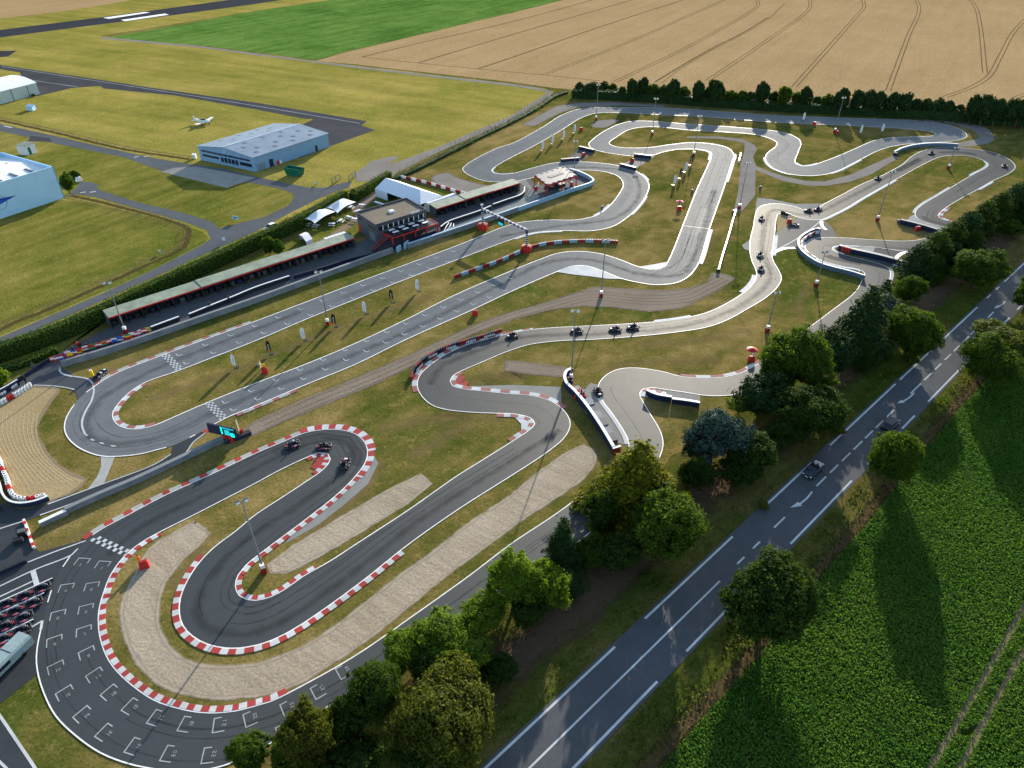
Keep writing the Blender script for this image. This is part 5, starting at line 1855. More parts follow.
# -- tree belt between track and road, and along the beet field
B_ = 'tree belt between track and road'
tree(445, 712, 57, 55, 'round', L_OLIVE, 'big broad olive green tree at the lower end of the tree belt', var=0, clear=2, group=B_)
tree(770, 597, 49, 49, 'round', L_DARK, 'round dark green tree on the field side of the road, nearest the viewer', var=1, clear=1.8)
tree(898, 453, 27, 31, 'round', L_OAK, 'round green tree overhanging the road beside the dark hatchback', var=1, clear=1.5)
tree(990, 355, 30, 27, 'round', L_OAK, 'green tree on the field side of the road near the right edge', var=0, clear=1.4)
tree(1032, 292, 18, 17, 'round', L_OAK, 'green tree half cut off by the right picture edge beside the road', var=1, clear=1.4)
tree(1000, 342, 34, 22, 'bush', L_WEED, 'spreading light green bush behind the field side tree', 'shrub', 'shrub', .1, 1)
tree(672, 526, 40, 41, 'round', L_OAK, 'large rounded green tree below the golden conifer', var=2, clear=2, group=B_)
tree(637, 476, 56, 48, 'cone', L_GOLD, 'tall golden tipped conifer at the track edge', name='conifer_tree', clear=.6, var=0, group=B_)
tree(603, 510, 20, 24, 'bush', L_DARK, 'dark shrub tucked left of the golden conifer', 'shrub', 'shrub', .2, 0, B_)
tree(563, 541, 23, 26, 'cone', L_CONE, 'small dark green conifer beside the lower track', name='conifer_tree', clear=.3, var=1, group=B_)
tree(592, 553, 19, 18, 'bush', L_OAK, 'mid green shrub right of the small dark conifer', 'shrub', 'shrub', .2, 2, B_)
tree(514, 580, 27, 29, 'round', L_LIGHT, 'bright light green tree left of the small dark conifer', var=0, clear=.8, group=B_)
tree(545, 585, 22, 24, 'bush', L_LIGHT, 'light green shrub right of the bright light green tree', 'shrub', 'shrub', .2, 1, B_)
tree(482, 612, 24, 22, 'bush', L_LIGHT, 'bright green shrub, rightmost of the shrubs along the lower track', 'shrub', 'shrub', .2, 2, B_)
tree(442, 636, 31, 26, 'bush', L_LIGHT, 'widest bright green shrub along the lower track', 'shrub', 'shrub', .2, 0, B_)
tree(403, 652, 24, 20, 'bush', L_LIGHT, 'bright green shrub beside the lower track, leftmost of its row', 'shrub', 'shrub', .2, 1, B_)
tree(462, 650, 28, 24, 'bush', L_LIGHT, 'leafy light green shrub between bright shrubs and the big olive tree', 'shrub', 'shrub', .2, 2, B_)
tree(374, 688, 30, 34, 'round', L_DARK, 'dark tree standing over the numbered grid boxes', var=1, clear=1.0, group=B_)
tree(345, 716, 24, 28, 'bush', L_DARK, 'dark shrub below the dark tree by the grid boxes', 'shrub', 'shrub', .2, 0, B_)
tree(304, 736, 30, 36, 'round', L_OLIVE, 'olive yellow tree at the bottom picture edge', var=2, clear=.8, group=B_)
tree(248, 754, 24, 24, 'bush', L_OAK, 'green shrub at the bottom edge beside the start loop', 'shrub', 'shrub', .2, 1, B_)
tree(350, 765, 40, 30, 'bush', L_DARK, 'very dark low shrub at the bottom edge under the trees', 'shrub', 'shrub', .2, 2, B_)
tree(716, 432, 34, 34, 'bush', L_BLUE, 'blue green cedar with layered boughs beside the track', name='cedar_tree', clear=.8, var=0, group=B_)
tree(752, 452, 30, 26, 'bush', L_DARK, 'dark shrub behind the blue green cedar', 'shrub', 'shrub', .2, 1, B_)
tree(697, 472, 20, 22, 'bush', L_DARK, 'dark low shrub at the foot of the blue green cedar', 'shrub', 'shrub', .2, 0, B_)
tree(762, 397, 29, 25, 'bush', L_CONE, 'dense dark shrub beside the round track shadow', 'shrub', 'shrub', .2, 2, B_)
tree(740, 405, 12, 9, 'bush', L_LIGHT, 'small yellow green shrub above the cedar', 'shrub', 'shrub', .2, 1, B_)
tree(800, 357, 36, 35, 'round', L_OAK, 'large green tree hiding the track bend', var=0, clear=1.0, group=B_)
tree(815, 411, 36, 31, 'round', L_DARK, 'wide dark green tree below the track hiding tree', var=2, clear=1.2, group=B_)
tree(785, 430, 24, 20, 'bush', L_DARK, 'dark undergrowth left of the wide dark green tree', 'shrub', 'shrub', .2, 0, B_)
tree(866, 319, 37, 34, 'cone', L_CONE, 'broad dark conifer with ragged outline beside the track', name='conifer_tree', clear=.3, var=2, group=B_)
tree(884, 294, 16, 15, 'cone', L_CONE, 'small dark conifer at the track exit bend', name='conifer_tree', clear=.2, var=1, group=B_)
tree(910, 288, 17, 17, 'bush', L_OAK, 'green shrub between dark conifer and cypress belt', 'shrub', 'shrub', .2, 0, B_)
tree(889, 312, 16, 16, 'bush', L_BLUE, 'blue green shrub behind the broad dark conifer', 'shrub', 'shrub', .2, 2, B_)
tree(915, 328, 27, 27, 'round', L_OAK, 'round green tree with bright sunlit rim beside the road', var=1, clear=1.4, group=B_)
tree(981, 266, 28, 20, 'round', L_OAK, 'green tree in front of the dark cypress belt', var=2, clear=1.2, group=B_)
cyp = [(917, 262, 19, 17), (935, 251, 19, 18), (951, 240, 18, 17), (967, 230, 18, 17), (983, 220, 17, 17), (998, 210, 17, 16), (1013, 202, 16, 16), (1027, 194, 16, 15), (932, 268, 15, 13), (952, 256, 15, 13), (972, 244, 15, 13), (1030, 210, 15, 14)]
for k, q in enumerate(cyp):
    tree(*q, 'cypress', L_DARK if k % 3 else L_CONE, 'dark green cypress of the dense belt, %s' % ['first and nearest in the back row', 'second from the near end of the back row', 'third from the near end of the back row', 'fourth from the near end of the back row', 'fourth from the far end of the back row', 'third from the far end of the back row',
         'second from the far end of the back row', 'cut by the right picture edge', 'nearest in the front row', 'second in the front row', 'third in the front row', 'at the right edge in the front row'][k], name='cypress_tree', clear=.1, var=k % 3, group='cypress belt')
for k, (q, lab) in enumerate((((913, 359, 9, 6), 'sunlit yellow green tuft bush under the bright rimmed tree'), ((646, 578, 9, 7), 'small roadside bush below the large rounded tree'), ((764, 505, 7, 5), 'tiny sunlit bush at the left road edge'), ((838, 428, 10, 6), 'low sunlit bush at the road edge under the wide dark tree'), ((1012, 228, 14, 10), 'low dark green bush at the right end of the cypress belt'))):
    tree(*q, 'bush', L_WEED if k < 4 else L_OAK, lab, 'shrub', 'shrub', .05, k % 3, big=False)

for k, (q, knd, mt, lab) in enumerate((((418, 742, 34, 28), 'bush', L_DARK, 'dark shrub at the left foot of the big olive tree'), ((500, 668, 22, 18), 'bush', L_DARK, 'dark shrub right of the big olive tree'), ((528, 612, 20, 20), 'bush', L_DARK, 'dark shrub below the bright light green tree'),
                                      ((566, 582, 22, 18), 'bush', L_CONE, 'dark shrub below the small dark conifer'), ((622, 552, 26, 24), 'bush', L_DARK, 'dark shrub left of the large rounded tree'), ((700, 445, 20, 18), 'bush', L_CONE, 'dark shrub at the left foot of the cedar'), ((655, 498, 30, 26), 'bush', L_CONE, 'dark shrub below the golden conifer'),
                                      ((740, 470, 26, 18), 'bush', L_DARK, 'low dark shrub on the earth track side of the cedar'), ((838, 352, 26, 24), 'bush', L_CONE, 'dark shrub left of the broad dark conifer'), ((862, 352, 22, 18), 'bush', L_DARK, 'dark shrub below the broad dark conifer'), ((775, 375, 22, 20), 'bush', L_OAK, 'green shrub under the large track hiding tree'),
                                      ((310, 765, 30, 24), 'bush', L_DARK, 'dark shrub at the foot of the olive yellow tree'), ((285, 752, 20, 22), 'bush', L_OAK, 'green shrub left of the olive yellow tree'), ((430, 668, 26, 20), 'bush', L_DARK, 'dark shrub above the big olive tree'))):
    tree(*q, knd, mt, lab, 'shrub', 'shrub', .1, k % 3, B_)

# -- shelter belt along the far wheat field
far = [(580, 87, 6, 6), (592, 88, 9, 7), (603, 87.5, 7, 6), (613, 88.5, 6, 6), (622, 92, 5, 6), (632, 88, 7, 11), (643, 86, 6.5, 11), (652, 91, 8, 8), (662, 92, 6, 7), (673, 89, 7.5, 12), (684, 93, 7, 7), (698, 91, 7.5, 12), (708, 94, 6, 8), (717, 90.5, 9.5, 13), (730, 97, 8, 8),
       (742, 97, 8, 8), (750, 98, 6, 7), (762, 93, 8.5, 13), (774, 98, 6, 8), (785, 96, 8, 12), (797, 99, 6, 8), (807, 96, 7.5, 12), (817, 102, 6, 6), (828, 102, 8, 8), (842, 98.5, 8.5, 13), (858, 100, 8, 12), (869, 100, 8, 12), (881, 101, 8, 12), (893, 102, 8, 12), (904, 102, 8, 12), (915, 106, 8, 9), (927, 107, 8, 9),
       (938, 107, 8, 9), (949, 108, 7, 9), (960, 111, 6, 7), (974, 107, 9, 14), (986, 107, 10, 15), (998, 109, 9, 14), (1010, 109, 9, 14), (1021, 110, 9, 14)]
tall = 0
for k, q in enumerate(far):
    light = k in (3, 7, 10, 14, 15, 19, 23, 20)
    nth = ['first', 'second', 'third', 'fourth', 'fifth', 'sixth', 'seventh', 'eighth', 'ninth', 'tenth', 'eleventh', 'twelfth', 'thirteenth', 'fourteenth', 'fifteenth', 'sixteenth', 'seventeenth', 'eighteenth', 'nineteenth', 'twentieth'][k % 20]
    side = 'from the left end' if k < 20 else 'from the middle rightwards'
    tree(q[0], q[1], q[2] * 1.15, q[3] * 1.05, 'bush' if q[3] < 10 else 'round', L_OAK if light else L_CONE, '%s %s in the shelter belt by the wheat, %s %s' % ('green' if light else 'dark', 'low tree' if q[3] < 10 else 'tall tree', nth, side), clear=.1 if q[3] < 10 else .5, var=k % 3, group='shelter belt along the wheat field', big=False)
# -- garden and hangar bushes
tree(268, 244, 9, 10, 'bush', L_OAK, 'left one of two round bushes behind the clipped hedge', 'shrub', 'shrub', .1, 0, big=False)
tree(277.5, 247, 8, 9, 'bush', L_OAK, 'right one of two round bushes behind the clipped hedge', 'shrub', 'shrub', .1, 1, big=False)
tree(66, 182, 8, 11, 'bush', L_OAK, 'tall bush at the corner of the white hangar', 'shrub', 'shrub', .1, 2, big=False)
tree(74, 175, 7, 6, 'bush', L_DARK, 'low dark bush behind the white van', 'shrub', 'shrub', .1, 0, big=False)
tree(354, 194, 5, 6, 'bush', L_OAK, 'clipped bush at the gap between the hedges', 'shrub', 'shrub', .1, 1, big=False)
tree(348, 235, 4, 3, 'bush', L_OAK, 'small bush by the clubhouse left corner', 'shrub', 'shrub', .05, 2, big=False)
tree(33, 95, 2.5, 1.5, 'bush', L_OAK, 'small bush at the foot of the arched hangar', 'shrub', 'shrub', .05, 2, big=False)
tree(-2, 377, 12, 12, 'bush', L_LIGHT, 'light green bush at the left edge by the hedge end', 'shrub', 'shrub', .05, 0, big=False)
tree(22, 170, 5, 2.5, 'bush', L_DARK, 'low dark bush beside the white hangar roof', 'shrub', 'shrub', .05, 0, big=False)


def hedge(px, w, h, mat, label, dens=16, leaf=.34, seed=1, wob=.12, group=None):
    """clipped hedge: dark core of stems with a leafy skin"""
    c = spline(px, False, .5)
    rg = np.random.default_rng(seed)
    base = Vector((c[0].x, c[0].y, 0))
    root = empty('hedge', base, 0, label, 'hedge', group)
    m = MB()
    wallrun(m, c, w * .8, 0, h * .93)
    m.build('branches', L_CONE, root, base)
    L = sum((b - a).length for a, b in zip(c, c[1:]))
    n = int(L * (w + 2 * h) * dens)
    idx = rg.integers(0, len(c) - 1, n)
    nn = normals2(c)
    f = rg.uniform(0, 1, n)
    P = np.array([[p.x, p.y] for p in c])
    Nn = np.array([[p.x, p.y] for p in nn])
    q = P[idx] * (1 - f[:, None]) + P[idx + 1] * f[:, None]
    s = rg.uniform(0, w + 2 * h, n)
    off = np.where(s < h, -w / 2, np.where(s > h + w, w / 2, s - h - w / 2))
    z = np.where(s < h, s, np.where(s > h + w, 2 * h + w - s, h))
    up_ = ((s >= h) & (s <= h + w)).astype(float)
    C = np.zeros((n, 3))
    C[:, :2] = q + Nn[idx] * off[:, None]
    C[:, 2] = z
    C += rg.normal(size=(n, 3)) * wob
    C[:, 2] += .16 * np.sin(idx * .21 + seed) * (z / h)
    N = np.zeros((n, 3))
    N[:, :2] = Nn[idx] * (np.sign(off) * (1 - up_))[:, None]
    N[:, 2] = up_ + .25
    N += rg.normal(size=(n, 3)) * .5
    ends = n // max(4, int(L / 1.5))
    C2 = np.zeros((ends, 3))
    e = c[-1]
    C2[:, :2] = [e.x, e.y] + Nn[-1] * rg.uniform(-w / 2, w / 2, (ends, 1))
    C2[:, 2] = rg.uniform(0, h, ends)
    N2 = rg.normal(size=(ends, 3)) * .6
    C, N = np.concatenate([C, C2]), np.concatenate([N, N2])
    me = leaves('foliage', C - np.array([base.x, base.y, 0]), leaf * rg.uniform(.6, 1.3, len(C)), N, mat, seed)
    o = bpy.data.objects.new('foliage', me)
    link(o, root)
    return root


hedge([(-40, 376), (0, 361), (56, 341.5), (107, 318.5), (180, 284), (255, 249), (300, 228), (346, 202)], 2.2, 3.3, L_HEDGE, 'long clipped green hedge along the access road')
hedge([(352, 203), (366, 194.5), (390, 180)], 1.8, 2.7, L_HEDGE, 'short tall clipped hedge behind the marquee', seed=2)
hedge([(-20, 381), (0, 374), (30, 364), (57, 352)], 1.6, 1.2, L_HEDGE, 'low clipped hedge by the pit fence at the left edge', seed=3)
hedge([(393, 180), (412, 172), (441, 157.5), (480, 138), (512, 122.5), (535, 110), (555, 97), (566, 93)], 2.2, .7, L_OAK, 'low rough green hedge along the perimeter track', 9, .4, 4, .25)


hedge([(572, 97.5), (640, 101), (700, 105.5), (767, 110.5), (830, 113.5), (893, 117)], 3.0, 3.2, L_CONE, 'dense dark hedge under the left part of the shelter belt', 5, .7, 11, .4)
hedge([(893, 117), (930, 119), (960, 121.5), (1000, 125), (1040, 128.5)], 3.0, 3.2, L_CONE, 'dense dark hedge under the right part of the shelter belt', 5, .7, 12, .4)


def scatter(name, loop_px, dens, size, mat, label, cat, seed, gaps=(), zr=(.05, .4), flat=.6, kind='stuff', clump=None):
    pts = poly2(loop_px)
    xs, ys = [p.x for p in pts], [p.y for p in pts]
    rg = np.random.default_rng(seed)
    n = int((max(xs) - min(xs)) * (max(ys) - min(ys)) * dens)
    X = rg.uniform(min(xs), max(xs), n)
    Y = rg.uniform(min(ys), max(ys), n)
    inside = np.zeros(n, bool)
    j = len(pts) - 1
    for i in range(len(pts)):
        xi, yi, xj, yj = pts[i].x, pts[i].y, pts[j].x, pts[j].y
        cnd = ((yi > Y) != (yj > Y)) & (X < (xj - xi) * (Y - yi) / (yj - yi + 1e-12) + xi)
        inside ^= cnd
        j = i
    for c, wdt in gaps:
        P = np.array([[p.x, p.y] for p in c])
        for a, b in zip(P[:-1], P[1:]):
            d = b - a
            L2 = (d * d).sum() + 1e-9
            t = np.clip(((X - a[0]) * d[0] + (Y - a[1]) * d[1]) / L2, 0, 1)
            dist = np.hypot(X - a[0] - t * d[0], Y - a[1] - t * d[1])
            inside &= dist > wdt * rg.uniform(.6, 1.3, n)
    if clump:
        v = np.sin(X * clump + 1.3 * np.sin(Y * clump * .7)) * np.sin(Y * clump * 1.1 + 1.7 * np.sin(X * clump * .6))
        inside &= (v + rg.normal(size=n) * .5) > -.1
    X, Y = X[inside], Y[inside]
    n = len(X)
    C = np.stack([X, Y, rg.uniform(*zr, n)], 1)
    N = rg.normal(size=(n, 3))
    N[:, 2] = np.abs(N[:, 2]) + flat
    me = leaves(name, C, size * rg.uniform(.55, 1.35, n), N, mat, seed)
    o = bpy.data.objects.new(name, me)
    COL.objects.link(o)
    return tag(o, label, cat, None, kind)


PALED = feather_mat('pale_soil', (0.15, 0.125, 0.060), (0.22, 0.185, 0.10), 0.9, 0.2)
tl1 = spline([(1050, 560), (1023, 608), (1003, 643.5), (975.5, 691), (952, 731), (930.5, 767), (910, 800)], False, 1)
tl2 = spline([(1050, 605), (1023, 651), (1003, 686), (983, 723.5), (960.5, 767), (945, 800)], False, 1)
tl3 = spline([(952, 733), (968, 733), (983, 724)], False, 1)
crop = [(655, 775), (700, 722), (760, 655), (803, 598), (873, 517), (909, 470), (958, 411), (988, 378), (1026, 338), (1060, 330), (1085, 500), (1085, 800), (800, 800)]
scatter('beet_leaves', crop, 66, .275, L_CROP, 'dense green leafy crop in the field beside the road', 'crop', 5, ((tl1, .30), (tl2, .30), (tl3, .3)), (.05, .36), .85)
m = MB()
strip(m, tl1, -.42, .42, .03)
strip(m, tl2, -.42, .42, .03)
tag(m.build('tractor_path', PALED), kind='structure')
scatter('verge_weeds', [(640, 771), (690, 713), (755, 644), (798, 587), (868, 507), (902, 463), (952, 402), (983, 369), (1026, 326), (1030, 334), (990, 377), (958, 410), (910, 468), (874, 514), (804, 596), (762, 652), (700, 720), (655, 775)], 7, .36, L_BROWN, 'strip of dead brown stalks along the field margin', 'weeds', 6, zr=(.05, .55), flat=.1)
scatter('verge_weeds', [(583, 771), (660, 692), (795, 550), (855, 487), (930, 407), (967, 369), (1026, 312), (1030, 326), (984, 370), (953, 403), (900, 465), (868, 507), (797, 588), (754, 645), (690, 713), (636, 775)], 16, .36, L_WEED, 'lush rough grass on the field side of the road', 'grass', 7, zr=(.03, .3), flat=.5, clump=.7)
scatter('verge_weeds', [(470, 771), (506, 738), (612, 640), (765, 500), (892, 382), (975, 305), (1026, 256), (1026, 246), (960, 302), (870, 384), (745, 495), (620, 605), (520, 690), (430, 771)], 7, .34, L_WEED, 'rough grass between the road and the tree belt', 'grass', 8, zr=(.02, .22), flat=.6, clump=.5)
scatter('field_edge_weeds', [(570, 91), (700, 99), (860, 112), (960, 120), (1040, 129), (1040, 132), (950, 124), (860, 116), (700, 103), (600, 98)], .9, .9, L_BROWN, 'dark rough undergrowth below the shelter belt', 'undergrowth', 9, zr=(.05, .5), flat=.4)
# ================================================================ FURNITURE, BARRIERS, VEHICLES
def P3(px):
    return W(*px)


def tyre_wall(px, seg, mats, label, h=.9, w=.65, names=None, cat='tyre barrier', cap=True):
    """bundles of stacked tyres strapped together along a line; each bundle is a part"""
    c = spline(px, False, .3)
    base = Vector((c[0].x, c[0].y, 0))
    root = empty('tyre_barrier', base, 0, label, cat)
    L = [0]
    for a, b in zip(c, c[1:]):
        L.append(L[-1] + (b - a).length)
    n = max(1, int(round(L[-1] / seg)))

    def at(s):
        for i in range(len(L) - 1):
            if L[i + 1] >= s:
                f = (s - L[i]) / max(1e-6, L[i + 1] - L[i])
                return c[i] + (c[i + 1] - c[i]) * f
        return c[-1]
    for k in range(n):
        m = MB()
        k0, k1 = L[-1] * k / n, L[-1] * (k + 1) / n
        q = max(1, int((k1 - k0) / .58))
        for j in range(q):
            p = at(k0 + (k1 - k0) * (j + .5) / q)
            rr = (k1 - k0) / q * .5
            for z in range(3):
                zz = h * z / 3
                m.cyl((p.x, p.y, zz + .01), (p.x, p.y, zz + h / 6), rr * .86, rr * 1.0, 10, 0, False)
                m.cyl((p.x, p.y, zz + h / 6), (p.x, p.y, zz + h / 3), rr * 1.0, rr * .86, 10, 0, z == 2)
            m.cyl((p.x, p.y, h + .004), (p.x, p.y, h + .008), rr * .45, rr * .45, 8, 1)
        m.build('tyre_bundle', [mats[k % len(mats)], BLACK], root, base)
    return root


def run_wall(name, px, w, h, mat, label, cat='barrier', top=None, panels=0, z0=0.0, posts=0.0, post_h=0.0, gap=0.03, smooth=True):
    """barrier made of panels standing end to end"""
    c = spline(px, False, .5) if smooth else poly2(px)
    base = Vector((c[0].x, c[0].y, 0))
    root = empty(name, base, 0, label, cat)
    m = MB()
    wallrun(m, c, w, z0, h)
    m.build('panel', mat, root, base)
    if top:
        m = MB()
        wallrun(m, c, w * 1.15, h + .003, h + .1)
        m.build('top_rail', top, root, base)
    if posts:
        s = 0
        m = MB()
        for a, b in zip(c, c[1:]):
            s += (b - a).length
            if s >= posts:
                s = 0
                q = (b - a)
                m.box((a.x, a.y, post_h / 2), (.09, w * 1.3, post_h), math.atan2(q.y, q.x))
        if m.v:
            m.build('posts', DARK, root, base)
    return root


# -- pit wall, pit fence, podium island walls
run_wall('pit_wall', [(63, 367), (72, 364), (100, 356), (150, 339.5), (200, 322), (256, 302.5), (320, 279), (393, 252.5)], .55, 1.15, BARR, 'long grey pit wall between pit lane and main straight, left section', 'pit wall', STEEL)
run_wall('pit_wall', [(408, 248.5), (445, 236), (481, 224), (518, 211)], .5, 1.15, BARR, 'grey blue pit wall in front of the clubhouse and right garages', 'pit wall', BLUEW)
run_wall('island_wall', [(518, 211), (545, 201.5), (570, 192.5), (593, 184), (590, 180), (580, 175), (569, 171.5)], .5, 1.1, BLUEW, 'light blue wall around the podium island', 'barrier', None)
run_wall('pit_gate_board', [(397, 252.5), (401, 250)], .3, 1.4, BLUEW, 'left one of two pale boards at the pit wall gap', 'board')
run_wall('pit_gate_board', [(404.5, 249.5), (408.5, 246)], .3, 1.5, BLUEW, 'right one of two pale boards at the pit wall gap', 'board')
run_wall('pit_rail', [(-30, 410), (0, 393), (26, 378), (51, 362), (100, 347.5), (150, 332)], .18, .75, NAVY, 'dark pit rail carrying the row of small flags', 'guard rail', DARK)
run_wall('pit_rail', [(152, 331), (180, 320.5)], .3, .9, DARK, 'white topped pit rail just right of the flags', 'guard rail', WPLAST)
run_wall('pit_rail', [(190, 318), (212, 309), (232, 301), (256, 291), (290, 279.5)], .3, .9, DARK, 'white topped pit rail along the middle of the left garages', 'guard rail', WPLAST)
run_wall('pit_rail', [(294, 279), (318, 272), (350, 262), (376, 255.5), (395, 249), (436, 233)], .22, .8, NAVY, 'dark pit rail below the clubhouse terrace', 'guard rail', DARK)
run_wall('pit_rail', [(441, 230), (449, 224.5), (479, 214), (491, 209)], .3, .9, DARK, 'white topped pit rail before the right garages, left piece', 'guard rail', WPLAST)
run_wall('pit_rail', [(493, 207.5), (507, 202.5), (520, 198), (524, 194.5), (524.5, 190)], .3, .9, DARK, 'white topped pit rail curving past the right garage end', 'guard rail', WPLAST)
m = MB()
for k in range(3):
    a, b = V2((443 + 2 * k, 237 - k)), V2((449 + 2.4 * k, 226 + k * .5))
    m.tube([a + Vector((0, 0, .9)), (a + b) / 2 + Vector((.4 * k, 0, 1.1)), b + Vector((0, 0, .9))], .09, 6)
    m.cyl(a, a + Vector((0, 0, .9)), .06, .06, 6)
    m.cyl(b, b + Vector((0, 0, .9)), .06, .06, 6)
tag(m.build('crowd_barrier', WPLAST, None, V2((445, 232))), 'white bent tube barriers at the pit lane end of the terrace', 'barrier')

# -- rubber belt barrier with the big screen at its end
run_wall('belt_barrier', [(41, 526.5), (68, 514)], .5, .75, BARR, 'short lower end piece of the grey belt barrier', 'barrier', WPLAST)
run_wall('belt_barrier', [(67, 513), (100, 498), (140, 481), (180, 462), (205, 450), (224, 441.5)], .6, .85, BARR, 'long grey belt barrier between pit entry and new loop', 'barrier', STEEL)
run_wall('belt_barrier', [(225, 443), (240, 438), (251, 433.5)], .8, .55, NAVY, 'low black barrier under the big screen', 'barrier', DARK)
a, b = V2((210.5, 437)), V2((238.5, 443.5))
d = (b - a).normalized()
n_ = Vector((d.y, -d.x, 0))
z0, z1 = .95, 2.75
root = empty('display_screen', a, 0, 'large dark trackside screen lit green and teal on red feet', 'screen')
m = MB()
q = [a, b, b - n_ * .3, a - n_ * .3]
m.prism(q, z0, z1)
m.build('cabinet', NAVY, root, a)
L = (b - a).length


def pane(s0, s1, t0, t1, mat, name, pr=.03):
    m = MB()
    p, r_ = a + d * (L * s0) + n_ * .004, a + d * (L * s1) + n_ * .004
    m.prism([p, r_, r_ + n_ * pr, p + n_ * pr][::-1], z0 + (z1 - z0) * t0, z0 + (z1 - z0) * t1)
    m.build(name, mat, root, a)


pane(.53, .95, .86, .96, SCREEN2, 'lit_strip')
pane(.48, .52, .2, .96, SCREEN, 'lit_strip')
pane(.60, .78, .18, .74, SCREEN2, 'lit_panel')
pane(.80, .93, .1, .5, SCREEN, 'lit_panel', .02)
for px in ((226.5, 441), (232, 441.5), (241.5, 435.5)):
    p = V2(px)
    m = MB()
    m.box(p + Vector((0, 0, .65)), (.8, .6, 1.3), math.atan2(d.y, d.x), 0, .8)
    m.build('foot', RED, root, a)
m = MB()
p = V2((240.5, 437))
m.box(p + Vector((0, 0, 2.0)), (.12, .7, 2.6), math.atan2(d.y, d.x) + .5)
m.build('back_panel', GROOF, root, a)

# -- tyre barriers
tyre_wall([(411.5, 381), (414, 372), (425, 361), (445, 350), (470, 342), (490, 336), (502, 332)], 1.9, [REDD, NAVY], 'dark red and black tyre barrier round the outside of the left hairpin', .85)
for k in range(5):     # white lettering boards on the barrier face
    q = [((414.5, 373), (421, 366)), ((427, 359.5), (436, 355)), ((445, 350.5), (455, 347.5)), ((465, 344), (475, 341)), ((483, 338.5), (494, 335.5))][k]
    A, B = V2(q[0]), V2(q[1])
    e = (B - A).normalized()
    s = Vector((e.y, -e.x, 0)) * .42
    m = MB()
    for j in range(6):
        p = A + (B - A) * ((j + .5) / 6) + s
        m.box(p + Vector((0, 0, .55)), ((B - A).length / 9, .05, .3 + .12 * (j % 2)), math.atan2(e.y, e.x))
    m.bar(A + s * .92, B + s * .92, .04, .3, .85, 1)
    tag(m.build('banner', [WPLAST, NAVY], None, A), 'dark banner with blurred white lettering on the hairpin barrier, %s' % ['lowest on the bend', 'second from the lower end', 'middle one of five', 'second from the upper end', 'uppermost by the straight'][k], 'banner', 'banners on the hairpin tyre barrier')
tyre_wall([(454, 278.5), (475, 271), (500, 262), (520, 253), (533, 248), (550, 244.5), (575, 242.5), (600, 242.5), (618, 243.5)], 2.0, [REDD, BLUEW], 'long red and pale blue tyre barrier between the two straights', .8)
tyre_wall([(401, 178), (415, 181), (430, 184.5), (450, 190.5), (466, 195)], 1.8, [WPLAST, REDD], 'red and white tyre barrier behind the marquee', .8)
tyre_wall([(-6, 409), (0, 405.5), (10, 400), (22, 393), (32, 386)], 1.2, [WPLAST, WPLAST, RED, WPLAST], 'white and red tyre barrier at the upper edge of the raked sand', .85)
tyre_wall([(-8, 450), (0, 461), (3, 470), (8, 481), (11, 492), (17, 499.5), (26, 501.5), (37, 500.5), (47, 497.5)], 1.25, [WPLAST, RED, WPLAST, WPLAST], 'white and red tyre barrier curving round the lower edge of the raked sand', .85)
run_wall('banner_wall', [(-20, 407), (0, 396.5), (10, 391), (20, 385)], .2, 1.15, NAVY, 'dark blue banner wall behind the upper white tyres', 'banner', WPLAST)
for s_, e_ in (((1, 397.5), (7, 394)), ((12, 391), (18, 387))):
    A, B = V2(s_), V2(e_)
    e = (B - A).normalized()
    s = Vector((e.y, -e.x, 0)) * .16
    m = MB()
    for j in range(7):
        m.box(A + (B - A) * ((j + .5) / 7) + s + Vector((0, 0, .6)), ((B - A).length / 10, .05, .4 + .1 * (j % 3)), math.atan2(e.y, e.x))
    tag(m.build('banner_lettering', WPLAST, None, A), 'blurred white lettering on the blue banner wall, %s' % ('left word' if s_[0] < 5 else 'right word'), 'lettering')
run_wall('banner_wall', [(-14, 462), (-3, 476), (2, 488), (5, 498), (12, 505), (24, 507), (40, 504), (50, 500)], .25, .8, NAVY, 'dark blue barrier outside the lower white tyres', 'barrier', WPLAST)
run_wall('kerb_board', [(24.5, 521), (28, 530), (31.5, 541), (34.5, 549)], .3, .4, WPLAST, 'red and white board at the left end of the grass island', 'barrier')
for k in range(4):
    A, B = V2((25.2 + k * 2.6, 523 + k * 7.2)), V2((26.2 + k * 2.6, 526 + k * 7.2))
    m = MB()
    m.bar(A, B, .33, .06, .43)
    tag(m.build('red_marker', RED, None, A), 'red block on the white board at the grass island, %s' % ['uppermost', 'second from top', 'third from top', 'lowest'][k], 'marker', 'red blocks on the island board')
run_wall('kerb_board', [(-20, 583), (0, 574), (27, 562)], .35, .45, NAVY, 'long low black board in the paddock yard', 'barrier', DARK)
m = MB()
p = V2((24, 536))
m.box(p + Vector((0, 0, .5)), (1.0, .8, 1.0), .4, 0)
m.box(p + Vector((.1, -1.2, .4)), (1.2, .7, .8), .5, 0, .9)
m.box(p + Vector((0, 0, 1.05)), (.9, .7, .1), .4, 1)
tag(m.build('equipment_box', [DARK, GREYW], None, p), 'dark equipment boxes beside the red and white island board', 'box')

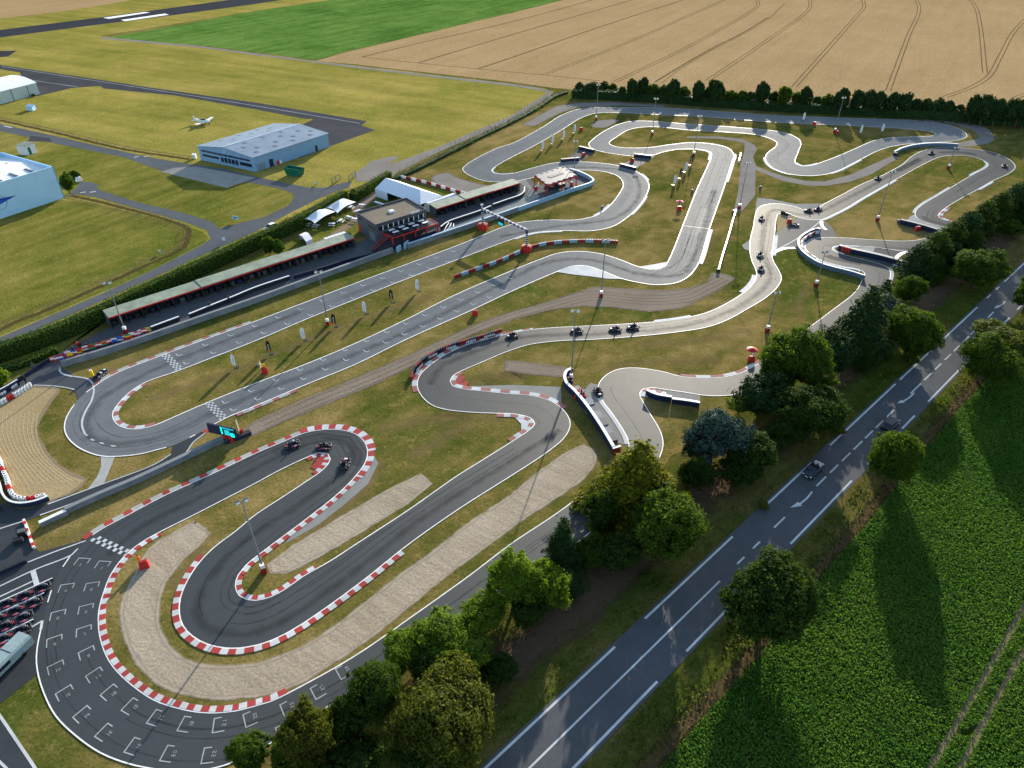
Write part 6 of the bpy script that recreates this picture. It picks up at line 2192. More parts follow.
# -- walls on the far circuit
run_wall('blue_barrier', [(572, 374), (567, 376), (564.5, 381), (566, 388), (573, 395), (581, 404), (590, 416), (600, 431), (609, 446), (613, 453)], .45, 1.25, NAVY, 'curving dark blue barrier between two track arms', 'barrier', WPLAST)
m = MB()
c = spline([(575, 389), (583, 397), (591, 408), (600, 421), (609, 436), (617, 449)], False, .6)
for i in range(0, len(c) - 3, 3):
    a, b = c[i], c[i + 3]
    m.bar((a.x, a.y, 0), (b.x, b.y, 0), 1.3, .0, .62 + .06 * ((i // 3) % 3), (i // 3) % 2)
tag(m.build('belt_stack', [BARR, GREYW], None, Vector((c[0].x, c[0].y, 0))), 'grey belt covered tyre stack behind the curving blue barrier', 'barrier')
tyre_wall([(578, 392), (582, 397), (585, 401)], .9, [RED], 'short red tyre stack on the grey belt barrier', .95)
run_wall('barrier_end_board', [(612, 454.5), (620, 452)], .3, 1.2, REDD, 'dark red board closing the blue barrier near the golden conifer', 'board', WPLAST)
tyre_wall([(571, 385.5), (569, 380), (571, 374)], .9, [NAVY, REDD], 'dark tyre stack inside the blue barrier tip', .9)
run_wall('wing_barrier', [(646, 395), (655, 399), (671, 402)], .45, 1.1, NAVY, 'white topped barrier on the track fork, left piece', 'barrier', WPLAST)
run_wall('wing_barrier', [(671.5, 403), (684, 404.5), (699, 407)], .45, .95, NAVY, 'white topped barrier on the track fork, right piece', 'barrier', WPLAST)
tyre_wall([(645.5, 393), (653, 394.5), (660, 395.5), (666, 397)], .9, [REDD, WPLAST], 'red and white tyres on the tip of the track fork', .7)
run_wall('hairpin_barrier', [(819, 231.5), (812, 233), (804, 237), (798.5, 242), (797.5, 247.5), (801, 254), (808, 260), (818, 266), (832, 270.5), (850, 275), (864, 279.5)], .4, .95, BLUED, 'curving white and blue barrier round the right hairpin', 'barrier', WPLAST)
tyre_wall([(819, 233), (812, 235), (806, 238.5), (801.5, 243), (801.5, 249), (806, 254.5), (815, 260.5)], 1.5, [WPLAST, REDD], 'white and red tyres lining the right hairpin barrier', .8)
run_wall('barrier_end_board', [(814, 232.5), (820, 233.5)], .5, 1.2, NAVY, 'dark board at the upper end of the right hairpin barrier', 'board')
run_wall('island_barrier', [(838, 249.5), (850, 253), (866, 256.5), (885, 261), (907, 267.5)], .8, 1.15, NAVY, 'long dark blue barrier on the right hairpin island', 'barrier', STEEL)
tyre_wall([(841, 251), (846, 252.5), (850, 253.5)], .8, [RED], 'red tyre stack at the tip of the right hairpin island', 1.3)
run_wall('corner_barrier', [(899.5, 224), (912, 227), (925, 230.5), (936, 234)], .6, 1.2, NAVY, 'dark blue barrier outside the corner before the cypress belt', 'barrier', STEEL)
p = V2((917, 230.5))
m = MB()
m.box(p + Vector((0, 0, .5)), (1.6, .9, 1.0), .3, 0, .8)
m.box(p + Vector((.1, 0, 1.06)), (.9, .6, .12), .3, 1)
tag(m.build('marshal_block', [RED, REDD], None, p), 'red block before the corner barrier near the cypress belt', 'marshal post')
run_wall('curve_barrier', [(893.5, 154.5), (902, 150.5), (914, 147.5), (930, 146), (945, 146), (957.5, 147)], .5, .95, BLUED, 'pale blue barrier curving along the far right hairpin', 'barrier', WPLAST)
run_wall('barrier_end_board', [(893, 155.5), (896.5, 156)], .6, 1.0, NAVY, 'dark left end of the far right curve barrier', 'board')
for k, (q, lab) in enumerate(((((579, 149), (594, 152.5)), 'dark blue barrier closing the far left chicane path at the top'), (((561, 162), (579, 160.5)), 'dark blue barrier closing the far left chicane path at the bottom'),
                              (((634, 156.5), (651, 158.5)), 'dark blue barrier closing the middle chicane path at the top'), (((620, 166.5), (635.5, 170.5)), 'dark blue barrier closing the middle chicane path at the bottom'))):
    run_wall('chicane_barrier', list(q), .8, .9, NAVY, lab, 'barrier', DARK, smooth=False)
tyre_wall([(781, 213), (785, 215), (790, 217)], 1.4, [BLACK, DARK], 'short black tyre stack on the sandy triangle', .8)
run_wall('white_wall', [(735.5, 212), (732, 224), (727, 242), (722, 258), (718.5, 271)], .35, .8, WPLAST, 'long straight white wall on the grass right of the back straight', 'wall')
m = MB()
for q in ((733.5, 213), (718, 272)):
    m.box(V2(q) + Vector((0, 0, .4)), (.6, .5, .8), .2)
tag(m.build('wall_end', DARK, None, V2((718, 272))), 'dark end block of the straight white wall', 'block')
tyre_wall([(766, 153), (764, 157), (762.5, 162)][:0] or [(740.5, 155), (739.5, 159), (738.5, 163)], 1.2, [WPLAST, REDD], 'short red and white tyre stack beside the far grey path', .8)

VIOL = plain('violet_grey_paint', (0.10, 0.10, 0.19), 0.5)
# -- gantry over the main straight
g0, g1 = V2((483, 229)), V2((526.5, 251))
zt = ht(483, 227, 208)
gan = empty('start_gantry', g0, 0, 'white and navy lighting gantry spanning the main straight on red blocks', 'gantry')
for p in (g0, g1):
    m = MB()
    m.prism([p + Vector((math.cos(t * math.pi / 3 + .3) * 1.3, math.sin(t * math.pi / 3 + .3) * 1.3, 0)) for t in range(6)], 0, 1.4)
    m.build('block', RED, gan, g0)
    m = MB()
    m.prism([p + Vector((math.cos(t * math.pi / 3 + .3) * 1.0, math.sin(t * math.pi / 3 + .3) * 1.0, 0)) for t in range(6)], 1.404, 1.55)
    m.build('block_cap', REDD, gan, g0)
    m = MB()
    m.box(p + Vector((0, 0, (1.5 + zt) / 2)), (.42, .42, zt - 1.5), .4)
    for k in range(6):
        m.box(p + Vector((0, 0, 1.8 + k * (zt - 2) / 6)), (.5, .5, .16), .4, 1)
    m.build('post', [NAVY, WPLAST], gan, g0)
m = MB()
d = g1 - g0
e = d.normalized()
m.bar(g0 - e * .3, g1 + e * .3, .5, zt + .002, zt + .5)
for k in range(12):
    p = g0 + d * ((k + .5) / 12)
    m.box(p + Vector((0, 0, zt + .25)), (.34, .53, .53), math.atan2(d.y, d.x), 1)
m.build('beam', [VIOL, WPLAST], gan, g0)
m = MB()
p = g0 + d * .47 + Vector((e.y, -e.x, 0)) * .45
m.box(p + Vector((0, 0, zt - .55)), (2.1, .25, 1.5), math.atan2(d.y, d.x))
m.build('screen_case', DARK, gan, g0)
m = MB()
p2 = p + Vector((e.y, -e.x, 0)) * .15
m.box(p2 + Vector((0, 0, zt - .95)), (1.7, .04, .55), math.atan2(d.y, d.x))
m.build('screen', SCREEN2, gan, g0)
m = MB()
m.box(g0 - e * .2 + Vector((0, 0, zt + .95)), (.15, .15, .9))
m.box(g0 - e * .2 + Vector((0, 0, zt + 1.3)), (.7, .2, .3), .3)
m.build('camera_head', WPLAST, gan, g0)


# -- light masts
def mast_proto(h):
    t = empty('light_mast', (0, 0, 0))
    m = MB()
    m.prism([(-.34, -.34), (.34, -.34), (.34, .34), (-.34, .34)], 0, .9)
    m.build('base_block', REDD, t)
    m = MB()
    m.prism([(-.28, -.28), (.28, -.28), (.28, .28), (-.28, .28)], .904, 1.45)
    m.build('base_cap', WPLAST, t)
    m = MB()
    m.cyl((0, 0, 1.6), (0, 0, h), .13, .07, 8)
    m.build('pole', STEEL, t)
    m = MB()
    m.box((0, 0, h), (1.3, .1, .1))
    for x in (-.6, -.2, .2, .6):
        m.box((x, 0, h - .12), (.06, .1, .25))
    m.build('crossbar', STEEL, t)
    for x in (-.5, .5):
        f = MB()
        f.box((x, -.15, h + .12), (.62, .35, .45), 0, 0, .75)
        f.build('floodlight', GREYW, t)
        f = MB()
        f.box((x, -.345, h + .12), (.5, .03, .34), 0, 0, .85)
        f.build('lens', LAMPG, t)
    return t


masts = [((264, 572), (241, 501), .5, 'tall light mast nearest the viewer beside the new loop kerb'), ((126, 333), (106, 283), .2, 'light mast behind the flags at the left garage end'), ((328, 325), (318.5, 272), .1, 'light mast between the two straights among feather flags'),
         ((571, 381), (573.5, 311), -.1, 'light mast at the tip of the curving blue barrier'), ((601, 297), (605.5, 240), .1, 'light mast standing on the gravel track'), ((596, 120), (600, 85), 0, 'light mast at the far left end of the back straight'),
         ((574, 174), (574.5, 141.5), 0, 'light mast behind the podium'), ((652, 135), (655, 99), 0, 'light mast inside the far middle infield'), ((693.5, 156), (699.5, 116.5), .1, 'light mast above the four right infield flags'), ((834.5, 132.5), (840.5, 98), .2, 'light mast between feather flags below the shelter belt'),
         ((739, 209), (748.5, 163.5), .15, 'light mast at the top of the straight white wall'), ((877, 221), (892, 172), .3, 'light mast on the grass left of the corner barrier'), ((948, 169), (953.5, 148), .2, 'light mast inside the far right hairpin'),
         ((815.6, 286.5), (824, 252), .3, 'light mast below the right hairpin barrier'), ((767, 332), (777, 293), .2, 'light mast beside the large track hiding tree')]
proto = None
for k, (b, t, rz, lab) in enumerate(masts):
    h = ht(b[0], b[1], t[1])
    o = mast_proto(h)
    place(o, V2(b), rz)
    tag(o, lab, 'light mast', 'light masts around the circuit')


# -- feather flags
def flag_proto(kind):
    t = empty('feather_flag', (0, 0, 0))
    m = MB()
    pts = [(0, 0, 0), (0, 0, 2.3)] + [(.45 * (1 - math.cos(a)), 0, 2.3 + .6 * math.sin(a)) for a in (.5, 1.0, 1.5)]
    m.tube([Vector(p) for p in pts], .022, 6)
    m.build('pole', DARK, t)
    col = (WPLAST, BLUE) if kind == 'white' else (BLACK, WPLAST)
    m = MB()
    prof = [(.02, .45), (.70, .55), (.78, 1.2), (.76, 2.2), (.60, 2.75), (.46, 2.9), (.2, 2.78), (.03, 2.35)]
    for y0, y1 in ((-.012, .012),):
        vs = [(x, y0, z) for x, z in prof] + [(x, y1, z) for x, z in prof]
        n = len(prof)
        m.add(vs, [tuple(range(n)), tuple(range(2 * n - 1, n - 1, -1))] + [(i, (i + 1) % n, n + (i + 1) % n, n + i) for i in range(n)])
    m.build('banner', col[0], t)
    m = MB()
    for k in range(5):
        z = 1.0 + k * .26
        m.box((.39, 0, z), (.2 - .05 * (k % 2), .03, .13))
    m.build('lettering', col[1], t)
    if kind == 'black':
        m = MB()
        m.box((.34, 0, .68), (.56, .045, .3))
        m.build('lower_band', ORANGE, t)
    m = MB()
    m.box((0, 0, .04), (.7, .7, .08), .3)
    m.build('foot', DARK, t)
    return t


FL = {k: flag_proto(k) for k in ('white', 'black')}
fcount = {'white': 0, 'black': 0}
flags = [(237, 367.5, 'white', 'white feather flag left of the yellow topped marshal post'), (272, 354, 'black', 'black feather flag with orange foot nearest the yellow topped post'), (306, 340.5, 'white', 'white feather flag left of the light mast between the straights'),
         (336.5, 326.5, 'black', 'black feather flag just right of the light mast between the straights'), (367, 313.5, 'white', 'white feather flag between two black ones on the middle grass'), (393.5, 302, 'black', 'black feather flag, rightmost black one on the middle grass'), (419.5, 291, 'white', 'white feather flag at the right end of the middle grass row'),
         (541.5, 150.5, 'white', 'white feather flag nearest the podium on the far left grass'), (551.5, 144, 'white', 'small white feather flag second from the podium'), (562.5, 139, 'white', 'white feather flag third from the podium'), (573.5, 133, 'white', 'white feather flag farthest from the podium'),
         (673, 185, 'white', 'white feather flag lowest of the four right infield flags'), (679, 178.5, 'black', 'black feather flag second from the bottom of four'), (684, 172, 'white', 'white feather flag third from the bottom of four'), (689.5, 165, 'black', 'black feather flag uppermost of the four right infield flags'),
         (859, 134, 'white', 'white feather flag right of the mast below the shelter belt'), (880.5, 132.5, 'white', 'white feather flag farthest right below the shelter belt'), (802, 121, 'white', 'white feather flag on the shaded back straight edge'), (457, 202.5, 'white', 'thin white flag standing before the right garages'), ]
for u, v, kind, lab in flags:
    o = FL[kind] if fcount[kind] == 0 else copy_tree(FL[kind])
    fcount[kind] += 1
    place(o, V2((u, v)), rnd.uniform(-.15, .15) + (math.pi if u < 520 else 0), 1.0 if u < 500 else 1.05)
    tag(o, lab, 'flag', 'feather flags around the infield')

# -- small national style flags along the pit rail
fl = [(53, 358.5, 0, 1, 2), (57, 358, 3, 1, 2), (60, 357, 2, 1, 3), (64, 355.5, 2, 3, 2), (67.5, 353, 1, 4, 1), (70, 355, 5, 5, 2), (74, 352, 3, 1, 2), (78, 351, 2, 2, 5), (80, 350, 2, 5, 2), (85, 348, 1, 2, 1), (91.5, 346.5, 2, 2, 6), (93, 345, 6, 1, 6), (98.5, 344, 2, 1, 2), (103, 343, 0, 2, 6), (105, 342, 6, 6, 1), (108.5, 341, 7, 1, 2), (114, 339.5, 1, 3, 3), (119.5, 338, 3, 3, 1), (123, 336.5, 2, 1, 2), (127, 336, 6, 5, 2), (131, 334, 1, 1, 2), (136.5, 333, 7, 1, 7), (140, 331.5, 1, 7, 1), (143.5, 330, 2, 1, 2), (147, 329, 5, 6, 5)]
cl = [ORANGE, WPLAST, RED, BLUE, AZUR, YELLOW, GREEN, PINK]
cn = ['orange', 'white', 'red', 'blue', 'light blue', 'yellow', 'green', 'pink']
NTH = 'first second third fourth fifth sixth seventh eighth ninth tenth eleventh twelfth thirteenth fourteenth fifteenth sixteenth seventeenth eighteenth nineteenth twentieth twenty-first twenty-second twenty-third twenty-fourth twenty-fifth'.split()
for k, (u, v, a, b, c_) in enumerate(fl):
    p = V2((u, v + 7.5))
    t = empty('small_flag', p, heading((53, 365), (148, 336)) + math.pi / 2 + rnd.uniform(-.3, .3), 'small %s flag on the pit rail, %s from its left end' % (' '.join(dict.fromkeys([cn[a], cn[b], cn[c_]])), NTH[k]), 'flag', 'small flags along the pit rail')
    m = MB()
    m.cyl((0, 0, .5), (0, 0, 1.9), .022, .018, 5)
    m.build('pole', STEEL, t)
    m = MB()
    N = 6
    for s in range(3):
        vs = []
        for i in range(N + 1):
            x = .02 + .95 * i / N
            y = .07 * math.sin(i * 1.4 + k) * (i / N)
            for z in (1.0 + .29 * s, 1.0 + .29 * (s + 1)):
                zz = z - .08 * (i / N) ** 2
                vs += [(x, y - .01, zz), (x, y + .01, zz)]
        fs = []
        for i in range(N):
            o_ = 4 * i
            fs += [(o_, o_ + 4, o_ + 6, o_ + 2), (o_ + 1, o_ + 3, o_ + 7, o_ + 5)]
            if s == 0:
                fs.append((o_, o_ + 1, o_ + 5, o_ + 4))
            if s == 2:
                fs.append((o_ + 2, o_ + 6, o_ + 7, o_ + 3))
        m.add(vs, fs, s)
    m.build('cloth', [cl[c_], cl[b], cl[a]], t)

# -- marshal posts and odd blocks
def block(px, label, extra=None, rz=.3, name='marshal_block', sz=(1.15, .75, 1.0)):
    p = V2(px)
    t = empty(name, p, rz, label, 'marshal post')
    m = MB()
    m.box((0, 0, sz[2] / 2), sz, 0, 0, .86)
    m.box((-.25, sz[1] * .35, sz[2] * .35), (.3, .2, .5), 0)
    m.build('block', RED, t)
    m = MB()
    m.box((0, 0, sz[2] + .05), (sz[0] * .7, sz[1] * .6, .1))
    m.build('top_plate', REDD, t)
    if extra == 'parasol':
        m = MB()
        m.cyl((.1, .6, 0), (.1, .6, 2.3), .03, .03, 6)
        m.build('pole', STEEL, t)
        m = MB()
        n = 12
        vs = [(.1, .6, 2.5)] + [(.1 + 1.05 * math.cos(i * 2 * math.pi / n), .6 + 1.05 * math.sin(i * 2 * math.pi / n), 2.1) for i in range(n)] + [(.1, .6, 2.44)] + [(.1 + 1.0 * math.cos(i * 2 * math.pi / n), .6 + 1.0 * math.sin(i * 2 * math.pi / n), 2.08) for i in range(n)]
        m.add(vs, [(0, 1 + i, 1 + (i + 1) % n) for i in range(n)] + [(n + 1, n + 2 + (i + 1) % n, n + 2 + i) for i in range(n)])
        m.build('canopy', PINK if px[1] < 300 else RED, t)
    if extra == 'board':
        m = MB()
        m.box((0, .45, 1.2), (.7, .1, 1.0))
        m.box((0, .45, .4), (.08, .08, .8))
        m.build('signal_board', YELLOW, t)
    return t


block((145, 567), 'red marshal block standing in the gravel trap', None, .5)
block((265, 373), 'red marshal block with yellow board on the middle grass', 'board', .4)
block((475, 315), 'red block on the grass beside the second straight', None, .2)
block((751, 361), 'red marshal block under a red parasol beside the lower right track', 'parasol', .2)
block((679, 210), 'red marshal block under a pink parasol beside the back straight', 'parasol', .1)
block((583.5, 156), 'red marshal block on the far left chicane path', None, .3)
block((632, 162), 'red marshal block with yellow board on the middle chicane path', 'board', .2)
block((789, 223), 'red marshal block on the sandy triangle', None, .6)
block((577.5, 398), 'red marshal block beside the curving blue barrier', None, .2)
block((581, 130.5), 'red marshal block by the far left flags', None, .1)
block((128.5, 342), 'red block leaning at the foot of the mast behind the flags', None, .5, sz=(1.8, .9, 1.0))
block((814, 125), 'small red block on the shaded back straight edge', None, .1)
block((837, 134), 'orange red block at the mast below the shelter belt', None, .2, sz=(.8, .6, 1.0))
p = V2((93, 377))
m = MB()
m.box(p + Vector((0, 0, .7)), (.5, .35, 1.4), .3, 0)
m.box(p + Vector((0, 0, 1.45)), (.4, .3, .1), .3, 1)
tag(m.build('yellow_marker', [YELLOW, WPLAST], None, p), 'tall yellow marker at the pit exit grass tip', 'marker')
for px, lab in (((602, 209), 'small grey blue drum at the inside of the infield bend'), ((692, 192.5), 'small pale drum at the left edge of the back straight'), ((760, 189), 'small dark post on the grass right of the grey path'), ((1018, 224), 'dark green drum before the cypress belt'), ((898, 223), 'pale green drum left of the corner barrier')):
    p = V2(px)
    m = MB()
    m.cyl(p, p + Vector((0, 0, .8)), .33, .33, 10, 0)
    m.cyl(p + Vector((0, 0, .8)), p + Vector((0, 0, .95)), .3, .1, 10, 1)
    tag(m.build('drum', [GREYW, AZUR], None, p), lab, 'drum')

# -- signs, fences, gate
for px, lab, mt, hh in (((152, 221.5)[:2], '', None, 0),):
    pass
for px, lab, w_, hh in (((236.5, 221.5), 'blue and white sign board beside the access road', 1.7, 1.5), ((225, 243), 'small blue sign by the clipped hedge', .9, 1.5), ((161, 254), 'small white sign on the meadow fence', .6, 1.0), ((316, 185), 'small pale sign in the grass by the green skip', .9, .8)):
    p = V2(px)
    t = empty('sign_board', p, -.3, lab, 'sign')
    m = MB()
    m.box((-.35, 0, hh / 2), (.07, .07, hh))
    m.box((.35, 0, hh / 2), (.07, .07, hh))
    m.build('posts', STEEL, t)
    m = MB()
    m.box((0, -.06, hh * .72), (w_, .06, hh * .55))
    m.build('panel', AZUR, t)
    m = MB()
    m.box((0, -.1, hh * .8), (w_ * .8, .03, hh * .14))
    m.box((-.1, -.1, hh * .6), (w_ * .55, .03, hh * .1))
    m.build('lettering', WPLAST if w_ < 1 else BLUE, t)


def wire_fence(px, h, label, sp=3.0, mat=WOOD):
    c = spline(px, False, sp)
    base = Vector((c[0].x, c[0].y, 0))
    t = empty('wire_fence', base, 0, label, 'fence')
    for p in c[:95]:
        m = MB()
        m.box((p.x, p.y, h / 2), (.1, .1, h))
        m.build('post', mat, t, base)
    m = MB()
    for z in (h * .3, h * .62, h * .95):
        m.tube([Vector((p.x, p.y, z)) for p in c], .010, 4)
    m.build('wires', DARK, t, base)
    return t


wire_fence([(-40, 361), (0, 329), (50, 308), (100, 286), (150, 263), (181, 249), (187, 237), (187, 229), (172, 222), (130, 210), (90, 200), (70, 196)], 1.3, 'post and wire fence round the meadow', 3.4)
wire_fence([(-30, 114), (0, 120), (62, 134), (125, 149), (190, 159), (196, 160)], 1.1, 'low post and wire fence along the airfield road', 4.2)
wire_fence([(400, 171.5), (440, 152.5), (480, 133), (512, 117.5), (548, 95)], 1.6, 'mesh fence along the perimeter track', 3.0, STEEL)
wire_fence([(256, 176), (292, 183), (316, 186.5), (333, 184)], 1.1, 'low fence beside the green skip', 3.0)
for q, lab in ((((332, 184.5), (340.5, 180)), 'left leaf of the open metal gate'), (((349, 182), (356, 177)), 'right leaf of the open metal gate')):
    A, B = V2(q[0]), V2(q[1])
    t = empty('metal_gate', A, 0, lab, 'gate')
    m = MB()
    hgt_ = 1.9
    d = B - A
    for f in (0, .5, 1):
        m.box(A + d * f + Vector((0, 0, hgt_ / 2)), (.09, .09, hgt_))
    m.bar(A, B, .07, hgt_ - .08, hgt_)
    m.bar(A, B, .07, .15, .23)
    m.build('frame', GREYW, t, A)
    m = MB()
    for k in range(14):
        m.box(A + d * ((k + .5) / 14) + Vector((0, 0, hgt_ / 2)), (.04, .04, hgt_ - .3))
    m.build('bars', GROOF, t, A)

# -- green skip container
A = V2((285, 175))
t = empty('skip_container', A, heading((285, 175), (302, 178)) + math.pi / 2, 'dark green open skip container on the airfield grass', 'skip')
m = MB()
L_, w_, h_ = 5.6, 2.3, 2.2
prof = [(0, .25), (0, h_), (.0, h_)]
r0 = [(-.2, 0, h_), (.5, 0, .2), (L_ - .5, 0, .2), (L_ + .2, 0, h_)]
vs = [(x, y, z) for y in (0, w_) for x, _, z in r0]
m.add(vs, [(0, 1, 2, 3), (7, 6, 5, 4), (0, 4, 5, 1), (1, 5, 6, 2), (2, 6, 7, 3)])
ins = [(x * .97 + .08, y, z) for y in (.08, w_ - .08) for x, _, z in r0]
m.add(ins, [(3, 2, 1, 0), (4, 5, 6, 7)])
for x in (.9, 2.0, 3.1, 4.2):
    m.box((x, -.05, 1.2), (.1, .1, 1.8))
    m.box((x, w_ + .05, 1.2), (.1, .1, 1.8))
m.build('body', GREENC, t)
m = MB()
for y in (-.02, w_ + .02):
    m.box((L_ / 2, y, h_ + .05), (L_ + .5, .14, .12))
m.build('rim', GREENC, t)

TEALG = plain('grey_teal_paint', (0.25, 0.33, 0.34), 0.5)
# -- long grey trailer in the paddock
A, B = V2((37, 645)), V2((-8, 690))
d = (A - B).normalized()
nn = Vector((d.y, -d.x, 0))
t = empty('trailer', A, math.atan2(d.y, d.x), 'long grey green covered trailer beside the parked karts, cut by the picture edge', 'trailer')
LL = (A - B).length + 3
m = MB()
prof = [(-1.0, .55), (1.0, .55), (1.0, 1.55), (.8, 1.8), (-.8, 1.8), (-1.0, 1.55)]
m.loft([[Vector((-LL, y + 1.0, z)) for y, z in prof], [Vector((0, y + 1.0, z)) for y, z in prof]])
m.build('body', TEALG, t)
m = MB()
for x in (-2.4, -4.8):
    m.box((x, 1.0, 1.815), (.06, 1.5, .03))
m.box((-4.2, -.03, 1.25), (2.4, .05, .4))
m.build('trim', GLASS, t)
for x in (-1.6, -5.2):
    for y in (.1, 1.9):
        m = MB()
        m.cyl((x, y - .1, .35), (x, y + .1, .35), .35, .35, 14)
        m.build('wheel', BLACK, t)
m = MB()
m.box((-LL / 2, 1.0, .45), (LL, .9, .18))
m.build('chassis', DARK, t)


# ---------------------------------------------------------------- karts
PALEB = plain('grey_bumper_plastic', (0.13, 0.11, 0.12), 0.5)
def kart_proto(red=True):
    t = empty('racing_kart', (0, 0, 0))
    m = MB()
    m.prism([(-.30, -.75), (.30, -.75), (.33, .30), (.20, .80), (-.20, .80), (-.33, .30)], .06, .11)
    m.tube([Vector((-.42, -.62, .14)), Vector((-.42, .45, .14)), Vector((-.28, .86, .14)), Vector((.28, .86, .14)), Vector((.42, .45, .14)), Vector((.42, -.62, .14))], .025, 6)
    m.build('chassis', DARK, t)
    m = MB()       # plastic ring bumper
    ring = [(-.60, -.98), (-.68, -.2), (-.64, .45), (-.50, .95), (-.2, 1.08), (.2, 1.08), (.50, .95), (.64, .45), (.68, -.2), (.60, -.98)]
    c = [Vector((x, y, .22)) for x, y in ring] + [Vector((-.60, -.98, .22))]
    m.tube(c, .085, 7)
    m.build('bumper', DARK, t, smooth=True)
    m = MB()
    for s in (-1, 1):
        vs = []
        for y, x0, x1, z in ((-.55, .40, .60, .18), (-.2, .40, .62, .34), (.3, .40, .60, .34), (.55, .42, .56, .2)):
            vs += [[Vector((s * x0, y, .10)), Vector((s * x1, y, .10)), Vector((s * x1, y, z)), Vector((s * x0, y, z))]]
        m.loft(vs)
    m.loft([[Vector((x * w_, y, z)) for x, z in ((-1, .12), (1, .12), (.9, h_), (-.9, h_))] for y, w_, h_ in ((.55, .25, .42), (.8, .42, .34), (1.0, .40, .22))])
    m.build('bodywork', NAVY, t)
    m = MB()
    m.box((0, .82, .37), (.42, .26, .03), 0)
    m.build('number_panel', REDD if red else WPLAST, t)
    m = MB()
    m.box((-.52, .02, .36), (.16, .5, .03), 0)
    m.box((.52, .02, .36), (.12, .3, .03), 0, 1)
    m.build('pod_sticker', [PINK, PALEB] if red else [GREYW, GREYW], t)
    m = MB()
    m.loft([[Vector((x, y, z)) for x, y in ((-.19, a), (.19, a), (.19, a + .05), (-.19, a + .05))] for a, z in ((-.12, .14), (-.28, .16), (-.40, .34), (-.46, .60))])
    m.box((0, -.14, .15), (.38, .34, .06))
    m.build('seat', BLACK, t)
    m = MB()
    cc_ = Vector((0, .34, .50))
    q = [cc_ + Vector((.15 * math.cos(a), -.05 * math.sin(a), .14 * math.sin(a))) for a in [i * math.pi / 6 for i in range(13)]]
    m.tube(q, .016, 5)
    m.cyl(cc_, (0, .62, .16), .015, .015, 5)
    m.build('steering_wheel', BLACK, t)
    m = MB()
    m.box((.34, -.42, .27), (.24, .34, .30), 0, 0, .85)
    m.box((.36, -.42, .46), (.16, .2, .1))
    m.cyl((.1, -.72, .2), (.36, -.66, .25), .05, .05, 8)
    m.build('engine', STEEL, t)
    for x, y, r, w_ in ((-.52, .62, .13, .13), (.52, .62, .13, .13), (-.52, -.62, .14, .2), (.52, -.62, .14, .2)):
        m = MB()
        m.cyl((x - w_ / 2, y, r), (x + w_ / 2, y, r), r, r, 12)
        m.build('wheel', BLACK, t)
    return t


# ---------------------------------------------------------------- people
def skin_body(name, joints, bones, mats_fn=None):
    """continuous figure grown over a skeleton of joints, converted to a plain mesh"""
    me = bpy.data.meshes.new(name)
    me.from_pydata([j[0] for j in joints], bones, [])
    o = bpy.data.objects.new(name, me)
    COL.objects.link(o)
    md_ = o.modifiers.new('skin', 'SKIN')
    sv = me.skin_vertices[0].data if me.skin_vertices else None
    if sv is None:
        import bmesh
        bm = bmesh.new()
        bm.from_mesh(me)
        bm.verts.layers.skin.verify()
        bm.to_mesh(me)
        bm.free()
        sv = me.skin_vertices[0].data
    for v, j in zip(sv, joints):
        v.radius = (j[1], j[1])
    sv[0].use_root = True
    s_ = o.modifiers.new('sub', 'SUBSURF')
    s_.levels = 1
    s_.render_levels = 1
    bpy.context.view_layer.update()
    dg = bpy.context.evaluated_depsgraph_get()
    nm = bpy.data.meshes.new_from_object(o.evaluated_get(dg))
    bpy.data.objects.remove(o)
    nm.name = name
    return nm


def body(pose):
    if pose == 'seated':
        J = [((0, -.12, .28), .14), ((0, -.18, .48), .15), ((0, -.22, .68), .16), ((0, -.2, .82), .07), ((0, -.18, .93), .10),
             ((.19, -.2, .70), .075), ((.27, .0, .52), .055), ((.14, .27, .50), .045), ((.12, .33, .53), .045),
             ((-.19, -.2, .70), .075), ((-.27, .0, .52), .055), ((-.14, .27, .50), .045), ((-.12, .33, .53), .045),
             ((.12, -.02, .24), .10), ((.20, .36, .38), .075), ((.16, .70, .18), .05), ((.16, .80, .24), .045),
             ((-.12, -.02, .24), .10), ((-.20, .36, .38), .075), ((-.16, .70, .18), .05), ((-.16, .80, .24), .045)]
    else:
        s = 1 if pose == 'stand' else 1
        arm = (.30, .18, 1.12) if pose == 'stand' else (.34, .38, 1.42)
        hand = (.28, .30, .98) if pose == 'stand' else (.40, .55, 1.62)
        J = [((0, 0, .95), .14), ((0, .0, 1.18), .15), ((0, .0, 1.40), .16), ((0, .01, 1.53), .06), ((0, .03, 1.66), .10),
             ((.19, 0, 1.42), .07), (arm, .05), (hand, .04), ((hand[0], hand[1] + .07, hand[2]), .04),
             ((-.19, 0, 1.42), .07), ((-.27, .02, 1.16), .05), ((-.26, .12, .92), .04), ((-.26, .15, .84), .04),
             ((.10, 0, .86), .10), ((.12, .03, .48), .07), ((.13, -.02, .09), .05), ((.13, .14, .05), .045),
             ((-.10, 0, .86), .10), ((-.12, .05, .48), .07), ((-.13, 0, .09), .05), ((-.13, .16, .05), .045)]
    Bn = [(0, 1), (1, 2), (2, 3), (3, 4), (2, 5), (5, 6), (6, 7), (7, 8), (2, 9), (9, 10), (10, 11), (11, 12), (0, 13), (13, 14), (14, 15), (15, 16), (0, 17), (17, 18), (18, 19), (19, 20)]
    return J, Bn


BODY = {}


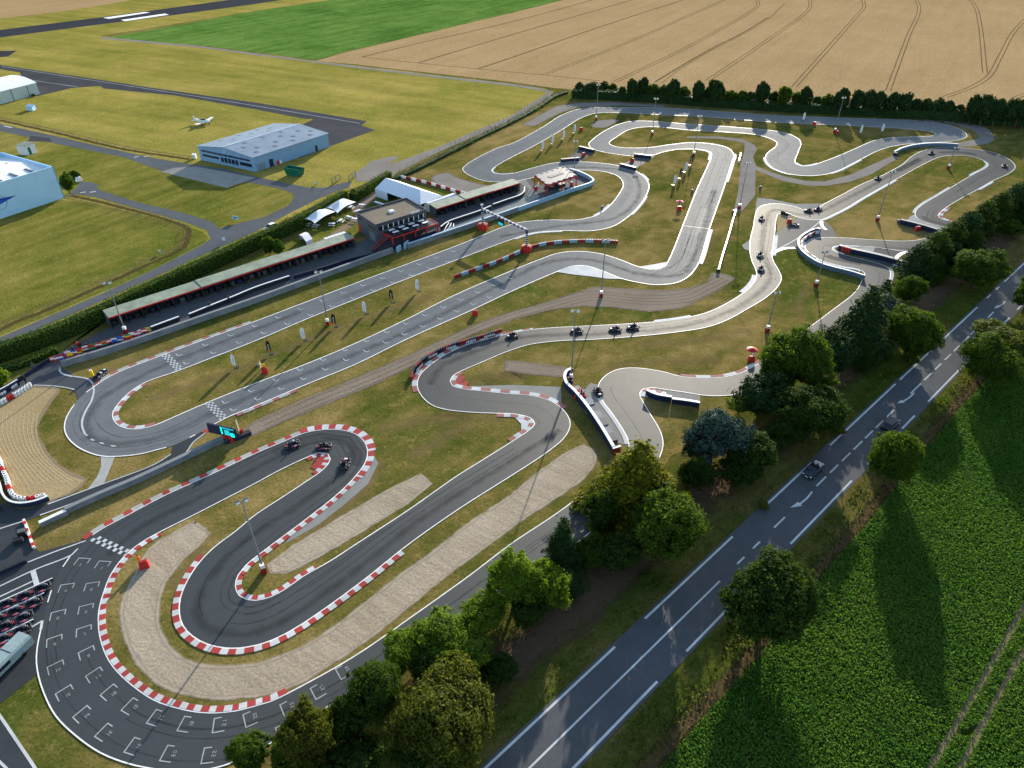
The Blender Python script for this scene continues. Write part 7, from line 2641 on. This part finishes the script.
def person(px, rz, pose, suit, top, label, z=0.0, group=None, head='helmet', loc=None):
    if pose not in BODY:
        BODY[pose] = skin_body('body', *body(pose))
    p = V2(px) if loc is None else Vector(loc)
    key = (pose, suit.name)
    if key not in BODY:
        nm = BODY[pose].copy()
        nm.materials.clear()
        nm.materials.append(suit)
        BODY[key] = nm
    t = bpy.data.objects.new('person', BODY[key])
    COL.objects.link(t)
    tag(t, label, 'person', group)
    t.location = (p.x, p.y, z)
    t.rotation_euler = (0, 0, rz)
    hz_ = (0, -.18, .95) if pose == 'seated' else (0, .03, 1.68)
    m = MB()
    if head == 'helmet':
        m.ell(hz_, (.145, .165, .16), 10, 7, 0)
        m.box((hz_[0], hz_[1] + .13, hz_[2] + .02), (.2, .08, .08), 0, 1, .9)
        m.build('helmet', [top, GLASS], t, smooth=False)
    else:
        m.ell((hz_[0], hz_[1] - .01, hz_[2] + .035), (.108, .12, .10), 10, 7, 0)
        m.build('hair', top, t)
        m = MB()
        m.ell((hz_[0], hz_[1] + .02, hz_[2] - .01), (.09, .10, .115), 10, 7, 0)
        m.ell((hz_[0], hz_[1] + .125, hz_[2] - .02), (.018, .025, .03), 6, 4, 0)
        m.build('face', SKIN, t)
    if pose != 'seated':
        m = MB()
        m.ell((0, 0, 1.22), (.205, .165, .27), 10, 7)
        m.build('jacket', suit, t)
    return t


KR, KN = kart_proto(True), kart_proto(False)
used = {'r': False, 'n': False}


def kart(px, to, red, label, group, driver=None, suit=None, hel=None, loc=None, rz=None):
    proto = KR if red else KN
    k = 'r' if red else 'n'
    o = proto if not used[k] else copy_tree(proto)
    used[k] = True
    p = V2(px) if loc is None else loc
    rz = heading(px, to) if rz is None else rz
    z = .055
    place(o, (p.x, p.y, z), rz, 1.12)
    tag(o, label, 'kart', group)
    if driver:
        person(px, rz, 'seated', suit, hel, driver, z, 'kart drivers', loc=p)
    return o


RUN = 'karts racing on the track'
runs = [((293, 446), (285, 449), 1, 'leading kart of three leaving the kerbed hairpin', 'driver with pale helmet in the leading hairpin kart', NAVY, WPLAST), ((324, 448), (315, 448.5), 1, 'middle kart of three at the kerbed hairpin apex', 'driver in black in the middle hairpin kart', BLACK, DARK),
        ((345, 465), (347, 459), 0, 'last kart of three entering the kerbed hairpin', 'driver with red helmet in the last hairpin kart', NAVY, RED), ((512.5, 336.5), (502, 339), 0, 'kart nearest the dark red tyre barrier', 'driver of the kart nearest the dark red tyre barrier', BLACK, WPLAST),
        ((577, 331.5), (566, 332), 0, 'kart beside the mast shadow on the middle straight', 'driver of the kart beside the mast shadow', BLACK, DARK), ((615.5, 330), (604, 330.5), 0, 'front kart of the close pair on the middle straight', 'driver of the front kart in the close pair', NAVY, WPLAST), ((633, 328), (622, 329.5), 0, 'rear kart of the close pair on the middle straight', 'driver of the rear kart in the close pair', BLACK, DARK),
        ((761, 270), (762, 280), 0, 'lower kart of two in the bright bend', 'driver of the lower kart in the bright bend', BLACK, DARK), ((760, 256), (759.5, 264), 0, 'upper kart of two in the bright bend', 'driver of the upper kart in the bright bend', BLACK, NAVY), ((761.5, 219.5), (760, 228), 0, 'kart just past the pale concrete corner', 'driver of the kart past the pale concrete corner', BLACK, DARK),
        ((808.5, 211.5), (799, 211), 0, 'left kart of the pair at the far junction', 'driver of the left kart at the far junction', BLACK, DARK), ((817.5, 210), (809, 212), 0, 'right kart of the pair at the far junction', 'driver of the right kart at the far junction', NAVY, DARK), ((877.5, 179), (868, 184), 0, 'kart on the straight below the far right curve barrier', 'driver of the kart below the far curve barrier', BLACK, DARK),
        ((931, 154), (922, 156.5), 0, 'kart in the shade beside the far right curve barrier', 'driver of the kart beside the far curve barrier', BLACK, DARK), ((1004.5, 167), (1006, 162), 0, 'kart in the far right hairpin', 'driver of the kart in the far right hairpin', BLACK, DARK), ((598, 393), (602, 401), 0, 'dark kart beside the white kerb near the blue barrier', 'driver of the dark kart near the blue barrier', BLACK, NAVY)]
for px, to, red, lab, dl, su, he in runs:
    kart(px, to, red, lab, RUN, dl + ', seated low', su, he)
kart((794, 225.5), (800, 226.5), 0, 'stopped dark kart beside the red block on the sandy triangle', 'karts standing still')
kart((99, 377.5), (103, 373), 0, 'dark kart parked beside the yellow marker', 'karts standing still')
kart((102, 374.5), (106, 371), 0, 'dark kart parked behind the one by the yellow marker', 'karts standing still')
# parked rows: directions follow the painted stripes
rows = [((41.5, 590.5), 5), ((33, 605.5), 5), ((23.5, 620.5), 4), ((21.5, 633), 4), ((12, 646.5), 3)]
dv = V2((24.5, 598.2)) - V2((41.5, 590.5))
rz0 = math.atan2(dv.y, dv.x) + math.pi / 2
rname = ['row nearest the painted stripes', 'second row below the stripes', 'middle row of five', 'second row above the trailer', 'row nearest the trailer']
cname = ['rightmost', 'second from right', 'third from right', 'fourth from right', 'fifth from right']
pr = Vector((-dv.y, dv.x, 0)).normalized()
for i, (px, n) in enumerate(rows):
    s = V2(px)
    for k in range(n):
        p = s + dv * k + pr * rnd.uniform(-.06, .06)
        kart(px, px, True, 'red black parked kart, %s in the %s' % (cname[k], rname[i]), 'karts parked in rows in the paddock', loc=p, rz=rz0 + math.pi + rnd.uniform(-.06, .06))
    a, b = s - dv * .8 - pr * .95, s + dv * (n + 1) - pr * .95
    a2 = a if pr.y < 0 else a
    m = MB()
    m.bar((a.x, a.y, 0), (b.x, b.y, 0), .22, .04, .3, 0)
    m.bar((a.x, a.y, 0), (b.x, b.y, 0), .13, .303, .34, 1)
    tag(m.build('parking_rail', [NAVY, WPLAST], None, Vector((a.x, a.y, 0))), 'low dark white topped rail beside the parked karts, %s' % rname[i], 'rail', 'rails between the parked karts')

# marshals and people
for px, rz, pose, suit, top, lab, hd in (((141.5, 564), 2.2, 'reach', ORANGE, DARK, 'marshal in orange behind the red block in the gravel trap', 'hair'), ((261.5, 369.5), 2.6, 'stand', WPLAST, YELLOW, 'marshal with yellow cap at the middle grass post', 'hair'), ((581, 397), 1.2, 'reach', DARK, DARK, 'marshal in dark clothes beside the red block by the blue barrier', 'hair'),
                                     ((584, 396.5), -1.0, 'stand', WPLAST, DARK, 'marshal with white top beside the dark clothed marshal', 'hair'), ((752.5, 356.5), 2.8, 'stand', WPLAST, DARK, 'marshal in white under the red parasol', 'hair'), ((79, 349), 1.0, 'stand', RED, DARK, 'person in red behind the small flags', 'hair'), ((82, 350), .4, 'stand', BLACK, DARK, 'person in black beside the person in red', 'hair'), ((74.5, 353), 2.0, 'stand', NAVY, DARK, 'person in navy leaning on the flag rail', 'hair'),
                                     ((88, 351), -.5, 'reach', BLACK, DARK, 'person in black reaching over the flag rail', 'hair'), ((35, 371), .3, 'stand', GREYW, DARK, 'person in grey standing at the pit exit rail', 'hair'), ((27, 384), .3, 'stand', BLACK, DARK, 'person in black beside the banner wall end', 'hair'), ((211, 309), 2.0, 'stand', BLACK, DARK, 'person in black at the pit rail gap before the left garages', 'hair'), ((230, 303), 2.2, 'stand', NAVY, DARK, 'person in navy at the pit rail before the left garages', 'hair'),
                                     ((679, 206.5), 1.6, 'stand', BLACK, DARK, 'marshal in black under the pink parasol', 'hair'), ((586, 154), 2.0, 'stand', DARK, DARK, 'marshal on the far left chicane path', 'hair'), ((631, 160), 2.0, 'stand', YELLOW, DARK, 'marshal in yellow on the middle chicane path', 'hair'), ((788, 221), 2.0, 'stand', WPLAST, DARK, 'marshal in white on the sandy triangle', 'hair'), ((3, 512), 1.0, 'stand', BLACK, DARK, 'person in black at the left edge below the tyre barrier', 'hair')):
    person(px, rz, pose, suit, top, lab, head=hd)


# ---------------------------------------------------------------- cars, van, aeroplane
def sect(y, w, z0, z1, r=.12):
    """rounded car cross section"""
    return [Vector((-w, y, z0 + r)), Vector((-w + r * .6, y, z0)), Vector((w - r * .6, y, z0)), Vector((w, y, z0 + r)), Vector((w, y, (z0 + z1) * .55)), Vector((w - .06, y, z1 - .05)), Vector((w - .2, y, z1)), Vector((-w + .2, y, z1)), Vector((-w + .06, y, z1 - .05)), Vector((-w, y, (z0 + z1) * .55))]


def car(px, to, paint, kind, label, sc=1.0):
    t = empty('parked_car' if kind == 'small' else 'car', V2(px), heading(px, to), label, 'car')
    t.scale = (sc, sc, sc)
    t.location.z = .05
    m = MB()
    if kind == 'van':
        S_ = [(-2.4, .85, .3, 1.75), (-2.3, .92, .28, 1.9), (1.0, .92, .28, 1.9), (1.35, .90, .28, 1.5), (1.6, .9, .28, 1.05), (2.2, .85, .28, .9), (2.35, .75, .35, .7)]
    else:
        S_ = [(-2.12, .72, .42, .80), (-2.0, .82, .26, .92), (-1.3, .87, .24, .96), (-.3, .87, .24, .92), (.7, .87, .24, .92), (1.2, .86, .24, .86), (1.8, .80, .26, .74), (2.08, .66, .36, .58)]
    m.loft([sect(*s_) for s_ in S_])
    m.build('body', BLKCAR if kind == 'hatch' else paint, t, smooth=False)

    def gl(ys, ws, zs, mat, name):
        mm_ = MB()
        mm_.loft([[Vector((-w_, y, z0)), Vector((w_, y, z0)), Vector((w2, y2, z1)), Vector((-w2, y2, z1))] for (y, y2), (w_, w2), (z0, z1) in zip(ys, ws, zs)])
        return mm_.build(name, mat, t)
    if kind in ('hatch', 'small'):
        m = MB()
        a = [(-1.75, .74, .93), (1.05, .76, .90)]
        b = [(-1.25, .60, 1.40), (.2, .62, 1.42)]
        vs = [(-a[0][1], a[0][0], a[0][2]), (a[0][1], a[0][0], a[0][2]), (a[1][1], a[1][0], a[1][2]), (-a[1][1], a[1][0], a[1][2]),
              (-b[0][1], b[0][0], b[0][2]), (b[0][1], b[0][0], b[0][2]), (b[1][1], b[1][0], b[1][2]), (-b[1][1], b[1][0], b[1][2])]
        m.add(vs, [(0, 1, 5, 4), (1, 2, 6, 5), (2, 3, 7, 6), (3, 0, 4, 7), (4, 5, 6, 7)])
        m.build('windows', GLASS, t)
        m = MB()
        m.loft([[Vector((-w_, y, z)), Vector((w_, y, z)), Vector((w_ * .9, y, z + .05)), Vector((-w_ * .9, y, z + .05))] for y, w_, z in ((-1.32, .58, 1.385), (-.6, .64, 1.42), (.25, .63, 1.415))])
        m.build('roof', GREYW if kind == 'hatch' else paint, t)
    elif kind == 'open':
        m = MB()
        m.box((0, -.35, .935), (1.36, 1.75, .05))
        m.build('cockpit', BLACK, t)
        for x in (-.36, .36):
            for y in (-.15, -.85):
                m = MB()
                m.box((x, y, 1.0), (.5, .45, .12), 0, 0, .9)
                m.box((x, y - .25, 1.14), (.48, .14, .42), 0, 0, .85)
                m.build('seat', CREAM if y < -.5 else DARK, t)
        m = MB()
        vs = [(-.72, .75, .92), (.72, .75, .92), (.60, .35, 1.28), (-.60, .35, 1.28), (-.72, .71, .92), (.72, .71, .92), (.60, .31, 1.28), (-.60, .31, 1.28)]
        m.add(vs, [(0, 1, 2, 3), (7, 6, 5, 4), (0, 3, 7, 4), (1, 5, 6, 2), (3, 2, 6, 7)])
        m.build('windscreen', GLASS, t)
        m = MB()
        m.box((0, -1.5, .99), (1.25, .5, .1), 0, 0, .9)
        m.build('soft_top', CREAM, t)
    else:
        m = MB()
        m.loft([[Vector((-w_, y, z0)), Vector((w_, y, z0)), Vector((w_ * .92, y, z1)), Vector((-w_ * .92, y, z1))] for y, w_, z0, z1 in ((.98, .935, 1.2, 1.75), (1.38, .915, 1.1, 1.5))])
        m.build('windscreen', GLASS, t)
    for x in (-.80, .80):
        for y in (1.32, -1.32):
            m = MB()
            m.cyl((x - .1, y, .31), (x + .1, y, .31), .31, .31, 14)
            w_ = m.build('wheel', BLACK, t)
            m = MB()
            m.cyl((x - .105 * (1 if x < 0 else -1) * 1.0, y, .31), (x - .115 * (1 if x < 0 else -1), y, .31), .2, .2, 12)
            m.build('rim', STEEL, w_)
    for x in (-.58, .58):
        m = MB()
        m.ell((x, 1.95 if kind != 'van' else 2.25, .62), (.16, .12, .08), 8, 5)
        m.build('headlight', LAMPG, t)
        m = MB()
        m.box((x, -2.06 if kind != 'van' else -2.38, .76 if kind != 'van' else .9), (.3, .1, .12))
        m.build('tail_light', RED, t)
    for x in (-.95, .95):
        m = MB()
        m.box((x, .62, .98), (.16, .1, .12))
        m.build('mirror', paint, t)
    m = MB()
    m.box((0, 2.1 if kind != 'van' else 2.37, .48), (.5, .03, .11))
    m.build('number_plate', WPLAST, t)
    return t


car((812.5, 472.5), (797, 487), BLKCAR, 'open', 'black open topped car with cream interior driving in the left lane')
car((889.5, 427), (905, 412), SILVER, 'hatch', 'dark grey hatchback half under the roadside tree', .98)
car((271, 229.5), (260, 234.5), WPLAST, 'small', 'white car parked against the clipped hedge', .95)
car((77.5, 181), (73, 178), WPLAST, 'van', 'small white van parked beside the hangar bush', .8)

p = V2((203.5, 124))
t = empty('light_aircraft', p, heading((196, 123), (212, 124.5)), 'white low wing light aircraft parked on the airfield grass', 'aeroplane')
t.scale = (1.15,) * 3
m = MB()
st = [(-3.1, .12, .95, .16), (-2.2, .26, .95, .26), (-1.0, .48, .95, .44), (.3, .55, .98, .55), (1.3, .52, .95, .48), (2.3, .42, .92, .38), (2.7, .18, .92, .16)]
m.loft([[Vector((w_ * math.cos(a), y, z + h_ * math.sin(a))) for a in [i * math.pi / 5 for i in range(10)]] for y, w_, z, h_ in st])
m.build('fuselage', WPLAST, t, smooth=True)
m = MB()
m.loft([[Vector((w_ * math.cos(a), y, 1.3 + h_ * math.sin(a))) for a in [i * math.pi / 5 for i in range(10)]] for y, w_, h_ in ((-.9, .2, .15), (-.2, .44, .42), (.6, .46, .42), (1.2, .25, .16))])
m.build('cockpit_glass', GLASS, t, smooth=True)
for s in (-1, 1):
    m = MB()
    m.loft([[Vector((s * x, y0, z)), Vector((s * x, y1, z)), Vector((s * x, y1 * .9 + y0 * .1, z + th)), Vector((s * x, y0 * .7 + y1 * .3, z + th))] for x, y0, y1, z, th in ((.4, -.35, 1.2, .68, .16), (4.3, -.1, .95, 1.0, .08))])
    m.build('wing', WPLAST, t)
    m = MB()
    m.loft([[Vector((s * x, y0, z)), Vector((s * x, y1, z)), Vector((s * x, y1, z + .05)), Vector((s * x, y0, z + .05))] for x, y0, y1, z in ((.05, -3.15, -2.45, 1.02), (1.45, -3.1, -2.65, 1.05))])
    m.build('tailplane', WPLAST, t)
m = MB()
m.add([(-.04, -3.2, 1.0), (-.04, -2.2, 1.05), (-.04, -2.9, 2.2), (-.04, -3.3, 2.2), (.04, -3.2, 1.0), (.04, -2.2, 1.05), (.04, -2.9, 2.2), (.04, -3.3, 2.2)], [(0, 1, 2, 3), (7, 6, 5, 4), (0, 4, 5, 1), (1, 5, 6, 2), (2, 6, 7, 3), (3, 7, 4, 0)])
m.build('tail_fin', WPLAST, t)
for x, y in ((-1.2, .3), (1.2, .3), (0, 2.1)):
    m = MB()
    m.cyl((x, y, .2), (x * .9, y, .8), .05, .05, 6)
    m.cyl((x - .07, y, .2), (x + .07, y, .2), .2, .2, 10)
    m.build('wheel', BLACK, t)
m = MB()
m.box((0, 2.78, .92), (1.8, .04, .14), 0)
m.ell((0, 2.78, .92), (.12, .2, .12), 8, 5)
m.build('propeller', DARK, t)
# ================================================================ LIGHT
SUN_EL, SUN_AZ = R(15.2), R(15.6)          # azimuth measured from +Y towards +X
sd = bpy.data.lights.new('sun', 'SUN')
sd.energy = 4.3
sd.angle = R(0.55)
sd.color = (1.0, 0.92, 0.79)
so = bpy.data.objects.new('sun', sd)
COL.objects.link(so)
dirv = Vector((math.sin(SUN_AZ) * math.cos(SUN_EL), math.cos(SUN_AZ) * math.cos(SUN_EL), math.sin(SUN_EL)))
so.rotation_euler = dirv.to_track_quat('Z', 'Y').to_euler()
so.location = dirv * 300
w = bpy.data.worlds.new('World')
scene.world = w
w.use_nodes = True
nt = w.node_tree
sky = nt.nodes.new('ShaderNodeTexSky')
sky.sky_type = 'NISHITA'
sky.sun_disc = False
sky.sun_elevation = SUN_EL
sky.sun_rotation = SUN_AZ
sky.air_density = 1.0
sky.dust_density = 0.6
bg = nt.nodes['Background']
bg.inputs['Strength'].default_value = 0.125
nt.links.new(sky.outputs[0], bg.inputs[0])
vs = scene.view_settings
vs.view_transform = 'Standard'
vs.look = 'None'
vs.gamma = 1.0
vs.use_curve_mapping = False
vs.exposure = 1.33
scene.cycles.use_denoising = True
scene.cycles.max_bounces = 5
scene.cycles.transparent_max_bounces = 12
scene.cycles.sample_clamp_indirect = 4
